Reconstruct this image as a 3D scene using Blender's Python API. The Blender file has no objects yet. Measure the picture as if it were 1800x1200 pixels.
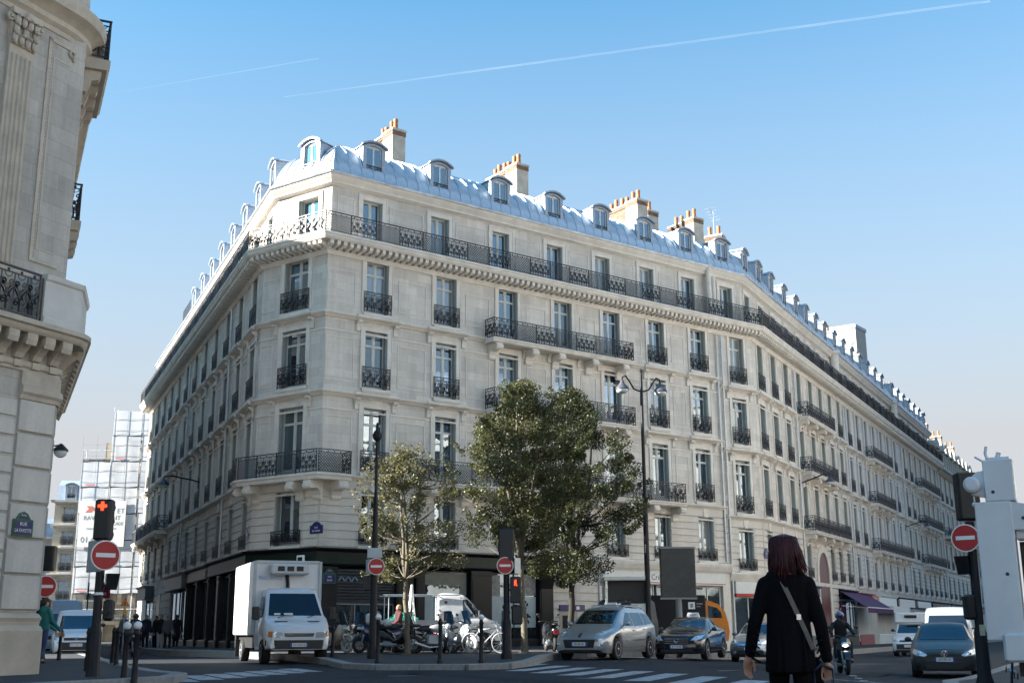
import bpy, bmesh, math, random
from mathutils import Vector, Matrix
from mathutils.bvhtree import BVHTree
R_ = math.radians
rnd = random.Random(7)
C = bpy.context.scene.collection
S = bpy.context.scene

# ------------------------------------------------------------------ camera, world, sun, exposure
PITCH, ROLL, CAMH = 0.2421, 0.0059, 1.0
_c, _s, _cr, _sr = math.cos(PITCH), math.sin(PITCH), math.cos(ROLL), math.sin(ROLL)
cam_right = Vector((_cr, _sr * _s, -_sr * _c))
cam_up = Vector((_sr, -_cr * _s, _cr * _c))
cam_fwd = Vector((0, _c, _s))
cd = bpy.data.cameras.new('camera'); cam = bpy.data.objects.new('camera', cd); C.objects.link(cam)
cd.sensor_width = 36.0; cd.lens = 36.0 * 2064.7 / 1800.0
cd.clip_start = 0.1; cd.clip_end = 20000
m = Matrix((cam_right, cam_up, -cam_fwd)).transposed().to_4x4(); m.translation = (0, 0, CAMH)
cam.matrix_world = m
S.camera = cam
SUN = Vector((-0.98, -0.20, 0.0)).normalized(); ELEV = R_(27)
SUN = Vector((SUN.x * math.cos(ELEV), SUN.y * math.cos(ELEV), math.sin(ELEV)))
wd = bpy.data.worlds.new('World'); S.world = wd; wd.use_nodes = True
nt = wd.node_tree; bg = nt.nodes['Background']
sky = nt.nodes.new('ShaderNodeTexSky'); sky.sky_type = 'NISHITA'; sky.sun_disc = False
sky.sun_elevation = ELEV; sky.sun_rotation = math.atan2(SUN.x, SUN.y)
sky.altitude = 100; sky.air_density = 1.0; sky.dust_density = 0.9; sky.ozone_density = 2.2
gm = nt.nodes.new('ShaderNodeMix'); gm.data_type = 'RGBA'; gm.blend_type = 'MULTIPLY'; gm.inputs[0].default_value = 1.0; gm.inputs[7].default_value = (0.265, 0.69, 0.76, 1)   # white balance of the photograph
nt.links.new(sky.outputs[0], gm.inputs[6]); bg.inputs[1].default_value = 0.08
# pale haze that thickens towards the horizon, the same all round
wtc = nt.nodes.new('ShaderNodeTexCoord'); wsx = nt.nodes.new('ShaderNodeSeparateXYZ'); wmr = nt.nodes.new('ShaderNodeMapRange'); whz = nt.nodes.new('ShaderNodeMix'); whz.data_type = 'RGBA'
wmr.inputs[1].default_value = 0.15; wmr.inputs[2].default_value = 0.56; wmr.inputs[3].default_value = 1.0; wmr.inputs[4].default_value = 0.0
nt.links.new(wtc.outputs['Generated'], wsx.inputs[0]); nt.links.new(wsx.outputs[2], wmr.inputs[0]); nt.links.new(wmr.outputs[0], whz.inputs[0]); nt.links.new(gm.outputs[2], whz.inputs[6])
whz.inputs[7].default_value = (1.60, 1.65, 1.73, 1); nt.links.new(whz.outputs[2], bg.inputs[0])
sl = bpy.data.lights.new('sun', 'SUN'); sl.energy = 4.6; sl.angle = R_(0.5); sl.color = (1.0, 0.95, 0.87)
sun = bpy.data.objects.new('sun', sl); C.objects.link(sun)
sun.rotation_euler = (-SUN).to_track_quat('-Z', 'Y').to_euler(); sun.location = (-40, -20, 60)
S.view_settings.view_transform = 'Standard'; S.view_settings.look = 'None'
S.view_settings.gamma = 1.0; S.view_settings.exposure = 2.4; S.view_settings.use_curve_mapping = False
S.cycles.max_bounces = 8; S.cycles.transparent_max_bounces = 12; S.cycles.use_denoising = True

# ------------------------------------------------------------------ materials
MATS = {}
def lk(nt, a, b): nt.links.new(a, b)
def mat(name, col, rough=0.6, metal=0.0, var=0.15, scale=6.0, bump=0.0, bscale=40.0, spec=0.5, coat=0.0, emit=None, estr=1.0, coords='Object'):
    """principled with two-scale noise tint and optional fine bump"""
    if name in MATS: return MATS[name]
    m = bpy.data.materials.new(name); m.use_nodes = True; nt = m.node_tree
    b = nt.nodes['Principled BSDF']
    b.inputs['Roughness'].default_value = rough; b.inputs['Metallic'].default_value = metal
    b.inputs['Specular IOR Level'].default_value = spec; b.inputs['Coat Weight'].default_value = coat; b.inputs['Coat Roughness'].default_value = 0.05
    tc = nt.nodes.new('ShaderNodeTexCoord')
    if var > 0:
        n = nt.nodes.new('ShaderNodeTexNoise'); n.inputs['Scale'].default_value = scale; n.inputs['Detail'].default_value = 6; n.inputs['Roughness'].default_value = 0.65
        lk(nt, tc.outputs[coords], n.inputs['Vector'])
        rp = nt.nodes.new('ShaderNodeMapRange'); rp.inputs[1].default_value = 0.3; rp.inputs[2].default_value = 0.7
        rp.inputs[3].default_value = 1 - var; rp.inputs[4].default_value = 1 + var
        lk(nt, n.outputs['Fac'], rp.inputs[0])
        mx = nt.nodes.new('ShaderNodeMix'); mx.data_type = 'RGBA'; mx.blend_type = 'MULTIPLY'; mx.inputs[0].default_value = 1
        mx.inputs[6].default_value = (*col, 1)
        lk(nt, rp.outputs[0], mx.inputs[7]); lk(nt, mx.outputs[2], b.inputs['Base Color'])
        if rough < 0.9:
            r2 = nt.nodes.new('ShaderNodeMapRange'); r2.inputs[3].default_value = max(0.02, rough - 0.08); r2.inputs[4].default_value = min(1, rough + 0.1)
            lk(nt, n.outputs['Fac'], r2.inputs[0]); lk(nt, r2.outputs[0], b.inputs['Roughness'])
    else:
        b.inputs['Base Color'].default_value = (*col, 1)
    if bump > 0:
        n2 = nt.nodes.new('ShaderNodeTexNoise'); n2.inputs['Scale'].default_value = bscale; n2.inputs['Detail'].default_value = 4
        lk(nt, tc.outputs[coords], n2.inputs['Vector'])
        bp = nt.nodes.new('ShaderNodeBump'); bp.inputs['Strength'].default_value = bump; bp.inputs['Distance'].default_value = 0.02
        lk(nt, n2.outputs['Fac'], bp.inputs['Height']); lk(nt, bp.outputs[0], b.inputs['Normal'])
    if emit:
        b.inputs['Emission Color'].default_value = (*emit, 1); b.inputs['Emission Strength'].default_value = estr
    MATS[name] = m; return m

def stone_mat(name, col, block=(0.95, 0.36), joint=0.82, var=0.10, stain=0.18):
    """ashlar: faint thin joints in the facade plane (object x, z), tone per block, weather stains"""
    if name in MATS: return MATS[name]
    m = bpy.data.materials.new(name); m.use_nodes = True; nt = m.node_tree
    b = nt.nodes['Principled BSDF']; b.inputs['Roughness'].default_value = 0.85; b.inputs['Specular IOR Level'].default_value = 0.25
    tc = nt.nodes.new('ShaderNodeTexCoord'); sx = nt.nodes.new('ShaderNodeSeparateXYZ'); cb = nt.nodes.new('ShaderNodeCombineXYZ')
    ad = nt.nodes.new('ShaderNodeMath'); ad.operation = 'ADD'
    lk(nt, tc.outputs['Object'], sx.inputs[0]); lk(nt, sx.outputs[0], ad.inputs[0]); lk(nt, sx.outputs[1], ad.inputs[1])
    lk(nt, ad.outputs[0], cb.inputs[0]); lk(nt, sx.outputs[2], cb.inputs[1])
    br = nt.nodes.new('ShaderNodeTexBrick'); br.inputs['Scale'].default_value = 1.0
    br.inputs['Color1'].default_value = (*[c * (1 - var) for c in col], 1); br.inputs['Color2'].default_value = (*[min(1, c * (1 + var)) for c in col], 1)
    br.inputs['Mortar'].default_value = (*[c * joint for c in col], 1); br.inputs['Mortar Size'].default_value = 0.008
    br.inputs['Brick Width'].default_value = block[0]; br.inputs['Row Height'].default_value = block[1]; br.inputs['Bias'].default_value = 0.0
    lk(nt, cb.outputs[0], br.inputs['Vector'])
    def noise(scale, lo, hi, det=6, stretch=None):
        n = nt.nodes.new('ShaderNodeTexNoise'); n.inputs['Scale'].default_value = scale; n.inputs['Detail'].default_value = det; n.inputs['Roughness'].default_value = 0.65
        if stretch:
            mp = nt.nodes.new('ShaderNodeMapping'); mp.inputs['Scale'].default_value = stretch; lk(nt, tc.outputs['Object'], mp.inputs[0]); lk(nt, mp.outputs[0], n.inputs['Vector'])
        else: lk(nt, tc.outputs['Object'], n.inputs['Vector'])
        r = nt.nodes.new('ShaderNodeMapRange'); r.inputs[1].default_value = 0.3; r.inputs[2].default_value = 0.7; r.inputs[3].default_value = lo; r.inputs[4].default_value = hi
        lk(nt, n.outputs['Fac'], r.inputs[0]); return r
    prev = br.outputs['Color']
    for r in (noise(0.35, 1 - stain, 1 + stain * 0.5), noise(9.0, 0.93, 1.06), noise(1.0, 0.80, 1.06, 6, (2.6, 2.6, 0.22))):
        mx = nt.nodes.new('ShaderNodeMix'); mx.data_type = 'RGBA'; mx.blend_type = 'MULTIPLY'; mx.inputs[0].default_value = 1
        lk(nt, prev, mx.inputs[6]); lk(nt, r.outputs[0], mx.inputs[7]); prev = mx.outputs[2]
    lk(nt, prev, b.inputs['Base Color'])
    n2 = nt.nodes.new('ShaderNodeTexNoise'); n2.inputs['Scale'].default_value = 30; n2.inputs['Detail'].default_value = 5; lk(nt, tc.outputs['Object'], n2.inputs['Vector'])
    bp = nt.nodes.new('ShaderNodeBump'); bp.inputs['Strength'].default_value = 0.25; bp.inputs['Distance'].default_value = 0.01
    lk(nt, n2.outputs['Fac'], bp.inputs['Height']); lk(nt, bp.outputs[0], b.inputs['Normal'])
    MATS[name] = m; return m

def glass_mat(name, dark=(0.012, 0.016, 0.02), refl=0.28, rough=0.015, tint=(0.72, 0.87, 1.0)):
    """old window glass before a dark room: base reflection plus fresnel, slightly wavy"""
    if name in MATS: return MATS[name]
    m = bpy.data.materials.new(name); m.use_nodes = True; nt = m.node_tree
    nt.nodes.remove(nt.nodes['Principled BSDF']); out = nt.nodes['Material Output']
    d = nt.nodes.new('ShaderNodeBsdfDiffuse'); d.inputs[0].default_value = (*dark, 1)
    g = nt.nodes.new('ShaderNodeBsdfGlossy'); g.inputs[0].default_value = (*tint, 1); g.inputs['Roughness'].default_value = rough
    fr = nt.nodes.new('ShaderNodeFresnel'); fr.inputs[0].default_value = 1.6
    mr = nt.nodes.new('ShaderNodeMapRange'); mr.inputs[3].default_value = refl; mr.inputs[4].default_value = 1.0
    lk(nt, fr.outputs[0], mr.inputs[0])
    tc = nt.nodes.new('ShaderNodeTexCoord'); n = nt.nodes.new('ShaderNodeTexNoise'); n.inputs['Scale'].default_value = 1.7; lk(nt, tc.outputs['Object'], n.inputs['Vector'])
    bp = nt.nodes.new('ShaderNodeBump'); bp.inputs['Strength'].default_value = 0.06; bp.inputs['Distance'].default_value = 0.05
    lk(nt, n.outputs['Fac'], bp.inputs['Height']); lk(nt, bp.outputs[0], g.inputs['Normal'])
    mx = nt.nodes.new('ShaderNodeMixShader'); lk(nt, mr.outputs[0], mx.inputs[0]); lk(nt, d.outputs[0], mx.inputs[1]); lk(nt, g.outputs[0], mx.inputs[2])
    lk(nt, mx.outputs[0], out.inputs[0]); MATS[name] = m; return m

CREAM = (0.635, 0.59, 0.53)
M_stone = stone_mat('limestone', CREAM)
M_trim = mat('limestone_trim', (0.645, 0.60, 0.54), 0.85, var=0.14, scale=1.5, bump=0.2, bscale=25)
M_rust = stone_mat('limestone_rusticated', (0.62, 0.575, 0.515), block=(40, 40), stain=0.15)
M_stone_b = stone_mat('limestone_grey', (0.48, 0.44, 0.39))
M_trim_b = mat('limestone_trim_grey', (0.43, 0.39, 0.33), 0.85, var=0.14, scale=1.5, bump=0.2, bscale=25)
M_stone_c = stone_mat('limestone_warm', (0.50, 0.43, 0.33))
M_iron = mat('wrought_iron', (0.018, 0.018, 0.022), 0.45, var=0.2, scale=20)
M_zinc = mat('zinc_sheet', (0.52, 0.565, 0.62), 0.44, metal=0.5, var=0.32, scale=1.9, bump=0.15, bscale=3)
M_zincd = mat('zinc_painted', (0.32, 0.37, 0.43), 0.5, metal=0.3, var=0.16, scale=4)
M_frame = mat('window_paint', (0.50, 0.52, 0.50), 0.45, var=0.08, scale=8)
M_shut = mat('shutter_paint', (0.25, 0.285, 0.275), 0.5, var=0.12, scale=8)
M_shutw = mat('shutter_pale_paint', (0.55, 0.56, 0.57), 0.5, var=0.1, scale=8)
M_glass = glass_mat('window_glass')
M_glassd = glass_mat('shop_glass', dark=(0.02, 0.024, 0.026), refl=0.1)
M_brick = stone_mat('chimney_brick', (0.17, 0.112, 0.078), block=(0.22, 0.075), joint=1.4, var=0.3, stain=0.2)
M_white = mat('chimney_render', (0.43, 0.385, 0.32), 0.85, var=0.25, scale=2, bump=0.2)
M_pot = mat('terracotta', (0.33, 0.135, 0.055), 0.7, var=0.25, scale=6)
M_pipe = mat('galvanised_pipe', (0.50, 0.53, 0.55), 0.4, metal=0.5, var=0.12, scale=5)
M_dark = mat('dark_void', (0.012, 0.012, 0.013), 0.8, var=0)

# ------------------------------------------------------------------ mesh building
class MB:
    def __init__(s): s.v = []; s.f = []; s.mi = []; s.cur = 0
    def add(s, vs, fs, M=None):
        o = len(s.v)
        s.v += [tuple(M @ Vector(p)) for p in vs] if M else [tuple(p) for p in vs]
        s.f += [tuple(i + o for i in f) for f in fs]; s.mi += [s.cur] * len(fs)
    def box(s, x0, x1, y0, y1, z0, z1, M=None):
        s.add([(x0, y0, z0), (x1, y0, z0), (x1, y1, z0), (x0, y1, z0), (x0, y0, z1), (x1, y0, z1), (x1, y1, z1), (x0, y1, z1)],
              [(0, 3, 2, 1), (4, 5, 6, 7), (0, 1, 5, 4), (1, 2, 6, 5), (2, 3, 7, 6), (3, 0, 4, 7)], M)
    def cbox(s, x0, x1, y0, y1, z0, z1, c=0.03, M=None):
        """box with chamfered vertical-plane edges all round (rounded look): 3 stacked rings"""
        rings = []
        for z, i in ((z0, c), (z0 + c, 0), (z1 - c, 0), (z1, c)):
            rings.append([(x0 + i, y0 + i + c, z), (x0 + i + c, y0 + i, z), (x1 - i - c, y0 + i, z), (x1 - i, y0 + i + c, z),
                          (x1 - i, y1 - i - c, z), (x1 - i - c, y1 - i, z), (x0 + i + c, y1 - i, z), (x0 + i, y1 - i - c, z)])
        vs = [p for r in rings for p in r]; fs = [tuple(range(7, -1, -1)), tuple(range(24, 32))]
        for k in range(3):
            for j in range(8): fs.append((k * 8 + j, k * 8 + (j + 1) % 8, k * 8 + 8 + (j + 1) % 8, k * 8 + 8 + j))
        s.add(vs, fs, M)
    def quad(s, a, b, c, d): s.add([a, b, c, d], [(0, 1, 2, 3)])
    def prism(s, poly, h0, h1, ax='z', M=None):
        """polygon extruded between h0 and h1; ax names the extrusion axis; polygon in the other two (xy, xz or yz order)"""
        n = len(poly)
        def P(a, b, h): return (a, b, h) if ax == 'z' else ((a, h, b) if ax == 'y' else (h, a, b))
        vs = [P(a, b, h0) for a, b in poly] + [P(a, b, h1) for a, b in poly]
        fs = [tuple(range(n))[::-1], tuple(range(n, 2 * n))] + [(i, (i + 1) % n, n + (i + 1) % n, n + i) for i in range(n)]
        s.add(vs, fs, M)
    def tube(s, path, r, n=6, cap=True, M=None):
        """tapered tube along a path; r a number or one per point"""
        path = [Vector(p) for p in path]; k = len(path); rs = r if isinstance(r, (list, tuple)) else [r] * k
        vs = []; up = None
        for i, p in enumerate(path):
            t = (path[min(i + 1, k - 1)] - path[max(i - 1, 0)])
            t = t.normalized() if t.length > 1e-9 else Vector((0, 0, 1))
            if up is None:
                up = Vector((0, 0, 1)) if abs(t.z) < 0.9 else Vector((1, 0, 0))
            a = t.cross(up)
            a = a.normalized() if a.length > 1e-6 else t.orthogonal().normalized()
            up = a.cross(t).normalized()
            for j in range(n):
                an = 2 * math.pi * (j + 0.5) / n
                vs.append(p + (a * math.cos(an) + up * math.sin(an)) * rs[i])
        fs = [(i * n + j, i * n + (j + 1) % n, (i + 1) * n + (j + 1) % n, (i + 1) * n + j) for i in range(k - 1) for j in range(n)]
        if cap: fs += [tuple(range(n))[::-1], tuple(range((k - 1) * n, k * n))]
        s.add(vs, fs, M)
    def lathe(s, prof, n=12, M=None):
        """profile (radius, z) turned about z"""
        vs = [(r * math.cos(2 * math.pi * j / n), r * math.sin(2 * math.pi * j / n), z) for r, z in prof for j in range(n)]
        k = len(prof)
        fs = [(i * n + j, i * n + (j + 1) % n, (i + 1) * n + (j + 1) % n, (i + 1) * n + j) for i in range(k - 1) for j in range(n)]
        fs += [tuple(range(n))[::-1], tuple(range((k - 1) * n, k * n))]
        s.add(vs, fs, M)
    def torus(s, R, r, n=28, k=8, M=None, sy=1.0):
        """ring in the local xz plane (axis y): wheels"""
        vs = []
        for i in range(n):
            a = 2 * math.pi * i / n
            for j in range(k):
                b = 2 * math.pi * j / k
                q = R + r * math.cos(b); vs.append((q * math.cos(a), r * sy * math.sin(b), q * math.sin(a)))
        s.add(vs, [(i * k + j, i * k + (j + 1) % k, ((i + 1) % n) * k + (j + 1) % k, ((i + 1) % n) * k + j) for i in range(n) for j in range(k)], M)
    def ball(s, c, r, n=10, k=7, M=None):
        rx, ry, rz = r if isinstance(r, (tuple, list)) else (r, r, r)
        vs = [(c[0], c[1], c[2] - rz)]
        for i in range(1, k):
            t = math.pi * i / k
            for j in range(n):
                a = 2 * math.pi * j / n
                vs.append((c[0] + rx * math.sin(t) * math.cos(a), c[1] + ry * math.sin(t) * math.sin(a), c[2] - rz * math.cos(t)))
        vs.append((c[0], c[1], c[2] + rz)); L = len(vs) - 1
        fs = [(0, 1 + (j + 1) % n, 1 + j) for j in range(n)]
        for i in range(k - 2):
            for j in range(n): fs.append((1 + i * n + j, 1 + i * n + (j + 1) % n, 1 + (i + 1) * n + (j + 1) % n, 1 + (i + 1) * n + j))
        fs += [(L, 1 + (k - 2) * n + j, 1 + (k - 2) * n + (j + 1) % n) for j in range(n)]
        s.add(vs, fs, M)
    def mesh(s, name, mats, smooth=False, fix=False):
        me = bpy.data.meshes.new(name); me.from_pydata(s.v, [], s.f)
        for mm in (mats if isinstance(mats, (list, tuple)) else [mats]): me.materials.append(mm)
        if any(s.mi): me.polygons.foreach_set('material_index', s.mi)
        if fix:
            b = bmesh.new(); b.from_mesh(me); bmesh.ops.recalc_face_normals(b, faces=b.faces); b.to_mesh(me); b.free()
        if smooth:
            if smooth is True: me.polygons.foreach_set('use_smooth', [True] * len(me.polygons))
            else: me.set_sharp_from_angle(angle=R_(smooth)); me.polygons.foreach_set('use_smooth', [True] * len(me.polygons))
        me.update(); return me

WM = {}; KIDS = {}
I4 = Matrix.Identity(4)
def T(x, y=0, z=0): return Matrix.Translation((x, y, z))
def RZ(a): return Matrix.Rotation(a, 4, 'Z')
def RX(a): return Matrix.Rotation(a, 4, 'X')
def RY(a): return Matrix.Rotation(a, 4, 'Y')
def put(name, data, parent=None, M=I4, mats=None, smooth=False, fix=False, **pr):
    """link one object with WORLD matrix M under parent"""
    if isinstance(data, MB): data = data.mesh(name, mats, smooth, fix)
    o = bpy.data.objects.new(name, data); C.objects.link(o)
    if parent is not None:
        o.parent = parent; o.matrix_basis = WM[parent.name].inverted() @ M
        KIDS.setdefault(parent.name, []).append(o)
    else: o.matrix_basis = M
    WM[o.name] = M.copy()
    for k, v in pr.items(): o[k] = v
    return o
def thing(name, label, cat, M=I4, group=None):
    o = put(name, None, None, M); o.empty_display_size = 0.3
    o['label'] = label; o['category'] = cat
    if group: o['group'] = group
    return o
def tagt(o, label, cat, group=None):
    o['label'] = label; o['category'] = cat
    if group: o['group'] = group
    return o
def copy_tree(root, M, label=None, group=None):
    def rec(o, parent, Mw):
        c = o.copy(); C.objects.link(c)
        if parent is not None: c.parent = parent
        for ch in KIDS.get(o.name, []): rec(ch, c, None)
        return c
    c = rec(root, None, M); c.matrix_basis = M; WM[c.name] = M.copy()
    if label: c['label'] = label
    if group: c['group'] = group
    return c
def text(name, body, size, parent, M, material, align='CENTER', extrude=0.002, sx=1.0):
    """raised lettering, as a mesh, standing in the local xz plane facing -y"""
    cu = bpy.data.curves.new(name, 'FONT'); cu.body = body; cu.size = size; cu.align_x = align; cu.align_y = 'CENTER'; cu.extrude = extrude
    cu.resolution_u = 2
    o = bpy.data.objects.new('tmp_text', cu); C.objects.link(o)
    dg = bpy.context.evaluated_depsgraph_get(); me = bpy.data.meshes.new_from_object(o.evaluated_get(dg))
    bpy.data.objects.remove(o); me.transform(RX(math.pi / 2) @ Matrix.Diagonal((sx, 1, 1, 1)))
    me.materials.clear(); me.materials.append(material)
    return put(name, me, parent, M)
def evalmesh(o):
    dg = bpy.context.evaluated_depsgraph_get(); return bpy.data.meshes.new_from_object(o.evaluated_get(dg))
def smoothstep(t): t = max(0, min(1, t)); return t * t * (3 - 2 * t)
def G(x, y):
    """height of the road: the crossing falls gently to the right"""
    return 0.10 - 0.40 * smoothstep((x - 3.0) / 9.0)

# facade frames: x along the wall to the right seen from outside, y inward, z up
def frame(ox, oy, dx, dy): return T(ox, oy, 0) @ RZ(math.atan2(dy, dx))
dR = Vector((0.79686, 0.60416, 0)); dL = Vector((-0.4027, 0.9153, 0)); dS = Vector((0.47086, 0.8822, 0))
P_R0 = Vector((-8.18, 49.82, 0)); P_L0 = Vector((-11.52, 52.16, 0)); P_S0 = Vector((13.99, 66.63, 0))
dC = (P_R0 - P_L0).normalized(); LC = (P_R0 - P_L0).length
LL = 41.2; P_Lend = P_L0 + dL * LL
F_R = frame(P_R0.x, P_R0.y, dR.x, dR.y)
F_C = frame(P_L0.x, P_L0.y, dC.x, dC.y)
F_L = frame(P_Lend.x, P_Lend.y, -dL.x, -dL.y)
F_S = frame(P_S0.x, P_S0.y, dS.x, dS.y)
# ------------------------------------------------------------------ facade kit (facade frame: x right, y inward, z up)
CACHE = {}
def cached(key, fn):
    if key not in CACHE: CACHE[key] = fn()
    return CACHE[key]
def mould(mb, prof, u0, u1, k0=0.0, k1=0.0):
    """profile [(y, z)] run from u0 to u1, mitred at the ends (k = tan of half the turn; y < 0 is outward)"""
    n = len(prof)
    vs = [(u0 + y * k0, y, z) for y, z in prof] + [(u1 - y * k1, y, z) for y, z in prof]
    mb.add(vs, [tuple(range(n)), tuple(range(n, 2 * n))[::-1]] + [(i, n + i, n + (i + 1) % n, (i + 1) % n) for i in range(n)])
def wall(mb, ua, ub, z0, z1, y, ops, k0=0, k1=0, rev=0.3):
    ua += y * k0; ub -= y * k1; x = ua
    for u, w, zb, zt in sorted(ops):
        a, b = u - w / 2, u + w / 2
        mb.quad((x, y, z0), (a, y, z0), (a, y, z1), (x, y, z1))
        mb.quad((a, y, z0), (b, y, z0), (b, y, zb), (a, y, zb)); mb.quad((a, y, zt), (b, y, zt), (b, y, z1), (a, y, z1))
        e = y + rev
        mb.quad((a, y, zb), (a, e, zb), (a, e, zt), (a, y, zt)); mb.quad((b, y, zb), (b, y, zt), (b, e, zt), (b, e, zb))
        mb.quad((a, y, zb), (b, y, zb), (b, e, zb), (a, e, zb)); mb.quad((a, y, zt), (a, e, zt), (b, e, zt), (b, y, zt))
        x = b
    mb.quad((x, y, z0), (ub, y, z0), (ub, y, z1), (x, y, z1))

def win_frame(w, h, tr):
    def f():
        mb = MB(); y0, y1 = 0.25, 0.31; b = 0.065
        mb.box(-w / 2, -w / 2 + b, y0, y1, 0, h); mb.box(w / 2 - b, w / 2, y0, y1, 0, h)
        mb.box(-w / 2 + b, w / 2 - b, y0, y1, h - b, h); mb.box(-w / 2 + b, w / 2 - b, y0, y1, 0, b + 0.12)
        mb.box(-0.055, 0.055, y0 - 0.012, y1, b + 0.12, h - b)
        if tr: mb.box(-w / 2 + b, w / 2 - b, y0 - 0.02, y1 + 0.002, h * tr - 0.05, h * tr + 0.05)
        for sx in (-1, 1):
            xs = sorted((sx * 0.055, sx * (w / 2 - b))); c = 0.035
            mb.box(xs[0], xs[0] + c, y0 + 0.01, y1 - .01, b + 0.12, h - b); mb.box(xs[1] - c, xs[1], y0 + 0.01, y1 - .01, b + 0.12, h - b)
        return mb.mesh('window', M_frame)
    return cached(('wf', w, h, tr), f)
def pane_boxes(w, h, tr):
    b = 0.065; out = []
    zs = [b + 0.12, h * tr - 0.05, h * tr + 0.05, h - b] if tr else [b + 0.12, h - b]
    for x0, x1 in ((-w / 2 + b + .035, -0.09), (0.09, w / 2 - b - .035)):
        for k in range(0, len(zs), 2): out.append((x0, x1, zs[k], zs[k + 1]))
    return out
def iron(w, h, style):
    """wrought iron panel: rails, scrolls or lattice, real bars"""
    def f():
        mb = MB(); r = 0.0205
        mb.box(-w / 2, w / 2, -0.028, 0.028, h - 0.035, h); mb.box(-w / 2, w / 2, -0.014, 0.014, 0.05, 0.08); mb.box(-w / 2, w / 2, -0.012, 0.012, h - 0.15, h - 0.125)
        for sx in (-1, 1): mb.box(sx * (w / 2 - 0.014) - 0.014, sx * (w / 2 - 0.014) + 0.014, -0.0139, 0.0139, 0, h - 0.03)
        zb, zt = 0.08, h - 0.15; hh = zt - zb
        def spiral(cx, cz, R0, a0, sgn, turns=1.35, n=11):
            p = []
            for i in range(n):
                t = i / (n - 1); a = a0 + sgn * turns * 2 * math.pi * t; R = R0 * (1 - 0.78 * t)
                p.append((cx + R * math.cos(a), 0, cz + R * math.sin(a)))
            mb.tube(p, r, 3, cap=False)
        if style == 'lattice':
            s = 0.13; n = int((w + hh) / s) + 1
            for k in range(n):
                for sg in (1, -1):
                    x0 = -w / 2 + k * s - hh * 0; a = (x0 - hh, zb); b = (x0, zt)
                    xa, za, xb, zb2 = x0 - hh, zb, x0, zt
                    if xa < -w / 2: za += (-w / 2 - xa); xa = -w / 2
                    if xb > w / 2: zb2 -= (xb - w / 2); xb = w / 2
                    if xb - xa > 0.02:
                        if sg < 0: xa, xb = -xa, -xb
                        mb.tube([(xa, 0, za), (xb, 0, zb2)], 0.0145, 3, cap=False)
            for k in range(int(w / 0.3) + 1):
                cx = -w / 2 + 0.15 + k * 0.3
                if cx < w / 2 - .1: mb.ball((cx, 0, h - 0.09), (0.035, 0.02, 0.03), 5, 4)
        else:
            n = max(1, round(w / 0.36)); p = w / n
            for k in range(n):
                cx = -w / 2 + p * (k + 0.5); R = min(p * 0.235, hh * 0.2)
                for sg in (-1, 1):
                    spiral(cx + sg * p * 0.25, zb + hh * 0.24, R, math.pi / 2 + (0 if sg > 0 else 0), -sg)
                    spiral(cx + sg * p * 0.25, zb + hh * 0.74, R, -math.pi / 2, sg)
                    mb.tube([(cx + sg * p * 0.25, 0, zb + hh * 0.24 + R), (cx + sg * p * 0.06, 0, zb + hh * 0.5), (cx + sg * p * 0.25, 0, zb + hh * 0.74 - R)], r, 3, cap=False)
                    mb.tube([(cx + sg * p * 0.02, 0, zb), (cx + sg * p * 0.02, 0, zb + hh * 0.3), (cx + sg * p * 0.25, 0, zb + hh * 0.5), (cx + sg * p * 0.47, 0, zb + hh * 0.62)], r, 3, cap=False)
                mb.ball((cx, 0, zb + hh * 0.5), (0.05, 0.025, 0.07), 6, 4); mb.ball((cx, 0, h - 0.09), (0.04, 0.02, 0.032), 5, 4)
                mb.box(cx + p / 2 - 0.009, cx + p / 2 + 0.009, -0.009, 0.009, zb, zt)
                mb.tube([(cx - p * .3, 0, zt), (cx - p * .2, 0, zt - .07), (cx, 0, zt - .1), (cx + p * .2, 0, zt - .07), (cx + p * .3, 0, zt)], .012, 3, cap=False)
        return mb.mesh('iron_panel', M_iron)
    return cached(('iron', round(w, 3), round(h, 3), style), f)
def shutter(h, side, d=0.2):
    def f():
        mb = MB(); x = side
        for k in range(4): mb.box(min(0, -x * 0.014) - x * 0.017 * k - 0.0, max(0, -x * 0.014) - x * 0.017 * k, 0.015 + 0.006 * k, 0.015 + d - .004 * k, 0.02, h - 0.02)
        n = int(h / .62)
        for k in range(n + 1):
            z = .06 + k * (h - .12) / n; mb.box(min(-x * .052, -x * .07), max(-x * .052, -x * .07), .03, d - .01, z - .03, z + .03)
        return mb.mesh('shutter', M_shut)
    return cached(('sh', h, side, d), f)
def shutter_open(w, h):
    def f():
        mb = MB(); t = 0.03; mb.box(0, w, -.02, 0, 0, h)
        for k in range(int(h / .11)): mb.box(.04, w - .04, -.034, -.019, .05 + k * .11, .05 + k * .11 + .07)
        return mb.mesh('shutter', M_shutw)
    return cached(('sho', w, h), f)
def surround(w, h, b=0.2, d=0.045):
    def f():
        mb = MB()
        mb.box(-w / 2 - b, -w / 2, -d, 0.0, -0.02, h); mb.box(w / 2, w / 2 + b, -d, 0.0, -0.02, h); mb.box(-w / 2 - b, w / 2 + b, -d, 0.0, h, h + b)
        mb.box(-w / 2 - b - .04, -w / 2 - b, -d - .025, 0.0, -0.02, h + b + .04); mb.box(w / 2 + b, w / 2 + b + .04, -d - .025, 0.0, -0.02, h + b + .04); mb.box(-w / 2 - b, w / 2 + b, -d - .025, 0.0, h + b, h + b + .04)
        return mb.mesh('surround', M_trim)
    return cached(('sur', w, h, b), f)
def sill(w):
    def f():
        mb = MB(); mb.box(-w / 2 - .16, w / 2 + .16, -.14, .02, -.13, -.01); mb.box(-w / 2 - .12, w / 2 + .12, -.09, .02, -.19, -.13)
        return mb.mesh('sill', M_trim)
    return cached(('sill', w), f)
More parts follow.
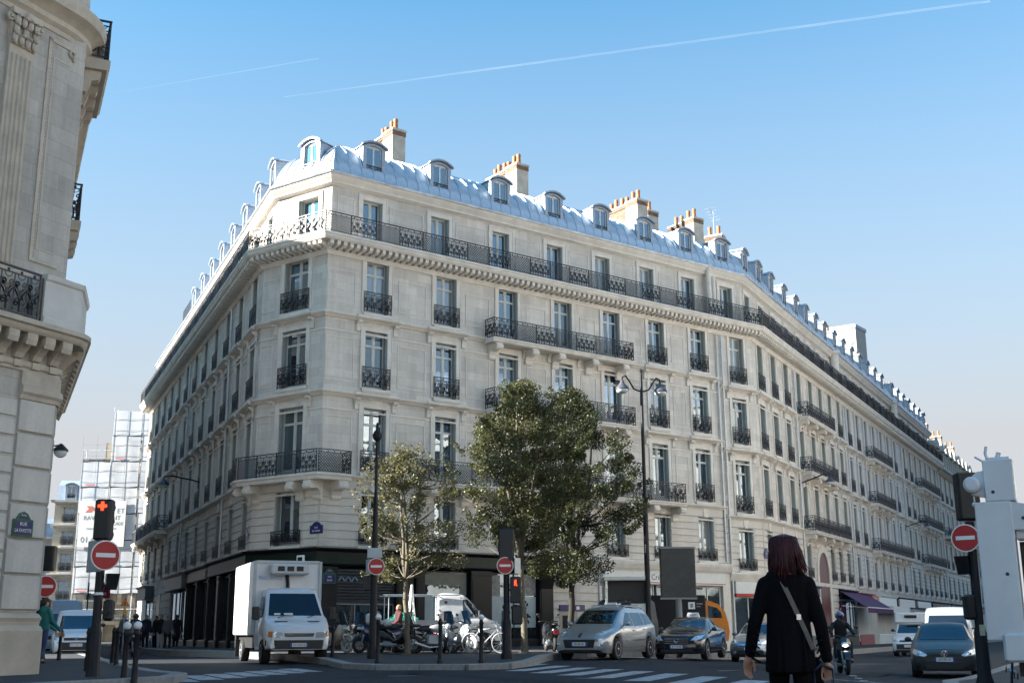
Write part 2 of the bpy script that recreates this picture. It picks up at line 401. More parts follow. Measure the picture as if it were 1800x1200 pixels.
def console(h=0.5, w=0.2, d=0.24):
    def f():
        mb = MB(); pr = [(0.0, 0), (-.03, 0), (-.07, .06), (-.07, .2 * h / .5), (-.11, .32 * h / .5), (-d, .42 * h / .5), (-d, h), (0, h)]
        mb.prism([(y, z) for y, z in pr], -w / 2, w / 2, 'x'); return mb.mesh('console', M_trim)
    return cached(('con', h, w, d), f)
def bracket(d=0.75, h=0.75, w=0.34):
    def f():
        mb = MB(); pr = [(0, 0), (-.10, .0), (-.16, .08), (-.14, .2), (-.2, .36), (-.34, .44), (-.5, .46), (-d + .08, .40), (-d, .47), (-d - .02, .58), (-d + .04, .66), (-d + .05, h), (0, h)]
        mb.prism(pr, -w / 2, w / 2, 'x'); mb.prism([(y * 0.97 - .0, z * .98 + .01) for y, z in pr], -w / 2 - .035, -w / 2 - .002, 'x'); mb.prism([(y * 0.97, z * .98 + .01) for y, z in pr], w / 2 + .002, w / 2 + .035, 'x')
        return mb.mesh('bracket', M_trim)
    return cached(('br', d, h, w), f)

M_glassc = glass_mat('window_glass_curtain', dark=(.20, .20, .19), refl=.2)
M_glassb = glass_mat('window_glass_blind', dark=(.07, .085, .085), refl=.16)
def window(B, F, u, y, zb, w, h, tr=0.76, guard=0.95, shut=True, sur=True, panes='each', sl=True, curtain=0, gstyle='scroll', rail_out=0.10):
    M = F @ T(u, y, zb); q = rnd.random(); gm_, gk = (M_glass, 0) if q < .62 else ((M_glassc, 1) if q < .84 else (M_glassb, 2))
    o = put('window', win_frame(w, h, tr), B, M)
    bx = pane_boxes(w, h, tr)
    if panes == 'each':
        for x0, x1, z0, z1 in bx:
            def f(x0=x0, x1=x1, z0=z0, z1=z1):
                mb = MB(); mb.box(0, x1 - x0, .0, .008, 0, z1 - z0); return mb.mesh('pane', gm_)
            put('pane', cached(('pn', gk, round(x1 - x0, 3), round(z1 - z0, 3)), f), o, M @ T(x0, .275, z0) @ RZ(rnd.uniform(-.006, .006)) @ RX(rnd.uniform(-.008, .008)))
    else:
        def f():
            mb = MB()
            for x0, x1, z0, z1 in bx: mb.box(x0, x1, .275, .283, z0, z1)
            return mb.mesh('pane', gm_)
        put('pane', cached(('pa', gk, w, h, tr), f), o, M)
    def back():
        mb = MB(); mb.box(-w / 2 - .02, w / 2 + .02, .33, .35, -.02, h + .02); return mb.mesh('room_blind', M_dark)
    if shut:
        for sx in (-1, 1): put('shutter', shutter(h, sx), o, M @ T(sx * w / 2, 0, 0))
    if sur: put('surround', surround(w, h), o, M)
    if sl: put('sill', sill(w), o, M)
    if guard: put('guard_rail', iron(w + 0.26, guard, gstyle), o, M @ T(0, -rail_out, 0.02))
    return o
def dormer(B, F, u, z, y=0.55, w=1.22, h=1.74):
    """zinc dormer with a segmental head, white casement and a low guard rail"""
    M = F @ T(u, y, z)
    def arc(hw, z0, rise, n=9): return [(hw * (1 - 2 * i / (n - 1)), z0 + rise * (1 - (1 - 2 * i / (n - 1)) ** 2)) for i in range(n)]
    def body():
        mb = MB(); iw, ih, b = 0.84, 1.36, 0.12
        outer = [(-w / 2, 0), (w / 2, 0), (w / 2, h - .2)] + arc(w / 2, h - .2, .2)[1:]
        # front frame as jambs, head and apron, then cheeks and curved cover
        mb.box(-w / 2, -iw / 2, 0, .25, 0, h - .2); mb.box(iw / 2, w / 2, 0, .25, 0, h - .2); mb.box(-iw / 2, iw / 2, -.001, .25, 0, .18)
        head = [(-w / 2, h - .2), (-iw / 2, h - .2)] + [(x, zz) for x, zz in reversed(arc(iw / 2, h - .34 + .06, .12))] + [(iw / 2, h - .2), (w / 2, h - .2)] + arc(w / 2, h - .2, .2)
        mb.prism([(-iw / 2, h - .22)] + list(reversed(arc(iw / 2, h - .22, .12))) + [(iw / 2, h - .2)] + arc(w / 2, h - .2, .2), 0, .24, 'y')
        mb.box(-w / 2 + .01, -w / 2 + .05, .25, 2.4, .0, h - .18); mb.box(w / 2 - .05, w / 2 - .01, .25, 2.4, .0, h - .18)
        return mb.mesh('dormer', M_zincd)
    o = put('dormer', cached(('dm', w, h), body), B, M)
    def hood():
        mb = MB(); a = arc(w / 2 + .1, h - .2, .24); a2 = arc(w / 2 + .08, h - .11, .24)
        mb.prism(a + a2[::-1], -.12, .06, 'y'); a = arc(w / 2 + .05, h - .19, .235); a2 = arc(w / 2 + .05, h - .14, .235); mb.prism(a + a2[::-1], .06, 2.5, 'y')
        return mb.mesh('hood', M_zincd)
    put('hood', cached(('dh', w, h), hood), o, M)
    def cas():
        mb = MB(); iw = .84; mb.box(-iw / 2, -iw / 2 + .06, .1, .15, .18, h - .2); mb.box(iw / 2 - .06, iw / 2, .1, .15, .18, h - .2)
        mb.box(-.045, .045, .09, .15, .18, h - .12); mb.box(-iw / 2, iw / 2, .1, .149, .18, .26); mb.box(-iw / 2, iw / 2, .1, .148, h - .24, h - .12); return mb.mesh('casement', M_shutw)
    put('casement', cached(('dc', h), cas), o, M)
    def pn():
        mb = MB(); mb.box(.045, .36, .115, .125, .26, h - .2); return mb.mesh('pane', M_glass)
    for dx in (0, -.405): put('pane', cached(('dp', h), pn), o, M @ T(dx, 0, 0))
    put('guard_rail', iron(.86, .42, 'scroll'), o, M @ T(0, .02, .2))
    return o
ROOF = [(.40, 21.45), (.44, 21.75), (.54, 22.1), (.72, 22.5), (.98, 22.87), (1.36, 23.2), (1.9, 23.52), (2.7, 23.9), (3.7, 24.2)]
def zinc_roof(B, F, u0, u1, k0=0, k1=0, pitch=0.62, skip=()):
    """zinc sheets from standing seam to standing seam, mitred at the hips"""
    n = max(1, round((u1 - u0) / pitch)); p = (u1 - u0) / n
    def sheet(ua, ub, xr):
        mb = MB(); N = len(ROOF); yo, zo = 0, 0
        def cl(x, y): return min(max(x, xr[0] + y * k0 - ua), xr[1] - y * k1 - ua)
        vs = []
        for y, z in ROOF: vs += [(cl(0.0, y), y, z), (cl(ub - ua, y), y, z)]
        mb.add(vs, [(2 * i, 2 * i + 1, 2 * i + 3, 2 * i + 2) for i in range(N - 1)])
        # seam roll standing at the left edge
        vs = []
        for i, (y, z) in enumerate(ROOF):
            a = ROOF[max(0, i - 1)]; b = ROOF[min(N - 1, i + 1)]; t = Vector((b[0] - a[0], b[1] - a[1])).normalized(); nn = (-t.y, t.x); q = .055
            x = cl(0.0, y); vs += [(x - .0, y, z), (x + .012, y + nn[0] * q, z + nn[1] * q), (x + .035, y + nn[0] * q, z + nn[1] * q), (x + .047, y, z)]
        mb.add(vs, [(4 * i + j, 4 * i + j + 1, 4 * i + j + 5, 4 * i + j + 4) for i in range(N - 1) for j in range(3)])
        return mb.mesh('zinc_sheet', M_zinc, smooth=35)
    D = ROOF[-1][0]
    for k in range(n):
        ua = u0 + k * p; ub = ua + p
        near = ua < u0 + D * k0 or ub > u1 - D * k1
        me = sheet(ua, ub, (u0, u1)) if near else cached(('zs', round(p, 4)), lambda: sheet(ua, ub, (-1e9, 1e9)))
        put('zinc_sheet', me, B, F @ T(ua, 0, 0))
def railing(parent, F, u0, u1, y, z, h=0.95, seq=('scroll', 'lattice'), pw=1.25, k=0):
    n = max(1, round((u1 - u0) / pw)); w = (u1 - u0) / n; w = round(w, 3)
    for i in range(n): put('railing', iron(w, h, seq[(i + k) % len(seq)]), parent, F @ T(u0 + (i + .5) * w, y, z))
def balcony(B, F, u0, u1, z, d=0.85, brackets=(), seq=('scroll', 'lattice'), ends=True, h=0.95, bh=0.72):
    mb = MB(); pr = [(.02, z), (-d, z), (-d, z - .07), (-d + .05, z - .1), (-d + .05, z - .16), (-d + .12, z - .22), (.02, z - .22)]
    mould(mb, pr, u0, u1)
    o = put('balcony', mb, B, F, mats=M_trim)
    railing(o, F, u0 + .05, u1 - .05, -d + .07, z, h, seq)
    if ends:
        for u in (u0 + .06, u1 - .06): put('railing', iron(round(d - .1, 3), h, 'scroll'), o, F @ T(u, -d / 2, z) @ RZ(math.pi / 2))
    for u in brackets: put('bracket', bracket(d - .1, bh), o, F @ T(u, 0, z - .22 - bh))
    return o
def pots(mb, pts, z, h=.55, r=.13):
    for x, y in pts:
        hh = h * rnd.uniform(.8, 1.15); mb.lathe([(r * 1.1, 0), (r, .06), (r * .85, hh * .7), (r * 1.02, hh * .86), (r * .9, hh), (r * .7, hh)], 10, T(x, y, z))
def chimney(B, F, u, y0, ln, z0, z1, w=0.62, npots=6, split=1.2, front='white'):
    """long brick stack running inward with a rendered front block, caps and clay pots"""
    M = F
    mb = MB(); mb.box(u - w / 2, u + w / 2, y0 + split, y0 + ln, z0, z1 - .25)
    mb.box(u - w / 2 - .05, u + w / 2 + .05, y0 + split + .01, y0 + ln + .05, z1 - .25, z1 - .12)
    o = put('chimney', mb, B, M, mats=M_brick)
    mb = MB(); mb.box(u - w / 2 - .07, u + w / 2 + .07, y0, y0 + split - .006, z0, z1 - .06)
    put('render_block', mb, o, M, mats=M_white if front == 'white' else M_brick)
    mb = MB(); mb.box(u - w / 2 - .12, u + w / 2 + .12, y0 - .05, y0 + split + .002, z1 - .06, z1 + .06); mb.box(u - w / 2 - .1, u + w / 2 + .1, y0 + split + .004, y0 + ln + .08, z1 - .12, z1 - .02)
    put('cap', mb, o, M, mats=M_white)
    mb = MB(); mb.box(u - w / 2 - .09, u + w / 2 + .09, y0 - .02, y0 + split - .01, z1 - .3, z1 - .07); put('brick_band', mb, o, M, mats=M_brick)
    for k in range(npots):
        yy = y0 + .3 + (ln - .6) * k / max(1, npots - 1)
        def f():
            mb = MB(); pots(mb, [(0, 0)], 0, .6); return mb.mesh('chimney_pot', M_pot, smooth=40)
        put('chimney_pot', cached(('pot', k % 3), f), o, M @ T(u + (.02 if k % 2 else -.03), yy, z1 + (.05 if yy < y0 + split else -.03)))
    return o
def stones(B, F, segs, z0, z1, n, M_=None, name='stone', gap=.035, d=.045):
    """courses of raised rusticated stones, each course of a pier its own stone"""
    def f():
        mb = MB(); b = .02; mb.add([(0, 0, 0), (1, 0, 0), (1, 0, 1), (0, 0, 1), (0, -1, 0.06), (1, -1, .06), (1, -1, .94), (0, -1, .94)],
            [(4, 5, 6, 7), (0, 1, 5, 4), (2, 3, 7, 6), (1, 2, 6, 5), (3, 0, 4, 7)]); return mb.mesh('stone', M_rust)
    me = cached(('stone',), f); hh = (z1 - z0) / n
    for a, b in segs:
        for k in range(n):
            put(name, me, B, F @ T(a, 0, z0 + k * hh + gap / 2) @ Matrix.Diagonal((b - a, d * rnd.uniform(.85, 1.12), hh - gap, 1)))
def piers(ua, ub, ops, m=0.0):
    out = []; x = ua
    for u, w in sorted(ops): out.append((x, u - w / 2 - m)); x = u + w / 2 + m
    out.append((x, ub)); return [(a, b) for a, b in out if b - a > .08]
def panel_frame(w, h):
    def f():
        mb = MB(); b = .045; d = .03
        mb.box(0, w, -d, 0, 0, b); mb.box(0, w, -d, 0, h - b, h); mb.box(0, b, -d + .001, 0, b, h - b); mb.box(w - b, w, -d + .001, 0, b, h - b)
        return mb.mesh('wall_panel', M_trim)
    return cached(('pf', round(w, 2), round(h, 2)), f)
STR = [(.02, 0), (-.08, 0), (-.12, .05), (-.22, .12), (-.25, .15), (-.25, .2), (.02, .24)]
def string_course(B, F, u0, u1, z, k0=0, k1=0, ops=(), con=True, name='string_course'):
    mb = MB(); mould(mb, [(y, z + a) for y, a in STR], u0, u1, k0, k1)
    mould(mb, [(.02, z - .62), (-.03, z - .62), (-.045, z - .58), (-.03, z - .54), (.02, z - .54)], u0, u1, k0, k1)
    o = put(name, mb, B, F, mats=M_trim)
    if ops:
        for u, w in ops:
            mb2 = MB(); mould(mb2, [(.02, z - .01), (-.3, z - .01 + .12), (-.34, z + .16), (-.34, z + .23), (.02, z + .27)], u - w / 2 - .55, u + w / 2 + .55)
            put('ledge', mb2, o, F, mats=M_trim)
        if con:
            for u, w in ops:
                for sx in (-1, 1): put('console', console(), o, F @ T(u + sx * (w / 2 + .38), -.03, z - .5))
    return o
def pipe(B, F, u, z0, z1, y=-.12, r=.055):
    mb = MB(); mb.tube([(u, y, z0), (u, y, z1)], r, 8)
    z = z0 + 1
    while z < z1: mb.lathe([(r + .015, 0), (r + .015, .05)], 8, T(u, y, z)); z += 2.2
    return put('drainpipe', mb, B, F, mats=M_pipe, smooth=50)

K_LC, K_CR, K_RS = 0.2793, 0.7290, 0.2189
Z5 = 18.15   # floor of the long balcony under the attic
def attic(B, F, ua, ub, bays, k0, k1, z5=Z5, ze=21.0, w=1.05, dorm=True, dbays=None, modil='each', panes='each', sheets=True, seq=('lattice', 'scroll'), stone=None, smodil=.33):
    """set-back attic storey, continuous balcony with modillions, cornice, zinc roof and dormers"""
    y = .6; h = 2.42
    mb = MB(); wall(mb, ua, ub, z5 - .02, ze + .1, y, [(u, w, z5, z5 + h) for u in bays], k0, k1); put('attic_wall', mb, B, F, mats=stone or M_stone)
    for u in bays: window(B, F, u, y, z5, w, h, tr=0, guard=0, sur=True, sl=False, panes=panes)
    for a, b in piers(ua + y * k0 + .3, ub - y * k1 - .3, [(u, w) for u in bays], .42):
        if b - a > .6: put('wall_panel', panel_frame(b - a, 2.0), B, F @ T(a, y, z5 + .35))
    d = .85; mb = MB(); z = z5
    mould(mb, [(y, z), (-d, z), (-d, z - .09), (-d + .05, z - .13), (-d + .05, z - .2), (-d + .13, z - .3), (y, z - .3)], ua, ub, k0, k1)
    mould(mb, [(.02, z - .78), (-.06, z - .78), (-.12, z - .66), (-.16, z - .62), (-.16, z - .58), (.02, z - .58)], ua, ub, k0, k1)
    bal = put('balcony', mb, B, F, mats=M_trim)
    a0, a1 = ua - d * k0, ub + d * k1
    n = round((a1 - a0 - .3) / smodil)
    def mo():
        mb = MB(); mb.prism([(.02, 0), (-.12, 0), (-.3, .05), (-.5, .03), (-.66, .1), (-.68, .27), (.02, .27)], -.085, .085, 'x'); return mb.mesh('modillion', M_trim)
    mm = cached('modil', mo)
    us = [a0 + .15 + (a1 - a0 - .3) * i / n for i in range(n + 1)]
    us = [u for u in us if ua - .35 * k0 <= u <= ub + .35 * k1]
    if modil == 'each':
        for u in us: put('modillion', mm, bal, F @ T(u, 0, z - .575))
    else:
        mb = MB()
        for u in us: mb.prism([(.02, 0), (-.12, 0), (-.3, .05), (-.5, .03), (-.66, .1), (-.68, .27), (.02, .27)], u - .085, u + .085, 'x', T(0, 0, z - .575))
        put('modillion', mb, bal, F, mats=M_trim, kind='stuff')
    railing(bal, F, a0 + d * 0 + .06, a1 - .06, -d + .07, z, .95, seq, 1.3)
    mb = MB(); zc = ze
    mould(mb, [(y + .02, zc - .06), (y - .06, zc - .06), (y - .1, zc - .03), (y - .22, zc), (y - .22, zc + .08), (y - .36, zc + .22), (y - .42, zc + .3), (y - .42, zc + .4), (y + .3, zc + .46)], ua, ub, k0, k1)
    put('cornice', mb, B, F, mats=M_trim)
    mb = MB(); mb_prof = [(y - .44, zc + .36), (y - .5, zc + .37), (y - .53, zc + .42), (y - .5, zc + .48), (y - .4, zc + .49), (y - .2, zc + .47), (y - .2, zc + .42), (y - .4, zc + .405)]
    mould(mb, mb_prof, ua, ub, k0, k1); put('gutter', mb, B, F, mats=M_zinc)
    if sheets: zinc_roof(B, F, ua, ub, k0, k1)
    if dorm:
        for u in (dbays or bays): dormer(B, F, u, 21.72)
    return bal
# ------------------------------------------------------------------ the corner apartment building
B1 = thing('apartment_building', 'cream stone corner apartment building with chamfered corner, zinc mansard and black shopfront', 'building', T(P_R0.x, P_R0.y, 0))
RB = [2.58, 6.35, 10.02, 13.52, 16.82, 20.08, 23.3]; RL = 24.88
W1 = 1.16
LBAY = [LL - (1.62 + 3.42 * k) for k in range(12)][::-1]
CB = [2.2]
def storeys(B, F, ua, ub, k0, k1, bays, w, lv, panes='each', guards=True, skip_guard=(), curtain=False, st=None, rust=True, win1=None, w1=None):
    """three upper storeys and the rusticated first floor; lv = (shop top, s1, s2, s3, underside of the long balcony)"""
    s0, s1, s2, s3, s4 = lv
    st = st or M_stone
    fl = [(s0, s1, s0 + .14, s1 - .56), (s1, s2, s1 + .26, s2 - .52), (s2, s3, s2 + .37, s3 - .54), (s3, s4, s3 + .3, s4 - .33)]
    mb = MB(); b1 = win1 if win1 is not None else bays
    for i, (z0, z1, zb, zt) in enumerate(fl):
        wall(mb, ua, ub, z0, z1, 0, [(u, w, zb, zt) for u in (b1 if i == 0 else bays)], k0, k1)
    put('wall', mb, B, F, mats=st)
    for i, (z0, z1, zb, zt) in enumerate(fl):
        for j, u in enumerate(b1 if i == 0 else bays):
            window(B, F, u, 0, zb, w, round(zt - zb, 2), tr=0 if i == 0 else .76, guard=0 if (i, j) in skip_guard else (.62 if i == 0 else .95), panes=panes, sur=i > 0)
        if i > 0:
            for a, b in piers(ua, ub, [(u, w) for u in bays], .5):
                if b - a > .75: put('wall_panel', panel_frame(b - a - .1, z1 - z0 - 1.55), B, F @ T(a + .05, 0, z0 + .55))
    if rust:
        stones(B, F, piers(ua + .01, ub - .01, [(u, w) for u in b1], .0), s0 + .02, fl[0][3] - .0, 7)
        stones(B, F, [(ua + .01, ub - .01)], fl[0][3] + .0, s1 - .02, 1)
        for u in b1:
            mb = MB(); zt = fl[0][3]
            mb.add([(u - .14, -.08, zt - .0), (u + .14, -.08, zt), (u + .22, -.08, s1 - .1), (u - .22, -.08, s1 - .1), (u - .14, 0, zt), (u + .14, 0, zt), (u + .22, 0, s1 - .1), (u - .22, 0, s1 - .1)],
                   [(0, 1, 2, 3), (0, 4, 5, 1), (1, 5, 6, 2), (3, 0, 4, 7), (2, 6, 7, 3)]); put('keystone', mb, B, F, mats=M_trim)
    ops = [(u, w) for u in bays]
    string_course(B, F, ua, ub, s1 - .12, k0, k1)
    string_course(B, F, ua, ub, s2 - .14, k0, k1, ops)
    string_course(B, F, ua, ub, s3 - .14, k0, k1, ops)
LV1 = (4.49, 7.50, 11.15, 14.68, 17.75)
storeys(B1, F_R, 0, RL, K_CR, 0, RB, W1, LV1, skip_guard={(1, 1), (1, 2), (1, 3), (1, 4), (1, 5), (2, 2), (2, 3), (2, 4), (3, 2), (3, 3), (3, 4)})
storeys(B1, F_C, 0, LC, K_LC, K_CR, CB, 1.5, LV1, skip_guard={(1, 0)})
storeys(B1, F_L, 0, LL, 0, K_LC, LBAY, W1, LV1, panes='joined', skip_guard={(1, 0), (1, 1), (1, 2), (1, 3), (1, 11)})
attic(B1, F_R, 0, RL, RB, K_CR, 0)
attic(B1, F_C, 0, LC, CB, K_LC, K_CR, w=1.3, seq=('scroll', 'scroll'))
attic(B1, F_L, 0, LL, LBAY, 0, K_LC, modil='join', panes='joined', seq=('scroll', 'lattice'), dbays=LBAY[4:])
# projecting balconies
balcony(B1, F_R, 8.55, 17.7, 14.68, .85, [9.0, 11.2, 12.9, 15.1, 17.2], h=.98)
balcony(B1, F_R, 8.55, 17.7, 11.25, .85, [9.0, 11.2, 12.9, 15.1, 17.2], h=.98)
balcony(B1, F_R, 4.75, 21.1, 7.5, .9, [5.3, 7.4, 9.0, 11.2, 12.9, 15.1, 17.2, 19.0, 20.9], h=1.0)
# wrap-round balcony on the chamfer
mb = MB(); z = 7.52; d = .9
pr = [(.02, z), (-d, z), (-d, z - .08), (-d + .06, z - .12), (-d + .1, z - .26), (.02, z - .26)]
mould(mb, pr, 0, LC, K_LC, K_CR); bal = put('balcony', mb, B1, F_C, mats=M_trim)
mb = MB(); mould(mb, pr, 0, 1.05, K_CR, 0); put('slab', mb, bal, F_R, mats=M_trim)
mb = MB(); mould(mb, pr, LL - .75, LL, 0, K_LC); put('slab', mb, bal, F_L, mats=M_trim)
railing(bal, F_C, -d * K_LC + .1, LC + d * K_CR - .08, -d + .07, z, 1.0, ('lattice', 'scroll'), 1.3)
railing(bal, F_R, -d * K_CR + .1, 1.0, -d + .07, z, 1.0, ('lattice',), 1.9)
railing(bal, F_L, LL - .7, LL + d * K_LC - .08, -d + .07, z, 1.0, ('scroll',), 1.3)
put('railing', iron(.8, 1.0, 'scroll'), bal, F_R @ T(1.0, -d / 2, z) @ RZ(math.pi / 2))
for F, us in ((F_C, (.35, 3.0, LC - .05)), (F_R, (.72,)), (F_L, (LL - .5,))):
    for u in us: put('bracket', bracket(.8, .78, .4), bal, F @ T(u, 0, z - .26 - .78))
# long first balcony far along the side street
balcony(B1, F_L, .2, LL - LL + 14.2, 7.5, .8, [.8, 3.6, 7.0, 10.4, 13.6], h=1.0)
for u in (LL - 7.0, LL - 20.5): pipe(B1, F_L, u, .2, 17.2)
pipe(B1, F_R, RL - .18, 4.6, 17.3)
mb = MB(); mb.lathe([(.16, 0), (.2, .5), (.26, .55), (.26, .62), (.1, .66)], 10, T(RL - .18, .25, 20.85)); mb.tube([(RL - .18, .25, 18.2), (RL - .18, .25, 20.85)], .16, 10)
put('rain_head', mb, B1, F_R, mats=M_trim, smooth=40)
# main flat roof deck behind the mansard, party wall sides
mb = MB()
q = []
def PW(F, u, y, z): return F @ Vector((u, y, z))
ring = [PW(F_L, 0, 3.7, 24.15), PW(F_L, LL - 3.7 * K_LC, 3.7, 24.15), PW(F_C, LC - 3.7 * K_CR, 3.7, 24.15), PW(F_R, RL, 3.7, 24.15), PW(F_R, RL, 12, 24.5), PW(F_L, 0, 12, 24.5)]
Mi = T(P_R0.x, P_R0.y, 0).inverted()
mb.add([Mi @ p for p in ring], [(0, 1, 2, 3), (3, 4, 5, 0)])
put('roof_deck', mb, B1, T(P_R0.x, P_R0.y, 0), mats=M_zinc)
mb = MB(); mb.prism([(0, 0), (.6, 0), (.6, 21.3)] + [(y, z - .03) for y, z in ROOF] + [(12, 24.4), (12, 0)], -.0, .02, 'x', T(0.01, 0, 0)); put('end_wall', mb, B1, F_L, mats=M_stone_b)
# ridge roll along the top of the mansard
for F, a, b, k0, k1 in ((F_R, 0, RL, K_CR, 0), (F_C, 0, LC, K_LC, K_CR), (F_L, 0, LL, 0, K_LC)):
    mb = MB(); mould(mb, [(3.55, 24.15), (3.55, 24.3), (3.75, 24.36), (3.9, 24.3), (3.9, 24.15)], a, b, k0, k1); put('ridge', mb, B1, F, mats=M_zincd)
# chimneys (u, first y, length, base, top)
chimney(B1, F_R, 5.35, 2.9, 1.9, 23.0, 25.75, .62, 4, .95)
chimney(B1, F_R, 13.25, 2.9, 2.8, 23.0, 25.8, .66, 6, 1.0)
chimney(B1, F_R, 22.2, 2.9, 3.0, 23.0, 25.75, .7, 6, 1.0)
for u in (LL - 24.5,): chimney(B1, F_L, u, 3.0, 2.5, 23, 25.2, .6, 3, 1.0)
# small terrace railing and gable at the far end of the side street roof
mb = MB(); mb.prism([(3.0, 21.4), (3.0, 24.6), (5.0, 25.4), (7.5, 24.6), (7.5, 21.4)], 8.2, 11.2, 'x'); put('roof_cabin', mb, B1, F_L, mats=M_white)
mb = MB()
for i in range(14): mb.tube([(3 + i * .28, 1.6, 24.0), (3 + i * .28, 1.6, 25.2)], .015, 4)
for z in (24.4, 24.8, 25.2): mb.tube([(3, 1.6, z), (6.7, 1.6, z)], .015, 4)
put('terrace_railing', mb, B1, F_L, mats=M_iron)

# ---- shopfronts
M_shopk = mat('shop_black_paint', (0.007, 0.0075, 0.010), 0.45, var=0.3, scale=3, spec=.3)
M_shopg = mat('shop_green_paint', (0.005, 0.014, 0.009), 0.45, var=0.3, scale=3, spec=.3)
M_shopw = mat('shop_white_panel', (0.62, 0.63, 0.60), 0.4, var=0.06, scale=3)
M_red = mat('signal_red', (0.42, 0.012, 0.015), 0.4, var=0.08, scale=5)
M_whitep = mat('white_paint', (0.78, 0.78, 0.76), 0.4, var=0.05, scale=4)
M_grey = mat('grey_paint', (0.22, 0.23, 0.24), 0.5, var=0.12, scale=4)
M_navy = mat('navy_enamel', (0.012, 0.015, 0.11), 0.3, var=0.06, scale=6)
M_green = mat('green_enamel', (0.01, 0.09, 0.045), 0.3, var=0.08, scale=6)
M_frost = mat('frosted_film', (0.30, 0.38, 0.40), 0.35, var=0.12, scale=2)
M_steel = mat('roller_steel', (0.075, 0.08, 0.09), 0.4, metal=0.5, var=0.2, scale=2)
M_wood = mat('brown_wood_panel', (0.045, 0.025, 0.018), 0.45, var=0.3, scale=3)
M_inter = mat('shop_interior', (0.05, 0.048, 0.045), 0.8, var=0.4, scale=1.5)
def shop_base(B, F, ua, ub, zt, m, k0=0, k1=0, fas=.72, fm=None, proj=.22):
    """timber shopfront: plinth, fascia with mouldings, cornice; returns the part"""
    mb = MB(); mould(mb, [(.06, zt - fas), (-proj, zt - fas), (-proj - .03, zt - fas + .05), (-proj, zt - fas + .09), (-proj, zt - .16), (-proj - .1, zt - .1), (-proj - .16, zt - .04), (-proj - .16, zt), (.06, zt)], ua, ub, k0, k1)
    o = put('shopfront', mb, B, F, mats=m)
    mb = MB(); mould(mb, [(.06, -.5), (-.14, -.5), (-.14, .62), (-.1, .68), (.06, .68)], ua, ub, k0, k1); put('plinth', mb, o, F, mats=m)
    return o
def pilaster(o, F, u, w, zt, m, zb=-.3):
    mb = MB(); mb.box(u - w / 2, u + w / 2, -.2, .3, zb, zt); mb.box(u - w / 2 - .03, u + w / 2 + .03, -.24, -.2001, zb, .7); mb.box(u - w / 2 + .07, u + w / 2 - .07, -.225, -.2001, .85, zt - .35)
    mb.box(u - w / 2 - .03, u + w / 2 + .03, -.25, -.2001, zt - .2, zt - .06); put('pilaster', mb, o, F, mats=m)
def glazing(o, F, ua, ub, zb, zt, bars=1, m=None, fm=None, y=.05):
    mb = MB(); b = .05
    mb.box(ua, ub, y - .04, y + .04, zb, zb + b); mb.box(ua, ub, y - .04, y + .04, zt - b, zt)
    for k in range(bars + 1):
        x = ua + (ub - ua - b) * k / bars; mb.box(x, x + b, y - .038, y + .038, zb + b, zt - b)
    f = put('window_frame', mb, o, F, mats=fm or M_shopk)
    for k in range(bars):
        x = ua + (ub - ua - b) * k / bars + b; mb = MB(); mb.box(x, x + (ub - ua - b) / bars - b, y, y + .01, zb + b, zt - b); put('pane', mb, f, F, mats=m or M_glassd)
    return f
zt = 4.47
for F, a, b in ((F_R, .6, 12.5), (F_R, 15.6, 24.8), (F_C, .3, LC - .6), (F_L, 0, LL - .6)):
    mb = MB(); mb.box(a, b, .9, .95, -.5, 4.6); mb.box(a, b, .02, .9, 4.36, 4.46); put('shop_interior', mb, B1, F, mats=M_inter)
so = shop_base(B1, F_C, 0, LC, zt, M_shopk, K_LC, K_CR)
mb = MB(); mould(mb, [(.06, 3.8), (-.226, 3.84), (-.226, 4.22), (.06, 4.22)], 0, LC, K_LC, K_CR); put('fascia', mb, so, F_C, mats=M_shopg)
pilaster(so, F_C, .35, .6, 3.7, M_shopk); pilaster(so, F_C, LC - .35, .6, 3.7, M_shopk); glazing(so, F_C, .66, LC - .66, .68, 3.6, 2)
so = shop_base(B1, F_R, 0, 12.55, zt, M_shopk, K_CR, 0)
mb = MB(); mould(mb, [(.06, 3.8), (-.226, 3.84), (-.226, 4.22), (.06, 4.22)], .1, 12.1, K_CR, 0); put('fascia', mb, so, F_R, mats=M_shopg)
mb = MB(); mb.box(11.6, 12.55, -.5, -.2, 3.62, 4.35); mb.prism([(-.2, 2.9), (-.45, 3.62), (-.2, 3.62)], 11.7, 12.45, 'x'); put('bracket', mb, so, F_R, mats=M_shopk)
for u, w in ((.45, .8), (4.2, .85), (5.0, .45), (8.3, 1.15), (12.1, .8)): pilaster(so, F_R, u, w, 3.7, M_shopk)
mb = MB(); mb.box(.86, 3.78, .02, .1, 2.2, 2.26)
rs = put('roller_shutter', mb, so, F_R, mats=M_steel)
for k in range(11):
    mb = MB(); z = 2.26 + k * .125; mb.prism([(.02, z), (-.03, z + .03), (-.035, z + .09), (.02, z + .12)], .86, 3.78, 'x'); put('slat', mb, rs, F_R, mats=M_steel)
M_tag = mat('pale_blue_spray_paint', (0.22, 0.33, 0.45), 0.6, var=.3, scale=8)
mb = MB()
for k in range(3):
    pts = [(1.0 + k * .32 + .02 * i, -.04, 3.12 + .17 * math.sin(math.pi * i / 14)) for i in range(15)]; mb.tube(pts, .025, 4)
mb.tube([(3.0, -.04, 3.22), (3.25, -.04, 3.18)], .025, 4)
put('graffiti', mb, rs, F_R, mats=M_tag)
glazing(so, F_R, .86, 3.78, .68, 2.2, 3, fm=M_grey)
g = glazing(so, F_R, 5.24, 7.72, .68, 3.66, 1)
mb = MB(); mb.box(5.35, 7.6, .03, .04, 1.3, 2.55); put('film', mb, g, F_R, mats=M_frost)
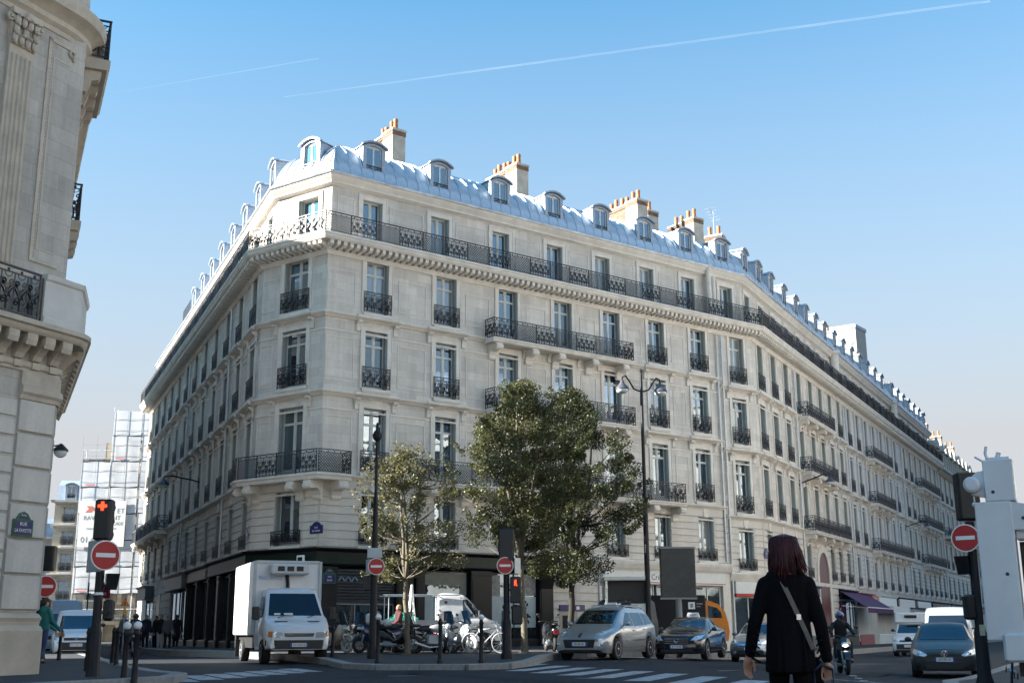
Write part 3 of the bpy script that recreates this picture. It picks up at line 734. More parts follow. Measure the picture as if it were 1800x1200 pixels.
mb = MB(); mb.box(5.35, 7.6, .025, .045, 3.05, 3.6); mb.box(7.25, 7.6, .024, .044, 2.6, 3.05); put('sign_band', mb, g, F_R, mats=mat('dim_cream_panel', (.16, .16, .13), .6, var=.2, scale=3))
g = glazing(so, F_R, 8.9, 11.7, .68, 3.66, 2)
mb = MB(); mb.box(8.95, 11.6, .03, .04, 1.2, 2.6); put('film', mb, g, F_R, mats=M_frost)
for a, b, c, d in ((8.95, 9.5, 2.6, 3.55), (10.6, 11.6, 2.65, 3.6)): mb = MB(); mb.box(a, b, .022, .032, c, d); put('poster', mb, g, F_R, mats=mat('grey_poster', (.2, .2, .19), .6, var=.5, scale=6))
mb = MB()
rr = random.Random(3)
for k in range(40):
    cx, cz = rr.choice(((10.9, 2.15), (11.1, 1.7), (10.3, 1.95))); a = rr.uniform(0, 6.28); r0 = rr.uniform(.02, .3)
    mb.ball((cx + r0 * math.cos(a), .026, cz + r0 * math.sin(a)), (rr.uniform(.03, .1), .006, rr.uniform(.03, .09)), 6, 4)
put('ink_drawing', mb, g, F_R, mats=M_shopk)
# stone pier between the shops with joints
mb = MB(); mb.box(12.55, 15.5, 0, .3, -.5, 4.49); pi_ = put('ground_wall', mb, B1, F_R, mats=M_rust)
stones(B1, F_R, [(12.57, 14.0), (14.02, 15.48)], .5, 3.95, 9)
mb = MB(); mould(mb, [(.02, 3.98), (-.1, 3.98), (-.22, 4.1), (-.32, 4.3), (-.34, 4.42), (-.3, 4.49), (.02, 4.52)], 12.6, RL); put('shop_cornice', mb, B1, F_R, mats=M_trim)
mb = MB(); mb.box(15.5, 15.56, -.12, .3, -.5, 3.97); mb.box(24.3, 24.86, -.12, .3, -.5, 3.97); mb.box(15.5, 24.86, -.06, .3, 3.3, 3.975); put('ground_wall', mb, B1, F_R, mats=M_trim)
# bank shopfront
mb = MB(); mb.box(15.58, 24.28, -.3, -.06, 3.32, 3.92); bk = put('shopfront', mb, B1, F_R, mats=M_shopw)
mb = MB(); mb.box(15.57, 24.29, -.31, -.05, 3.38, 3.42); put('red_line', mb, bk, F_R, mats=M_red)
mb = MB(); mb.box(15.57, 24.29, -.32, -.04, 3.921, 3.97); put('fascia_cap', mb, bk, F_R, mats=M_trim)
text('lettering', 'Crédit', .42, bk, F_R @ T(19.4, -.305, 3.66), M_navy)
text('lettering', 'banque', .13, bk, F_R @ T(19.7, -.305, 3.48), M_navy)
for a, b in ((15.62, 17.6), (17.75, 19.3), (19.5, 22.0), (22.2, 24.2)): glazing(bk, F_R, a, b, .5, 3.28, 2, fm=M_shopw)
mb = MB(); mb.box(18.0, 18.9, .0, .02, 2.0, 2.2); put('door_sign', mb, bk, F_R, mats=M_navy)
mb = MB(); mb.box(15.6, 24.25, -.02, .1, -.5, .5); put('stall_riser', mb, bk, F_R, mats=M_trim)
# ATM in the pier
mb = MB(); mb.box(12.95, 14.55, -.09, .02, 1.95, 2.25); atm = put('cash_machine', mb, B1, F_R, mats=M_navy)
mb = MB(); mb.box(12.98, 14.1, -.06, .02, .55, 1.95); put('surround', mb, atm, F_R, mats=mat('atm_beige', (.35, .32, .27), .5, var=.1))
mb = MB(); mb.box(13.15, 13.75, -.075, -.0605, 1.15, 1.75); put('screen', mb, atm, F_R, mats=M_dark)
mb = MB(); mb.box(14.0, 14.2, -.1, -.0901, 2.03, 2.18); put('logo', mb, atm, F_R, mats=M_whitep)
# side street shops: dark corner shop, wood panel, grey shop, doorway, last grey shop
M_shopgr = mat('shop_grey_paint', (.085, .095, .105), .5, var=.12, scale=3)
so = shop_base(B1, F_L, LL - 9.5, LL, zt, M_shopk, 0, K_LC); pilaster(so, F_L, LL - .35, .6, 3.7, M_shopk)
for k in range(3): a = LL - 9.4 + k * 2.95; pilaster(so, F_L, a + .1, .3, 3.7, M_shopk); glazing(so, F_L, a + .3, a + 2.9, .68, 3.65, 2)
so = shop_base(B1, F_L, LL - 16.5, LL - 9.6, zt - .05, M_shopk)
mb = MB(); mb.box(LL - 16.2, LL - 9.9, -.25, -.2201, 3.75, 4.15); put('fascia', mb, so, F_L, mats=M_wood)
for k in range(2): a = LL - 16.4 + k * 3.4; pilaster(so, F_L, a + .1, .3, 3.7, M_shopk); glazing(so, F_L, a + .3, a + 3.3, .68, 3.65, 2)
so = shop_base(B1, F_L, LL - 23.5, LL - 16.7, zt - .1, M_shopgr, fas=.9, proj=.45); glazing(so, F_L, LL - 23.2, LL - 17.2, .7, 3.4, 4, fm=M_shopgr)
mb = MB(); mb.box(LL - 32, LL - 23.5, 0, .3, -.5, 4.49); mb.box(LL - 36, LL - 32, .0, .3, 3.8, 4.49); mb.box(0, LL - 36, 0, .3, -.5, 4.49); put('ground_wall', mb, B1, F_L, mats=M_rust)
so = shop_base(B1, F_L, LL - 36.2, LL - 31.8, zt - .3, M_shopgr, fas=.9, proj=.6); glazing(so, F_L, LL - 36, LL - 32.2, .7, 3.1, 2, fm=M_shopgr)
stones(B1, F_L, [(LL - 31.7, LL - 30), (LL - 28.2, LL - 23.6)], .5, 4.3, 9)
mb = MB(); mb.box(LL - 29.9, LL - 28.3, -.06, .1, -.3, 3.5); put('street_door', mb, B1, F_L, mats=mat('dark_green_door', (.02, .035, .03), .4))
# ------------------------------------------------------------------ neighbours along the receding street
LV2 = (4.05, 7.05, 10.78, 14.35, 17.72)
LV3 = (3.95, 6.95, 10.6, 14.15, 17.65)
def street_building(B, F, ua, ub, k0, bays, w, lv, balc, panes='joined', open_sh=False, stone=None, attic_kw={}, win1=None, rust=True):
    sk = set()
    for i, j0, j1 in balc:
        for j in range(j0, j1 + 1): sk.add((i, j))
    storeys(B, F, ua, ub, k0, 0, bays, w, lv, panes=panes, skip_guard=sk, st=stone, win1=win1, rust=rust)
    attic(B, F, ua, ub, bays, k0, 0, panes=panes, modil='join', stone=stone, **attic_kw)
    for i, j0, j1 in balc:
        a, b = bays[j0] - .9, bays[j1] + .9
        balcony(B, F, a, b, lv[i] + .02, .8, [a + .35 + (b - a - .7) * t / max(1, j1 - j0 + 1) for t in range(j1 - j0 + 2)], seq=('scroll', 'scroll'))
    if open_sh:
        for i in range(4):
            zb = (lv[0] + .14, lv[1] + .26, lv[2] + .37, lv[3] + .3)[i]; zt = (lv[1] - .56, lv[2] - .52, lv[3] - .54, lv[4] - .33)[i]
            for u in bays:
                for sx in (-1, 1): put('shutter', shutter_open(.5, round(zt - zb, 2)), B, F @ T(u + (w / 2 + .02 if sx > 0 else -w / 2 - .52), -.055, zb))
B2 = thing('apartment_building', 'cream stone apartment building bending into the receding street, purple awning at its foot', 'building', T(P_S0.x, P_S0.y, 0))
storeys(B2, F_R, RL, 27.82, 0, K_RS, [26.45], W1, LV2)
attic(B2, F_R, RL, 27.82, [26.45], 0, K_RS, dbays=[26.3])
SB2 = [1.4, 4.2, 7.05, 10.1, 13.1, 15.85, 18.6, 21.3]
street_building(B2, F_S, 0, 22.5, K_RS, SB2, 1.12, LV2, [(1, 3, 6), (2, 3, 5), (3, 3, 5)], win1=[1.4, 4.2, 7.05, 10.1, 16.4, 18.8, 21.3])
pipe(B2, F_R, RL + .2, .2, 17.3); pipe(B2, F_S, 8.7, .2, 17.3); pipe(B2, F_S, 22.4, .2, 17.3)
mb = MB(); mb.tube([(RL + .2, .25, 18.2), (RL + .2, .25, 20.85)], .13, 10); put('rain_head', mb, B2, F_R, mats=M_trim, smooth=40)
# ground floor of building 2
mb = MB(); mb.box(RL, 27.82, 0, .3, 3.85, 4.05); mb.box(RL, RL + .35, -.02, .3, -.7, 3.85); mb.box(27.5, 27.8, -.02, .3, -.7, 3.85); put('ground_wall', mb, B2, F_R, mats=M_trim_b)
mb = MB(); mould(mb, [(.02, 3.6), (-.1, 3.6), (-.2, 3.8), (-.28, 3.98), (-.26, 4.06), (.02, 4.1)], RL, 27.82, 0, K_RS); put('shop_cornice', mb, B2, F_R, mats=M_trim)
mb = MB(); mb.box(RL + .36, 27.48, -.2, .0, 2.95, 3.58); bk = put('shopfront', mb, B2, F_R, mats=M_shopw)
mb = MB(); mb.box(RL + .35, 27.49, -.21, .01, 2.8, 2.94); put('red_line', mb, bk, F_R, mats=M_red); glazing(bk, F_R, RL + .4, 27.45, .3, 2.78, 2, fm=M_shopw)
# porte-cochere: arched door through the ground and first floor
mb = MB(); AU = 13.4
mb.box(0, AU - 1.5, 0, .3, -.8, 4.05); mb.box(AU + 1.5, 17.4, 0, .3, -.8, 4.05); put('ground_wall', mb, B2, F_S, mats=M_rust)
stones(B2, F_S, [(.1, 2.6), (AU + 1.7, 17.3)], .3, 3.7, 8)
def arch_ring(r0, r1, zc, n=14):
    a = [(AU + r1 * math.cos(math.pi * i / n), zc + r1 * math.sin(math.pi * i / n)) for i in range(n + 1)]; b = [(AU + r0 * math.cos(math.pi * i / n), zc + r0 * math.sin(math.pi * i / n)) for i in range(n + 1)]
    return a, b
mb = MB(); a, b = arch_ring(1.35, 1.8, 4.6)
for i in range(14): mb.add([(*(a[i][0], -.12), a[i][1]), (a[i + 1][0], -.12, a[i + 1][1]), (b[i + 1][0], -.12, b[i + 1][1]), (b[i][0], -.12, b[i][1]), (b[i][0], .3, b[i][1]), (b[i + 1][0], .3, b[i + 1][1]), (a[i][0], 0, a[i][1]), (a[i + 1][0], 0, a[i + 1][1])], [(0, 1, 2, 3), (3, 2, 5, 4), (0, 6, 7, 1)])
mb.box(AU - 1.8, AU - 1.35, -.12, .3, -.6, 4.6); mb.box(AU + 1.35, AU + 1.8, -.12, .3, -.6, 4.6); ar = put('arched_doorway', mb, B2, F_S, mats=M_trim)
mb = MB(); mb.prism([(AU - 1.35, -.5), (AU + 1.35, -.5)] + [(AU + 1.35 * math.cos(math.pi * i / 14), 4.6 + 1.35 * math.sin(math.pi * i / 14)) for i in range(15)], -.06, -.03, 'y')
put('door', mb, ar, F_S, mats=mat('oxblood_door', (.09, .016, .014), .4, var=.2))
mb = MB(); mb.box(0, 22.5, -.1, .02, 3.75, 3.98); put('shop_cornice', mb, B2, F_S, mats=M_trim)
for a, b, m in ((2.8, 7.0, M_shopw), (7.4, 11.4, M_shopgr), (17.5, 22.3, M_shopk)):
    so = shop_base(B2, F_S, a, b, 3.7, m, fas=.65); glazing(so, F_S, a + .1, b - .1, .6, 2.95, 3)
# purple awning
M_purple = mat('purple_canvas', (.062, .026, .092), .8, var=.12, scale=2, bump=.2, bscale=12)
mb = MB(); a0, a1 = 16.9, 25.5
mb.add([(a0, -.25, 3.55), (a1, -.25, 3.55), (a1, -2.0, 2.45), (a0, -2.0, 2.45), (a0, -.25, 3.52), (a1, -.25, 3.52), (a1, -2.0, 2.42), (a0, -2.0, 2.42)], [(0, 1, 2, 3), (4, 7, 6, 5), (0, 4, 5, 1), (0, 3, 7, 4), (1, 5, 6, 2), (2, 6, 7, 3)])
aw = put('awning', mb, B2, F_S, mats=M_purple)
mb = MB(); n = 40
vs = []
for i in range(n + 1): x = a0 + (a1 - a0) * i / n; vs += [(x, -2.0 + .02 * math.sin(i * 1.7), 2.44), (x, -2.01 + .05 * math.sin(i * 1.7), 2.12)]
mb.add(vs, [(2 * i, 2 * i + 1, 2 * i + 3, 2 * i + 2) for i in range(n)]); put('valance', mb, aw, F_S, mats=M_purple)
mb = MB(); mb.tube([(a0, -2.0, 2.46), (a1, -2.0, 2.46)], .035, 6)
for x in (a0 + .3, a1 - .3): mb.tube([(x, -.2, 2.6), (x, -1.95, 2.42)], .025, 5)
put('awning_frame', mb, aw, F_S, mats=M_whitep)
mb = MB(); mb.box(17.0, 18.4, -.22, -.18, 1.2, 2.9); put('purple_poster', mb, B2, F_S, mats=M_purple)
B3 = thing('apartment_building', 'apartment building with pale open shutters, just beyond the purple awning', 'building', T(*(P_S0 + dS * 22.5)))
SB3 = [24.4 + 3.02 * k for k in range(7)]
street_building(B3, F_S, 22.5, 45.6, 0, SB3, 1.05, LV3, [(1, 2, 6), (2, 2, 4), (3, 2, 4)], open_sh=True)
pipe(B3, F_S, 45.5, .2, 17.3)
mb = MB(); mb.box(22.6, 45.5, 0, .3, -.8, 3.95); put('ground_wall', mb, B3, F_S, mats=M_rust)
M_shopr = mat('shop_red_paint', (.22, .02, .025), .45, var=.15, scale=3)
for a, b, m in ((22.8, 27.5, M_shopr), (29.6, 36.5, M_shopw), (37, 45.2, M_shopk)):
    so = shop_base(B3, F_S, a, b, 3.6, m, fas=.8, proj=.3); glazing(so, F_S, a + .15, b - .15, .6, 2.7, 3, fm=m)
mb = MB(); mb.box(37.5, 44.5, -.36, -.3, 2.85, 3.5); put('fascia_sign', mb, B3, F_S, mats=M_shopw)
mb = MB(); mb.box(29.6, 36.5, -1.3, -.2, 2.25, 2.75); put('shop_blind', mb, B3, F_S, mats=M_shopw)
mb = MB(); mb.box(26.4, 28.6, -.42, -.34, 2.95, 3.5); rs_ = put('red_sign', mb, B3, F_S, mats=M_red)
text('lettering', 'CAFÉ', .34, rs_, F_S @ T(27.4, -.425, 3.2), M_whitep)
B4 = thing('apartment_building', 'grey stone apartment building down the street, dark plants along its top balcony', 'building', T(*(P_S0 + dS * 45.6)))
SB4 = [47.3 + 2.9 * k for k in range(7)]
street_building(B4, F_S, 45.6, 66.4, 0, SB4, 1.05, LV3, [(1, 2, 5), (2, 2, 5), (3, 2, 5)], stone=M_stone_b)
pipe(B4, F_S, 66.3, .2, 17.3)
mb = MB(); mb.box(45.7, 66.3, 0, .3, -.8, 3.95); put('ground_wall', mb, B4, F_S, mats=M_rust)
for a, b, m in ((46, 54, M_shopgr), (55, 65.5, M_shopk)):
    so = shop_base(B4, F_S, a, b, 3.6, m, fas=.8); glazing(so, F_S, a + .15, b - .15, .6, 2.7, 4)
mb = MB(); mb.box(46.5, 53.5, -.3, -.24, 2.9, 3.45); put('fascia_sign', mb, B4, F_S, mats=M_shopw)
B5 = thing('apartment_building', 'ornate dark grey building with stone dormers, last in the receding street', 'building', T(*(P_S0 + dS * 66.4)))
SB5 = [68.4 + 3.3 * k for k in range(9)]
def ornate(B, F, ua, ub, bays):
    lv = (3.9, 6.9, 10.5, 14.0, 17.6)
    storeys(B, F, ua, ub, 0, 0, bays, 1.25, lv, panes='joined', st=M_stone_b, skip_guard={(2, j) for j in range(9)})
    mb = MB(); mb.box(ua, ub, 0, .3, -.8, 3.9); put('ground_wall', mb, B, F, mats=M_rust)
    so = shop_base(B, F, ua + .3, ub - .3, 3.6, M_shopk); glazing(so, F, ua + .5, ub - .5, .6, 2.8, 12)
    balcony(B, F, ua + .3, ub - .3, 10.5, .8, [u + 1.6 for u in bays[:-1]], seq=('scroll',))
    mb = MB(); mould(mb, [(.02, 17.1), (-.2, 17.2), (-.5, 17.5), (-.75, 17.6), (-.75, 17.85), (.6, 17.95)], ua, ub); put('cornice', mb, B, F, mats=M_trim_b)
    mb = MB(); vs = []
    pr = [(.5, 17.9), (.6, 19.4), (1.0, 20.6), (1.9, 21.6), (4.5, 22.4)]
    for y, z in pr: vs += [(ua, y, z), (ub, y, z)]
    mb.add(vs, [(2 * i, 2 * i + 1, 2 * i + 3, 2 * i + 2) for i in range(4)]); put('roof', mb, B, F, mats=M_zincd)
    def sd():
        mb = MB(); mb.box(-.95, -.5, 0, 1.5, 0, 2.1); mb.box(.5, .95, 0, 1.5, 0, 2.1); mb.box(-.5, .5, .2, 1.5, 0, 1.95); mb.box(-1.1, 1.1, -.2, 1.5, 2.1, 2.35)
        a = [(1.1 * math.cos(math.pi * i / 10), 2.35 + .7 * math.sin(math.pi * i / 10)) for i in range(11)]; mb.prism(a, -.15, 1.5, 'y'); mb.ball((0, 0, 3.15), (.2, .15, .25), 8, 6)
        mb.prism([(-.95, 0), (-1.3, 0), (-1.25, .4), (-1.0, .8), (-.95, 1.2)], .0, .4, 'y'); mb.prism([(.95, 0), (1.3, 0), (1.25, .4), (1.0, .8), (.95, 1.2)], .0, .4, 'y')
        return mb.mesh('stone_dormer', M_trim_b)
    for u in bays:
        d_ = put('stone_dormer', cached('sdorm', sd), B, F @ T(u, .0, 18.0))
        mb = MB(); mb.box(-.45, .45, .18, .199, .2, 1.9); put('pane', cached('sdp', lambda mb=mb: mb.mesh('pane', M_glass)), d_, F @ T(u, 0, 18.0))
    for u in bays[1::3]: chimney(B, F, u + 1.6, 1.5, 2.4, 19.5, 23.6, .8, 4, 1.0)
ornate(B5, F_S, 66.4, 97, SB5)
for B, us in ((B2, (4.3, 12.5)), (B3, (23.0, 33.2, 44.6)), (B4, (52.0, 60.5))):
    for u in us: chimney(B, F_S, u, 2.7, 2.4, 23.0, 25.6, .62, 4, 1.1)
chimney(B2, F_R, 26.9, 2.9, 2.2, 23.2, 25.6, .7, 4, 1.0, front='white')
chimney(B1, F_R, RL - .35, 4.4, 2.6, 23.2, 26.0, .7, 5, 1.0)
# tall stone rain stacks between roofs
for B, u in ((B2, 22.3), (B3, 45.4)):
    mb = MB(); mb.tube([(u, .2, 18.2), (u, .2, 21.2)], .3, 12); mb.lathe([(.3, 0), (.45, .15), (.45, .3), (.2, .4)], 12, T(u, .2, 21.1)); put('rain_stack', mb, B, F_S, mats=M_trim, smooth=40)
# roofs behind the mansards and end walls, so that the blocks are closed from the side
for B, F, a, b in ((B2, F_S, 0, 22.5), (B3, F_S, 22.5, 45.6), (B4, F_S, 45.6, 66.4), (B5, F_S, 66.4, 97)):
    mb = MB(); zz = 24.15 if B is not B5 else 22.3; mb.add([(a, 3.65, zz), (b, 3.65, zz), (b, 12, zz + .4), (a, 12, zz + .4)], [(0, 1, 2, 3)]); mb.add([(b, 0, -1), (b, 12, -1), (b, 12, zz), (b, 3.6, zz), (b, .6, 21.2), (b, .6, 18), (b, 0, 18)], [tuple(range(7))]); put('roof_deck', mb, B, F, mats=M_zincd)
mb = MB(); mb.add([PW(F_R, RL, 3.7, 24.15), PW(F_R, 27.82 - 3.7 * K_RS, 3.7, 24.15), PW(F_S, 0 + 3.7 * K_RS, 3.7, 24.15), PW(F_S, 0, 12, 24.5), PW(F_R, RL, 12, 24.5)], [(0, 1, 2, 3, 4)]); put('roof_deck', mb, B2, I4, mats=M_zincd)
# plants on the long balcony of the third and fourth house
def leaf_cloud(mb, c, r, n, s, rg, flat=1.0):
    for _ in range(n):
        while True:
            p = Vector((rg.uniform(-1, 1), rg.uniform(-1, 1), rg.uniform(-1, 1)))
            if p.length < 1: break
        q = Vector((c[0] + p.x * r[0], c[1] + p.y * r[1], c[2] + p.z * r[2]))
        a = Vector((rg.uniform(-1, 1), rg.uniform(-1, 1), rg.uniform(-1, 1) * flat)).normalized(); b = a.orthogonal().normalized(); b = Matrix.Rotation(rg.uniform(0, 6.28), 3, a) @ b
        k = s * rg.uniform(.6, 1.3); t = a.cross(b) * k * .55; b = b * k
        mb.add([q - b, q + t, q + b, q - t], [(0, 1, 2, 3)])
M_box = mat('balcony_plant_leaf', (.016, .024, .014), .7, var=.4, scale=12)
rg = random.Random(5)
for B, a, b in ((B3, 24, 45.2), (B4, 46, 66)):
    u = a; hedge = MB()
    while u < b: leaf_cloud(hedge, (u, -.55, Z5 + rg.uniform(.5, .85)), (.6, .25, rg.uniform(.4, .6)), 90, .11, rg); u += .75
    o = put('balcony_plants', hedge, None, F_S, mats=M_box); tagt(o, 'dark clipped plants along the long top balcony of the ' + ('house with pale open shutters' if B is B3 else 'grey house farther down the street'), 'plants'); o['kind'] = 'stuff'
# ------------------------------------------------------------------ ground
def ground_mat(name, c1, c2, sc=3.0, rough=.8, bump=.3, crack=True):
    m = bpy.data.materials.new(name); m.use_nodes = True; nt = m.node_tree; b = nt.nodes['Principled BSDF']; b.inputs['Specular IOR Level'].default_value = .12
    tc = nt.nodes.new('ShaderNodeTexCoord')
    def nz(s, d=8):
        n = nt.nodes.new('ShaderNodeTexNoise'); n.inputs['Scale'].default_value = s; n.inputs['Detail'].default_value = d; n.inputs['Roughness'].default_value = .7; lk(nt, tc.outputs['Object'], n.inputs['Vector']); return n
    n1, n2, n3 = nz(.25), nz(sc), nz(70, 3)
    mx = nt.nodes.new('ShaderNodeMix'); mx.data_type = 'RGBA'; mx.inputs[6].default_value = (*c1, 1); mx.inputs[7].default_value = (*c2, 1)
    ad = nt.nodes.new('ShaderNodeMath'); ad.operation = 'ADD'; lk(nt, n1.outputs['Fac'], ad.inputs[0]); lk(nt, n2.outputs['Fac'], ad.inputs[1])
    mr = nt.nodes.new('ShaderNodeMapRange'); mr.inputs[1].default_value = .75; mr.inputs[2].default_value = 1.25; lk(nt, ad.outputs[0], mr.inputs[0]); lk(nt, mr.outputs[0], mx.inputs[0])
    m2 = nt.nodes.new('ShaderNodeMix'); m2.data_type = 'RGBA'; m2.blend_type = 'MULTIPLY'; m2.inputs[0].default_value = 1; r3 = nt.nodes.new('ShaderNodeMapRange'); r3.inputs[1].default_value = .3; r3.inputs[2].default_value = .7; r3.inputs[3].default_value = .75; r3.inputs[4].default_value = 1.25
    lk(nt, n3.outputs['Fac'], r3.inputs[0]); lk(nt, mx.outputs[2], m2.inputs[6]); lk(nt, r3.outputs[0], m2.inputs[7]); lk(nt, m2.outputs[2], b.inputs['Base Color'])
    rr = nt.nodes.new('ShaderNodeMapRange'); rr.inputs[3].default_value = rough - .2; rr.inputs[4].default_value = rough + .1; lk(nt, n2.outputs['Fac'], rr.inputs[0]); lk(nt, rr.outputs[0], b.inputs['Roughness'])
    bp = nt.nodes.new('ShaderNodeBump'); bp.inputs['Strength'].default_value = bump; bp.inputs['Distance'].default_value = .01; lk(nt, n3.outputs['Fac'], bp.inputs['Height']); lk(nt, bp.outputs[0], b.inputs['Normal'])
    return m
M_asph = ground_mat('asphalt', (.024, .025, .030), (.038, .039, .045))
M_pave = ground_mat('pavement_asphalt', (.05, .05, .056), (.08, .079, .082), 2.0)
M_kerb = mat('granite_kerb', (.24, .235, .225), .7, var=.2, scale=9, bump=.2)
M_paint = mat('road_paint', (.42, .43, .45), .7, var=.3, scale=5, spec=.2)
nt = M_paint.node_tree; n = nt.nodes.new('ShaderNodeTexNoise'); n.inputs['Scale'].default_value = 7; n.inputs['Detail'].default_value = 8; n.inputs['Roughness'].default_value = .8; tc = nt.nodes.new('ShaderNodeTexCoord'); lk(nt, tc.outputs['Object'], n.inputs['Vector'])
mr = nt.nodes.new('ShaderNodeMapRange'); mr.inputs[1].default_value = .36; mr.inputs[2].default_value = .5; mr.inputs[3].default_value = .25; lk(nt, n.outputs['Fac'], mr.inputs[0]); lk(nt, mr.outputs[0], nt.nodes['Principled BSDF'].inputs['Alpha'])
mb = MB(); xs = [-600, -300, -120, -60] + [x * .5 - 40 for x in range(0, 141)] + [45, 60, 120, 300, 600]; ys = [-200, -60, -20, 0, 10, 20, 40, 60, 80, 120, 200, 400, 1200]
nx = len(xs)
mb.add([(x, y, G(x, y)) for y in ys for x in xs], [(j * nx + i, j * nx + i + 1, (j + 1) * nx + i + 1, (j + 1) * nx + i) for j in range(len(ys) - 1) for i in range(nx - 1)])
o = put('road', mb, mats=M_asph); o['kind'] = 'structure'
def flat(poly, h, step=1.0):
    """polygon cut into strips in x and laid on the road surface at height h above it"""
    bm = bmesh.new(); f = bm.faces.new([bm.verts.new((x, y, 0)) for x, y in poly])
    x0 = min(p[0] for p in poly); x1 = max(p[0] for p in poly); x = math.ceil(x0 / step) * step
    while x < x1:
        bmesh.ops.bisect_plane(bm, geom=bm.verts[:] + bm.edges[:] + bm.faces[:], plane_co=(x, 0, 0), plane_no=(1, 0, 0)); x += step
    for v in bm.verts: v.co.z = G(v.co.x, v.co.y) + h
    return bm
def pavement(name, poly, h=.13, kerb=(), m=None, klen=1.0):
    bm = flat(poly, h); me = bpy.data.meshes.new(name); bm.to_mesh(me); bm.free(); me.materials.append(m or M_pave)
    o = put(name, me); o['kind'] = 'structure'
    for path in kerb:
        for i in range(len(path) - 1):
            a, b = Vector((*path[i], 0)), Vector((*path[i + 1], 0)); L = (b - a).length; n = max(1, round(L / klen)); d = (b - a) / n
            for k in range(n):
                p = a + d * k; q = a + d * (k + 1); zz = G((p.x + q.x) / 2, (p.y + q.y) / 2)
                mb = MB(); mb.cbox(.008, d.length - .008, -.02, .26, -.3, h + .012 + rnd.uniform(-.004, .004), .012)
                dz = G(q.x, q.y) - G(p.x, p.y)
                put('kerb_stone', mb, o, T(p.x, p.y, G(p.x, p.y)) @ RZ(math.atan2(d.y, d.x)) @ RY(-math.atan2(dz, d.length)), mats=M_kerb)
    return o
def stripe(x0, y0, x1, y1, w, M_=None):
    d = Vector((x1 - x0, y1 - y0)).normalized(); n = Vector((-d.y, d.x)) * w / 2
    bm = flat([(x0 - n.x, y0 - n.y), (x0 + n.x, y0 + n.y), (x1 + n.x, y1 + n.y), (x1 - n.x, y1 - n.y)][::-1], .004); me = bpy.data.meshes.new('crossing_stripe'); bm.to_mesh(me); bm.free(); me.materials.append(M_paint)
    return me
# ------------------------------------------------------------------ near building on the left, blocks across the crossing, vista of the side street
def sweep(mb, path, prof, closed=False):
    """sweep [(outward, z)] along a plan path seen with the outside on its right"""
    n = len(path); P = [Vector((x, y)) for x, y in path]; off = []
    for i in range(n):
        a = (P[i] - P[i - 1]).normalized() if i else (P[1] - P[0]).normalized(); b = (P[i + 1] - P[i]).normalized() if i < n - 1 else a
        na = Vector((a.y, -a.x)); nb = Vector((b.y, -b.x)); mm = (na + nb).normalized(); off.append(mm / max(.3, mm.dot(na)))
    k = len(prof); vs = [(P[i].x + off[i].x * o, P[i].y + off[i].y * o, z) for i in range(n) for o, z in prof]
    mb.add(vs, [(i * k + j, (i + 1) * k + j, (i + 1) * k + (j + 1) % k, i * k + (j + 1) % k) for i in range(n - 1) for j in range(k)] + [tuple(range(k)), tuple(range((n - 1) * k, n * k))[::-1]])
C0 = Vector((-9.75, 24.6, 0)); dN = Vector((.4493, .8934, 0)); nN = Vector((.8934, -.4493, 0))
F_N = frame(C0.x, C0.y, dN.x, dN.y); F_NS = frame(C0.x, C0.y, dL.x, dL.y)
GAP0, GAP1, HB = 14.2, 22.5, 24.6
BN = thing('apartment_building', 'pale carved stone building with fluted pilaster and bracketed balconies, beside the street sign', 'building', T(C0.x, C0.y, 0))
def npath(r, a=-46, b=GAP0, n=8):
    """front, rounded corner of cut length r, side"""
    p = [C0 + dN * a]
    A = C0 - dN * r; D = C0 + dL * r
    for i in range(n + 1):
        t = i / n; q = A * (1 - t) ** 2 + C0 * 2 * t * (1 - t) + D * t * t; p.append(q)
    p.append(C0 + dL * b); return [(q.x, q.y) for q in p]
M_nst = stone_mat('limestone_smooth', (.50, .425, .345), block=(.8, .55), joint=.8, var=.07)
M_nbl = mat('limestone_block', (.50, .43, .35), .85, var=.16, scale=1.6, bump=.3, bscale=30)
M_ntr = mat('limestone_carved', (.49, .425, .345), .85, var=.17, scale=2.5, bump=.25, bscale=30)
lo, up = npath(.12), npath(.75)
# solid core walls
mb = MB(); sweep(mb, lo, [(0, -.6), (0, 7.0), (-.5, 7.0), (-.5, -.6)]); put('lower_wall', mb, BN, I4, mats=M_nst)
mb = MB(); sweep(mb, up, [(0, 7.0), (0, 14.4), (-.5, 14.4), (-.5, 7.0)]); put('upper_wall', mb, BN, I4, mats=M_nst, smooth=40)
mb = MB(); sweep(mb, up, [(.02, 14.4), (.02, 18.0), (-.5, 18.0), (-.5, 14.4)]); sweep(mb, up, [(-.1, 18.0), (-.1, 20.8), (-.8, 22.9), (-2.2, 24.4), (-5, 24.8), (-5, 18)]); put('attic_wall', mb, BN, I4, mats=M_nst, smooth=40)
Q = [C0 + dN * -46, C0 + dL * GAP0]
mb = MB(); back = [C0 - dN * 46, C0, C0 + dL * GAP0, C0 + dL * GAP0 + Vector((-.9153, -.4027, 0)) * 8, C0 - dN * 46 + Vector((-.8934, .4493, 0)) * 8]
mb.prism([(p.x * .999, p.y * .999) for p in back], -.5, HB - 1.2, 'z'); put('block_core', mb, BN, I4, mats=M_stone_b)
# plinth with roll moulding
mb = MB(); sweep(mb, lo, [(0, -.6), (.16, -.6), (.16, 1.08), (.12, 1.16), (.08, 1.18), (.09, 1.26), (.12, 1.33), (.06, 1.41), (0, 1.43)]); put('plinth', mb, BN, I4, mats=M_nbl)
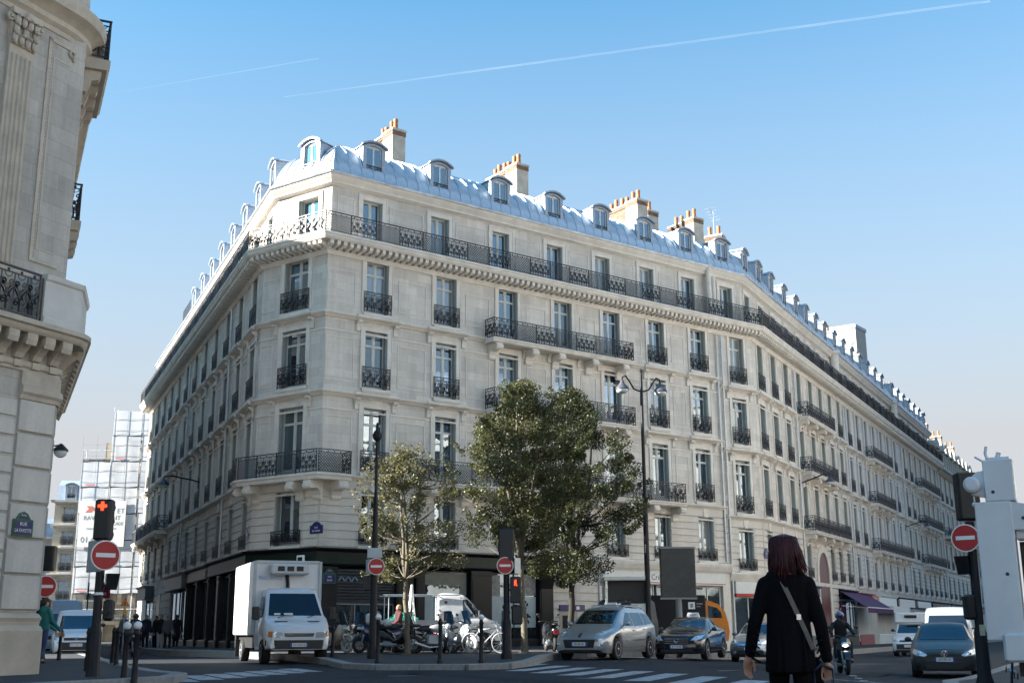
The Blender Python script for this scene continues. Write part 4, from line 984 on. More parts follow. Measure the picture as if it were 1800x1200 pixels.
# ground storey stones: deep-jointed courses, smooth corner pier with capital
hh = .385
for k in range(11):
    z = 1.46 + k * hh
    e = -.98
    w = [.62, .95, .8, .9, .7][k % 5]; x = e - .02
    first = True
    while x > -7:
        ww = w if first else rnd.uniform(.75, 1.0); first = False
        put('stone', cached(('stone',), None), BN, F_N @ T(x - ww + .03, 0, z + .018) @ Matrix.Diagonal((ww - .03, .05, hh - .035, 1))); x -= ww
for k in range(6):
    z = 1.46 + k * .715
    put('stone', cached(('stone',), None), BN, F_N @ T(-.94, 0, z + .004) @ Matrix.Diagonal((.9, .075, .707, 1)))
    for j in range(6): put('stone', cached(('stone',), None), BN, F_NS @ T(.04 + j * 1.8, 0, z + .004) @ Matrix.Diagonal((1.79, .06, .707, 1)))
mb = MB(); pr = [(.0, 5.72), (.09, 5.72), (.11, 5.8), (.16, 5.86), (.16, 5.98), (.1, 6.02), (.1, 6.3), (.0, 6.3)]; sweep(mb, [((C0 - dN * .98).x, (C0 - dN * .98).y)] + npath(.12, -.9, 1.2)[1:], pr); put('pier_capital', mb, BN, I4, mats=M_ntr)
mb = MB(); sweep(mb, lo, [(0, 6.3), (.06, 6.3), (.06, 6.36), (.1, 6.4), (.1, 6.5), (0, 6.52)]); put('string_course', mb, BN, I4, mats=M_ntr)
# main balcony
mb = MB(); sweep(mb, npath(.12, -46, 9), [(0, 7.0), (.5, 7.0), (.54, 7.05), (.57, 7.12), (.63, 7.15), (.63, 7.25), (0, 7.27)]); bal = put('balcony', mb, BN, I4, mats=M_ntr)
def nbr():
    mb = MB(); mb.prism([(0, 0), (-.12, .02), (-.18, .12), (-.36, .28), (-.47, .3), (-.48, .48), (0, .48)], -.11, .11, 'x'); mb.prism([(-.38, .3), (-.45, .24), (-.49, .35), (-.49, .5), (-.38, .5)], -.13, .13, 'x'); mb.box(-.1, .1, -.13, 0, -.16, -.02); return mb.mesh('bracket', M_ntr)
for u in [-.22 - .46 * k for k in range(14)]: put('bracket', cached('nbr', nbr), bal, F_N @ T(u, 0, 6.52))
for t in [.35 + .55 * k for k in range(15)]: put('bracket', cached('nbr', nbr), bal, F_NS @ T(t, 0, 6.52))
put('railing', iron(1.3, 1.0, 'scroll'), bal, F_N @ T(-1.75, -.52, 7.26)); put('railing', iron(1.3, 1.0, 'scroll'), bal, F_N @ T(-3.05, -.52, 7.26))
mb = MB()
for k in range(3): mb.box(-1.09 + .05 * k - .01, -1.09 + .05 * k + .01, -.53, -.51, 7.28, 8.2)
put('railing_post', mb, bal, F_N, mats=M_iron)
mb = MB(); pp = [((C0 - dN * 1.0 + nN * .45).x, (C0 - dN * 1.0 + nN * .45).y)] + [(q.x, q.y) for q in (C0 - dN * .05 + nN * .45, C0 + dL * 1.2 + Vector((.9153, .4027, 0)) * .45)]
sweep(mb, pp, [(-.3, 7.26), (.13, 7.26), (.13, 7.38), (.1, 7.4), (.1, 8.16), (.14, 8.2), (.16, 8.3), (-.3, 8.33)]); put('balcony_pedestal', mb, bal, I4, mats=mat('limestone_white', (.58, .56, .52), .8, var=.1, scale=2))
# first storey: fluted pilaster, acanthus capital, sunk panel
mb = MB(); mb.box(-2.12, -1.5, -.1, 0, 7.3, 13.2); mb.box(-2.18, -1.44, -.14, 0, 8.0, 8.25)
for k in range(5): mb.prism([(-2.06 + k * .115, -.1), (-2.06 + k * .115 + .02, -.135), (-2.06 + k * .115 + .05, -.135), (-2.06 + k * .115 + .07, -.1)], 8.45, 13.0, 'z')
pil = put('pilaster', mb, BN, F_N, mats=M_ntr)
mb = MB(); mb.box(-2.2, -1.42, -.22, 0, 13.85, 13.98); mb.prism([(-2.12, 13.2), (-1.5, 13.2), (-1.42, 13.85), (-2.2, 13.85)], -.14, 0, 'y')
rg = random.Random(11)
for row, z, nn in ((0, 13.32, 4), (1, 13.52, 3), (2, 13.72, 4)):
    for k in range(nn):
        x = -2.06 + .5 * k / (nn - 1) + .0; mb.ball((x, -.17 - .02 * row, z), (.075, .06, .13), 7, 5); mb.ball((x + rg.uniform(-.02, .02), -.23 - .02 * row, z + .09), (.055, .05, .04), 6, 4)
for x in (-2.2, -1.42):
    mb.torus(.075, .03, 12, 5, T(x, -.16, 13.76)); mb.ball((x, -.18, 13.76), .04, 6, 4)
mb.ball((-1.81, -.24, 13.88), (.09, .06, .1), 8, 5)
put('capital', mb, pil, F_N, mats=M_ntr, smooth=40)
mb = MB()
for a, b, c, d in ((-1.06, -.98, 8.75, 13.85), (-1.06, -.3, 8.67, 8.75), (-1.06, -.3, 13.77, 13.85)): mb.box(a, b, -.05, .02, c, d)
for a, b, c, d in ((-.9, -.86, 9.0, 13.4), (-.9, -.4, 8.96, 9.0), (-.9, -.4, 13.4, 13.44)): mb.box(a, b, -.03, .02, c, d)
k = 8.8
while k < 13.7: mb.ball((-.95, -.025, k), (.02, .02, .03), 5, 4); k += .085
mb.torus(.07, .025, 12, 5, T(-.42, -.05, 13.7)); mb.ball((-.36, -.05, 13.62), (.05, .04, .09), 6, 5)
put('sunk_panel', mb, BN, F_N, mats=M_ntr)
# main cornice and upper balcony wrapping the round corner
mb = MB(); sweep(mb, up, [(0, 14.0), (.05, 14.0), (.07, 14.1), (.16, 14.18), (.16, 14.3), (.26, 14.4), (.42, 14.48), (.46, 14.62), (.46, 14.74), (0, 14.8)])
k = 0
put('cornice', mb, BN, I4, mats=M_ntr, smooth=30)
def side_balcony(t0, t1, z, d, nb, rail=True):
    mb = MB(); mb.prism([(.0, z), (-d + .06, z), (-d + .04, z + .08), (-d, z + .12), (-d, z + .26), (0, z + .28)], t0, t1, 'x'); o = put('balcony', mb, BN, F_NS, mats=M_ntr)
    def nb2():
        mb = MB(); mb.prism([(0, -.55), (-.1, -.55), (-.16, -.4), (-.2, -.26), (-.36, -.22), (-.4, -.12), (-.4, 0), (0, 0)], -.12, .12, 'x'); mb.ball((-.5, 0, -.16), (.13, .13, .1), 7, 5) if False else None; return mb.mesh('bracket', M_ntr)
    for k in range(nb): put('bracket', cached('nb2', nb2), o, F_NS @ T(t0 + .25 + (t1 - t0 - .5) * k / (nb - 1), 0, z))
    if rail:
        w = t1 - t0; n = max(1, round(w / 1.2))
        for i in range(n): put('railing', iron(round(w / n, 3), 1.0, 'scroll'), o, F_NS @ T(t0 + w / n * (i + .5), -d + .06, z + .28))
        for t in (t0 + .03, t1 - .03): put('railing', iron(round(d - .08, 3), 1.0, 'scroll'), o, F_NS @ T(t, -d / 2, z + .28) @ RZ(math.pi / 2))
    return o
side_balcony(.5, 3.4, 13.85, .58, 4)
side_balcony(4.6, 6.6, 11.2, .42, 3)
# small wall lamp on the side face
LP = thing('wall_lamp', 'small dark wall lamp with glass bowl on the side edge of the carved stone building', 'lamp', F_NS @ T(3.2, 0, 5.2))
mb = MB(); mb.tube([(0, 0, .1), (0, -.3, .16)], .02, 5); put('arm', mb, LP, F_NS @ T(3.2, 0, 5.2), mats=M_iron)
mb = MB(); mb.lathe([(.02, .2), (.05, .18), (.17, .06), (.18, .02), (.1, .02)], 12, T(0, -.34, 0)); put('shade', mb, LP, F_NS @ T(3.2, 0, 5.2), mats=M_iron, smooth=40)
mb = MB(); mb.lathe([(.16, .02), (.13, -.08), (.06, -.13), (.01, -.14)], 12, T(0, -.34, 0)); put('bowl', mb, LP, F_NS @ T(3.2, 0, 5.2), mats=mat('milky_glass', (.6, .65, .68), .2, var=0), smooth=True)
# street name plate
def plate(name, label, cat, M, w, h, lines, border=True, ped=True):
    o = thing(name, label, cat, M)
    mb = MB(); top = []
    out = [(-w / 2, 0), (w / 2, 0), (w / 2, h * .68), (w * .36, h * .70), (w * .2, h * .92), (0, h), (-w * .2, h * .92), (-w * .36, h * .70), (-w / 2, h * .68)]
    mb.prism(out, -.03, 0, 'y'); put('border', mb, o, M, mats=M_green if border else M_navy)
    b = w * .07; mb = MB(); mb.box(-w / 2 + b, w / 2 - b, -.036, -.0301, b, h * .60); put('field', mb, o, M, mats=M_navy)
    mb = MB(); mb.prism([(-w * .24, h * .70), (w * .24, h * .70), (w * .12, h * .86), (-w * .12, h * .86)], -.036, -.0301, 'y'); put('crest', mb, o, M, mats=M_navy)
    for t, z, s, sx in lines: text('lettering', t, s, o, M @ T(0, -.037, z), M_whitep, sx=sx)
    return o
plate('street_sign', 'dark blue street name plate with green border reading RUE LA FAYETTE', 'street sign', F_N @ T(-.62, -.08, 2.93), .5, .5, [('9e Arr', .42, .05, 1), ('RUE', .245, .1, 1), ('LA FAYETTE', .115, .1, .78)])
plate('street_sign', 'blue street name plate on the chamfered corner just above the black shopfront', 'street sign', F_C @ T(4.02, -.05, 5.05) @ T(0.0, 0, 0), .75, .5, [('RUE', .25, .1, 1), ('DE TRÉVISE', .11, .1, .9)], border=False)
plate('street_sign', 'small blue street name plate at the turn into the side street, seen edge on', 'street sign', F_L @ T(LL - .6, -.05, 5.0), .6, .5, [('RUE', .25, .1, 1)], border=False)
plate('street_sign', 'pale blue pair of street name plates beside the rounded bend of the facade', 'street sign', F_S @ T(.35, -.05, 4.9), .8, .6, [('RUE', .27, .1, 1)], border=False)
# ---- simple blocks out of the main view that shade the crossing and show in the windows
def block(name, label, F, L, H, depth, bays, floors, mst, parts=True):
    B = thing(name, label, 'building', F)
    mb = MB(); z = 4.2; fh = (H - 4.2) / floors; pn = MB()
    wall(mb, 0, L, -.6, 4.2, 0, [((i + .5) * L / bays, 1.8, .4, 3.4) for i in range(bays)])
    for f in range(floors): wall(mb, 0, L, 4.2 + f * fh, 4.2 + (f + 1) * fh, 0, [((i + .5) * L / bays, 1.2, 4.2 + f * fh + .3, 4.2 + f * fh + fh - .6) for i in range(bays)])
    put('wall', mb, B, F, mats=mst)
    for f in range(floors):
        for i in range(bays):
            u = (i + .5) * L / bays; pn.box(u - .6, u + .6, .25, .28, 4.2 + f * fh + .3, 4.2 + f * fh + fh - .6)
    for i in range(bays): u = (i + .5) * L / bays; pn.box(u - .9, u + .9, .25, .28, .4, 3.4)
    o = put('panes', pn, B, F, mats=M_glass); o['kind'] = 'stuff'
    mb = MB()
    for f in range(floors + 1): z = 4.2 + f * fh; mb.prism([(.0, z - .15), (-.25, z), (-.3, z + .12), (0, z + .15)], 0, L, 'x')
    o = put('mouldings', mb, B, F, mats=M_trim); o['kind'] = 'stuff'
    mb = MB(); mb.prism([(0.02, H), (.3, H + .1), (1.0, H + 1.7), (2.2, H + 2.3), (depth, H + 2.6), (depth, -.6), (.4, -.6), (.4, H)], .02, L - .02, 'x'); put('roof', mb, B, F, mats=M_zincd)
    return B
pR = Vector((1.5 * .882 + dS.x * 96, -1.5 * .471 + dS.y * 96, 0))
block('apartment_building', 'sunlit cream apartment building across the receding street', frame(pR.x, pR.y, -dS.x, -dS.y), 74, 17.5, 10, 22, 4, M_stone)
pO = Vector((.604 * 22 + dR.x * 45, -.797 * 22 + dR.y * 45, 0))  # added block out of view, its sunlit wall returns warm light to the facade
block('apartment_building', 'added cream apartment block behind the viewer, throws warm sunlight back onto the corner facade', frame(pO.x, pO.y, -dR.x, -dR.y), 80, 18, 10, 24, 5, M_stone)
pG = C0 + dL * GAP1
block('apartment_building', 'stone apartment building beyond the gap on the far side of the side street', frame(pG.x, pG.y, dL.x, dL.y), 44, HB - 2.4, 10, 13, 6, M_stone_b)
# ---- vista of the side street: scaffolded building, cream buildings
SX, SY = -38.3, 104.0; sd_ = Vector((.9998, .02, 0))
F_Q = frame(SX, SY, sd_.x, sd_.y)
BQ = thing('scaffolded_building', 'tall building wrapped in white scaffold netting at the end of the side street', 'building', F_Q)
M_net = bpy.data.materials.new('scaffold_netting'); M_net.use_nodes = True; nt = M_net.node_tree; b = nt.nodes['Principled BSDF']
b.inputs['Base Color'].default_value = (.58, .595, .62, 1); b.inputs['Roughness'].default_value = .9
tc = nt.nodes.new('ShaderNodeTexCoord'); n = nt.nodes.new('ShaderNodeTexNoise'); n.inputs['Scale'].default_value = .8; n.inputs['Detail'].default_value = 5; lk(nt, tc.outputs['Object'], n.inputs['Vector'])
mr = nt.nodes.new('ShaderNodeMapRange'); mr.inputs[1].default_value = .3; mr.inputs[2].default_value = .7; mr.inputs[3].default_value = .66; mr.inputs[4].default_value = .93; lk(nt, n.outputs['Fac'], mr.inputs[0]); lk(nt, mr.outputs[0], b.inputs['Alpha'])
b.inputs['Subsurface Weight'].default_value = 0
mb = MB(); fl = []
for f in range(7): wall(mb, 1.6, 16, f * 2.6 - .4, f * 2.6 + 2.2, 1.3, [(u, 1.1, f * 2.6 + .1, f * 2.6 + 1.8) for u in (3, 5.6, 8.2, 10.8, 13.4)])
mb.box(1.6, 16, 1.6, 9, -.4, 17.8); mb.prism([(1.6, -.4), (1.6, 17.8), (1.7, 17.8), (1.7, -.4)], 1.3, 9, 'y'); put('wall', mb, BQ, F_Q, mats=M_stone_c)
# standing poles, ledgers, decks, netting panels
def step_top(u): return 11.6 if u < .4 else (16.4 if u < 2.6 else 20.2)
for k, u in enumerate((0, 2.55, 5.2, 7.8, 10.4)):
    for y in (0, 1.0):
        mb = MB(); mb.tube([(u, y, -.4), (u, y, step_top(u + .5) + .6)], .05, 6); put('scaffold_pole', mb, BQ, F_Q, mats=M_shutw)
for f in range(8):
    z = 2.1 + f * 2.3; x0 = 0 if z < 16.4 else 2.55
    mb = MB(); mb.box(x0, 10.4, .03, .97, z, z + .08); mb.box(x0, 10.4, -.03, .0, z + .09, z + .24); put('scaffold_deck', mb, BQ, F_Q, mats=mat('scaffold_board', (.17, .165, .155), .8, var=.3, scale=2))
    mb = MB(); mb.tube([(x0, -.05, z + 1.0), (10.4, -.05, z + 1.0)], .03, 5); put('guard_tube', mb, BQ, F_Q, mats=M_shutw)
    for k, u in enumerate((0, 2.55, 5.2, 7.8)):
        if u < x0: continue
        if z + 2.2 < step_top(u + .5) + .4 and z > 3:
            mb = MB(); nx_, nz_ = 6, 5
            vs = [(u + .04 + 2.5 * i / nx_, -.12 + .012 * math.sin(i * 1.3 + f * 2 + k), z + .05 + 2.2 * j / nz_ + .04 * math.sin(i + j + k)) for j in range(nz_ + 1) for i in range(nx_ + 1)]
            mb.add(vs, [(j * (nx_ + 1) + i, j * (nx_ + 1) + i + 1, (j + 1) * (nx_ + 1) + i + 1, (j + 1) * (nx_ + 1) + i) for j in range(nz_) for i in range(nx_)]); put('netting', mb, BQ, F_Q, mats=M_net, smooth=True)
            if (k + f) % 2: mb = MB(); mb.box(u + .5, u + 1.3, -.19, -.18, z + .15, z + .3); put('red_tag', mb, BQ, F_Q, mats=mat('faded_red', (.5, .2, .2), .7))
    mb = MB()
    for dz in (.5, 1.5): mb.tube([(x0, -.16, z + dz), (10.4, -.16, z + dz)], .013, 4)
    for k in range(9):
        if x0 + k * 1.27 < 10.4: mb.tube([(x0 + k * 1.27, -.15, z), (x0 + k * 1.27, -.15, z + 2.3)], .013, 4)
    o = put('tube_grid', mb, BQ, F_Q, mats=M_grey); o['kind'] = 'stuff'
    if f % 2: mb = MB(); mb.tube([(5.2, -.02, z), (7.8, -.02, z + 2.2)], .03, 5); put('brace', mb, BQ, F_Q, mats=M_shutw)
mb = MB(); mb.add([(-.02, 0, 2), (-.02, 1.2, 2), (-.02, 1.2, 11.6), (-.02, 0, 11.6)], [(0, 1, 2, 3)]); put('netting', mb, BQ, F_Q, mats=M_net)
mb = MB()
for j in range(3):
    for k in range(2): pass
mb.box(2.6, 10.4, 1.2, 8, 18.0, 18.2); mb.box(4.2, 6.0, 1.5, 4, 18.2, 19.6); put('roof', mb, BQ, F_Q, mats=M_zincd)
mb = MB()
for z in (19.6, 20.2): mb.tube([(2.55, 0, z), (10.4, 0, z)], .04, 5)
put('top_rail', mb, BQ, F_Q, mats=M_shutw)
FB = F_Q @ T(.9, -.25, 8.4)
bn = thing('banner', 'white contractor banner with grey lettering hung on the scaffold netting', 'banner', FB)
mb = MB(); mb.box(-.7, 3.35, -.02, .02, 0, 4.0); put('sheet', mb, bn, FB, mats=M_shopw)
M_dgr = mat('banner_grey', (.22, .22, .25), .7, var=0); M_sal = mat('banner_red', (.45, .12, .09), .7, var=0)
for t, x, z, s, mm_, sx in (('RAVALEMENT', 1.3, 2.5, .55, M_dgr, .95), ('FACADE', 2.5, 2.0, .4, M_dgr, .9), ('maçonnerie  peinture', 1.3, 1.6, .3, M_dgr, 1), ('01.42', .35, .6, .75, M_dgr, .95), ('ET', 2.9, 3.1, .6, M_dgr, 1)): text('lettering', t, s, bn, FB @ T(x, -.03, z), mm_, sx=sx)
mb = MB(); mb.prism([(-.2, 3.0), (.3, 3.0), (.4, 3.15), (1.3, 3.15), (1.3, 3.3), (.7, 3.3), (.4, 3.55), (-.1, 3.55), (.1, 3.3)], -.035, -.021, 'y'); put('logo', mb, bn, FB, mats=M_sal)
def vista(label, ox, oy, bear, L, lv, mst, fdepth=9):
    """far house: front and return, storeys with windows, cornice and mansard"""
    d = Vector((math.sin(bear), math.cos(bear), 0)); F = frame(ox, oy, d.x, d.y)
    B = thing('apartment_building', label, 'building', F); H = lv[-1]; n = max(1, round(L / 3)); mb = MB()
    for a, b in zip(lv[:-1], lv[1:]): wall(mb, 0, L, a, b, 0, [((i + .5) * L / n, 1.1, a + .35, b - .6) for i in range(n)])
    wall(mb, 0, L, -.6, lv[0], 0, []); mb.add([(0, 0, -.6), (0, fdepth, -.6), (0, fdepth, H), (0, 0, H)], [(0, 1, 2, 3)]); mb.add([(L, 0, -.6), (L, fdepth, -.6), (L, fdepth, H), (L, 0, H)], [(0, 1, 2, 3)]); put('wall', mb, B, F, mats=mst)
    for a, b in zip(lv[:-1], lv[1:]):
        for i in range(n): window(B, F, (i + .5) * L / n, 0, a + .35, 1.1, round(b - a - .95, 2), guard=.9, panes='joined', shut=False, sur=False)
        mb = MB(); mb.prism([(0, b - .15), (-.3, b), (-.3, b + .12), (0, b + .15)], -.3, L, 'x'); put('string_course', mb, B, F, mats=M_trim)
    mb = MB(); mb.prism([(.0, H), (.5, H + .1), (1.1, H + 1.9), (2.4, H + 2.6), (fdepth, H + 2.8), (fdepth, H)], 0, L, 'x'); put('roof', mb, B, F, mats=M_zincd)
    mb = MB(); mb.box(-.4, L, -.5, .1, H - .05, H + .15); mb.box(-.4, 0, -.5, fdepth, H - .05, H + .15); put('cornice', mb, B, F, mats=M_trim)
    for i in range(n): dormer(B, F, (i + .5) * L / n, H + .25, y=.3)
    chimney(B, F, L * .5, 3, 2.5, H + 1.5, H + 4.2, .7, 4, 1)
    return B
vista('cream stone house with stepped cornice beside the scaffold netting', -49.7, 128, R_(80), 9, (4.2, 7.2, 10.0, 12.4, 15.0), M_stone_c)
vista('shaded grey house behind the cream house in the side street', -60.5, 146, R_(66), 12, (4.2, 7.2, 10.0, 12.6), M_stone_b)
vista('narrow distant house at the left end of the side street, blue grey roof', -76, 176, R_(66), 16, (4.2, 7.4, 10.4, 13.2), M_stone_b)
# tower block beyond the roofs
FT = frame(61.9, 205, .46, .89) 
TB = thing('tower_block', 'pale modern tower block rising behind the zinc roofs', 'building', T(62.5, 206, 0))
mb = MB(); tw = [(57.6, 206), (61.4, 203.5), (64.4, 207.5), (60.4, 210)]
mb.prism(tw, -.6, 53.5, 'z'); put('wall', mb, TB, I4, mats=mat('tower_render', (.42, .39, .34), .8, var=.05, scale=.3))
mb = MB(); mb.prism([(57.45, 206), (61.4, 203.3), (64.6, 207.5), (60.4, 210.2)], 53.5, 54.1, 'z'); put('roof_edge', mb, TB, I4, mats=M_zincd)
mb = MB()
for k in range(14):
    z = 50.5 - k * 3; mb.add([(58.0, 205.67, z), (60.9, 203.76, z), (60.9, 203.76, z + 1.4), (58.0, 205.67, z + 1.4)], [(0, 1, 2, 3)])
mb2 = MB(); mb2.v = [(x - .05 * .55, y - .05 * .83, z) for x, y, z in mb.v]; mb2.f = mb.f; mb2.mi = mb.mi
o = put('window_bands', mb2, TB, I4, mats=M_grey); o['kind'] = 'stuff'
# ------------------------------------------------------------------ street trees
def leaf_mat(name, c1, c2):
    m = bpy.data.materials.new(name); m.use_nodes = True; nt = m.node_tree; nt.nodes.remove(nt.nodes['Principled BSDF']); out = nt.nodes['Material Output']
    g = nt.nodes.new('ShaderNodeNewGeometry'); mx = nt.nodes.new('ShaderNodeMix'); mx.data_type = 'RGBA'; mx.inputs[6].default_value = (*c1, 1); mx.inputs[7].default_value = (*c2, 1); lk(nt, g.outputs['Random Per Island'], mx.inputs[0])
    d = nt.nodes.new('ShaderNodeBsdfDiffuse'); t = nt.nodes.new('ShaderNodeBsdfTranslucent'); gl = nt.nodes.new('ShaderNodeBsdfGlossy'); gl.inputs['Roughness'].default_value = .45; gl.inputs[0].default_value = (.6, .6, .6, 1)
    lk(nt, mx.outputs[2], d.inputs[0]); lk(nt, mx.outputs[2], t.inputs[0])
    a = nt.nodes.new('ShaderNodeMixShader'); a.inputs[0].default_value = .3; lk(nt, d.outputs[0], a.inputs[1]); lk(nt, t.outputs[0], a.inputs[2])
    b = nt.nodes.new('ShaderNodeMixShader'); b.inputs[0].default_value = .035; lk(nt, a.outputs[0], b.inputs[1]); lk(nt, gl.outputs[0], b.inputs[2]); lk(nt, b.outputs[0], out.inputs[0]); return m
M_bark = mat('bark', (.018, .015, .012), .9, var=.35, scale=14, bump=.6, bscale=25)
M_barkp = mat('bark_pale', (.12, .105, .075), .9, var=.3, scale=14, bump=.5, bscale=25)
def tree(label, x, y, zg, trunk_h, top, env, nclu, nleaf, ls, lm, bark, seed, lean=(0, 0), cr=.5, r0=.13, forks=3, low=None):
    """env(t, angle) -> crown radius at crown height fraction t"""
    g = random.Random(seed); o = thing('street_tree', label, 'tree', T(x, y, zg), 'trees on the corner pavement'); M = T(x, y, zg)
    mb = MB(); tp = [(0, 0, -.15), (.0, 0, .12)]; n = 7
    pts = [Vector((0, 0, -.15))] + [Vector((lean[0] * (i / n) + g.uniform(-.03, .03), lean[1] * i / n + g.uniform(-.03, .03), trunk_h * i / n)) for i in range(n + 1)]
    mb.tube(pts, [r0 * 1.5, r0 * 1.25] + [r0 * (1.0 - .25 * i / n) for i in range(1, n + 1)], 10)
    put('trunk', mb, o, M, mats=bark, smooth=True)
    base = pts[-1]; limbs = MB(); leaves = MB(); H = top - trunk_h
    # leaders
    leads = []
    for k in range(forks):
        a = 2 * math.pi * k / forks + g.uniform(-.4, .4); L = [base.copy()]; rr = env(.55, a) * .42
        for i in range(1, 7):
            t = i / 6; L.append(base + Vector((math.cos(a) * rr * t + g.uniform(-.08, .08), math.sin(a) * rr * t + g.uniform(-.08, .08), H * .86 * t)))
        leads.append(L); limbs.tube(L, [r0 * .62 * (1 - .8 * i / 6) + .012 for i in range(7)], 7)
    for c in range(nclu):
        t = g.random() ** .85; a = g.uniform(0, 2 * math.pi); R = env(t, a) * math.sqrt(g.uniform(.06, 1.0)) * g.uniform(.72, 1.2)
        p = base + Vector((math.cos(a) * R, math.sin(a) * R, H * t)) + Vector((lean[0] * .3 * t, 0, g.uniform(-.1, .1)))
        L = min(leads, key=lambda q: min((v - p).length for v in q)); hz = [v for v in L if v.z < p.z - .15 * R] or [L[0]]
        q = min(hz, key=lambda v: (v - p).length); mid = (p + q) / 2 + Vector((g.uniform(-.12, .12), g.uniform(-.12, .12), -.06 * (p - q).length))
        limbs.tube([q, mid, p], [.032, .02, .008], 5, cap=False)
        s = cr * g.uniform(.5, 1.25); leaf_cloud(leaves, p, (s, s, s * g.uniform(.6, .95)), int(nleaf * g.uniform(.6, 1.3)), ls, g)
        for _ in range(2):
            e = p + Vector((g.uniform(-1, 1), g.uniform(-1, 1), g.uniform(-.6, 1))) * s; limbs.tube([p, e], [.009, .004], 4, cap=False)
    # ragged shoots
    for c in range(nclu // 3):
        a = g.uniform(0, 6.28); t = g.uniform(.15, 1.0); R = env(t, a); p = base + Vector((math.cos(a) * R, math.sin(a) * R, H * t)); dr = Vector((math.cos(a) * .7, math.sin(a) * .7, g.uniform(.1, 1.2))).normalized()
        for i in range(4):
            leaf_cloud(leaves, p + dr * (.18 * i), (.14, .14, .14), int(nleaf * .09), ls, g)
        limbs.tube([p, p + dr * .7], [.01, .004], 4, cap=False)
    put('limbs', limbs, o, M, mats=bark, smooth=True); put('crown', leaves, o, M, mats=lm)
    return o
LM1 = leaf_mat('olive_leaf', (.085, .083, .034), (.165, .155, .072))
LM2 = leaf_mat('oak_leaf', (.028, .037, .014), (.11, .112, .045))
LM3 = leaf_mat('dark_oak_leaf', (.018, .026, .010), (.072, .08, .032))
def env1(t, a): return (1.0 + 1.25 * math.sin(math.pi * min(1, t * 1.25 + .18)) if t < .6 else 2.05 * (1 - (t - .6) / .42) ** .8 + .12) * (.82 + .25 * math.sin(2 * a + 1) * math.sin(a + .5)) * 1.0 * (1.12 if abs(math.sin(a)) < .5 else .8)
def env2(t, a): return (1.35 + 1.08 * math.sin(math.pi * min(1, t * 1.1))) * (.95 + .12 * math.sin(3 * a)) * (1.0 if t < .8 else max(.25, 1 - (t - .8) * 3.2))
def env3(t, a): return (1.4 + 1.1 * math.sin(math.pi * min(1, t * 1.15))) * (.95 + .14 * math.sin(2 * a + 2)) * (1.0 if t < .75 else max(.2, 1 - (t - .75) * 3))
tree('slender young tree with sparse olive leaves and forked pale trunk', -3.56, 40.8, .30, 2.45, 6.75, env1, 78, 170, .046, LM1, M_barkp, 21, (-.12, 0), .42, .10, 3)
tree('taller leafy tree with pale bare trunk, between its two neighbours', .37, 42.3, .31, 3.0, 9.4, env2, 125, 430, .046, LM2, M_barkp, 34, (-.1, 0), .5, .12, 4)
tree('dark leafy tree with dark forked trunk, farthest from the white box truck', 2.2, 47.0, .34, 2.6, 9.95, env3, 125, 440, .047, LM3, M_bark, 55, (.1, 0), .52, .14, 4)
# ------------------------------------------------------------------ pavements, kerbs, crossings
def PZ(x, y): return G(x, y) + .13 + min(.12, .008 * max(0, y - 32))
def LT(t, off): q = C0 + dL * t - Vector((-.9153, -.4027, 0)) * off; return (q.x, q.y)
_flat = flat
corner = [(P_L0 + dL * 60 - Vector((-.9153, -.4027, 0)) * -3.4), (P_L0 + dL * 1.5 + Vector((-.9153, -.4027, 0)) * 3.2)]
cp = [(p.x, p.y) for p in corner] + [(-10.0, 45.5), (-7.2, 40.2), (-5.7, 36.6), (-4.3, 31.6), (-3.4, 30.3), (-1.2, 29.9), (-.2, 30.6), (.4, 33.5), (.9, 38.5), (1.4, 40.8), (3.0, 44.8), (5.9, 47.9), (7.6, 50.2), (10.2, 54.5), (16.8, 63.5)]
e = P_S0 + dS * 110 + Vector((.882, -.471, 0)) * 3.2; cp += [(e.x, e.y)]
inner = [P_S0 + dS * 110 - Vector((.882, -.471, 0)) * 6, P_S0 + Vector((-3, 2, 0)), P_R0 + Vector((2, 4, 0)), P_L0 + dL * 60 - Vector((-.9153, -.4027, 0)) * 6]
G0 = G
def flat_p(poly, h, step=1.0):
    bm = _flat(poly, h, step)
    bmesh.ops.triangulate(bm, faces=bm.faces[:])
    y = 32
    while y < 50: bmesh.ops.bisect_plane(bm, geom=bm.verts[:] + bm.edges[:] + bm.faces[:], plane_co=(0, y, 0), plane_no=(0, 1, 0)); y += 3
    for v in bm.verts: v.co.z = G(v.co.x, v.co.y) + h + min(.12, .008 * max(0, v.co.y - 32))
    return bm
flat = flat_p
def kerbed(name, poly, kpath):
    bm = flat(poly, .13); me = bpy.data.meshes.new(name); bm.to_mesh(me); bm.free(); me.materials.append(M_pave); o = put(name, me); o['kind'] = 'structure'
    for i in range(len(kpath) - 1):
        a, b = Vector((*kpath[i], 0)), Vector((*kpath[i + 1], 0)); L = (b - a).length; n = max(1, round(L / 1.0)); d = (b - a) / n
        if L > 40: n = max(1, round(L / 3)); d = (b - a) / n
        for k in range(n):
            p = a + d * k; q = p + d
            mb = MB(); mb.cbox(.006, d.length - .006, -.16, .16, -.35, .012 + rnd.uniform(-.003, .003), .015); dz = PZ(q.x, q.y) - PZ(p.x, p.y)
            put('kerb_stone', mb, o, T(p.x, p.y, PZ(p.x, p.y)) @ RZ(math.atan2(d.y, d.x)) @ RY(-math.atan2(dz, d.length)), mats=M_kerb)
    return o
kerbed('pavement', cp + [(p.x, p.y) for p in inner], cp)
lp = [LT(60, 2.4), LT(12, 2.4), LT(3, 2.4), LT(.5, 2.5), (-6.75, 24.6), (-6.45, 22.6)]
fr = [Vector((-6.45, 22.6, 0)) - dN * k for k in (6, 40)]
lp += [(p.x, p.y) for p in fr]
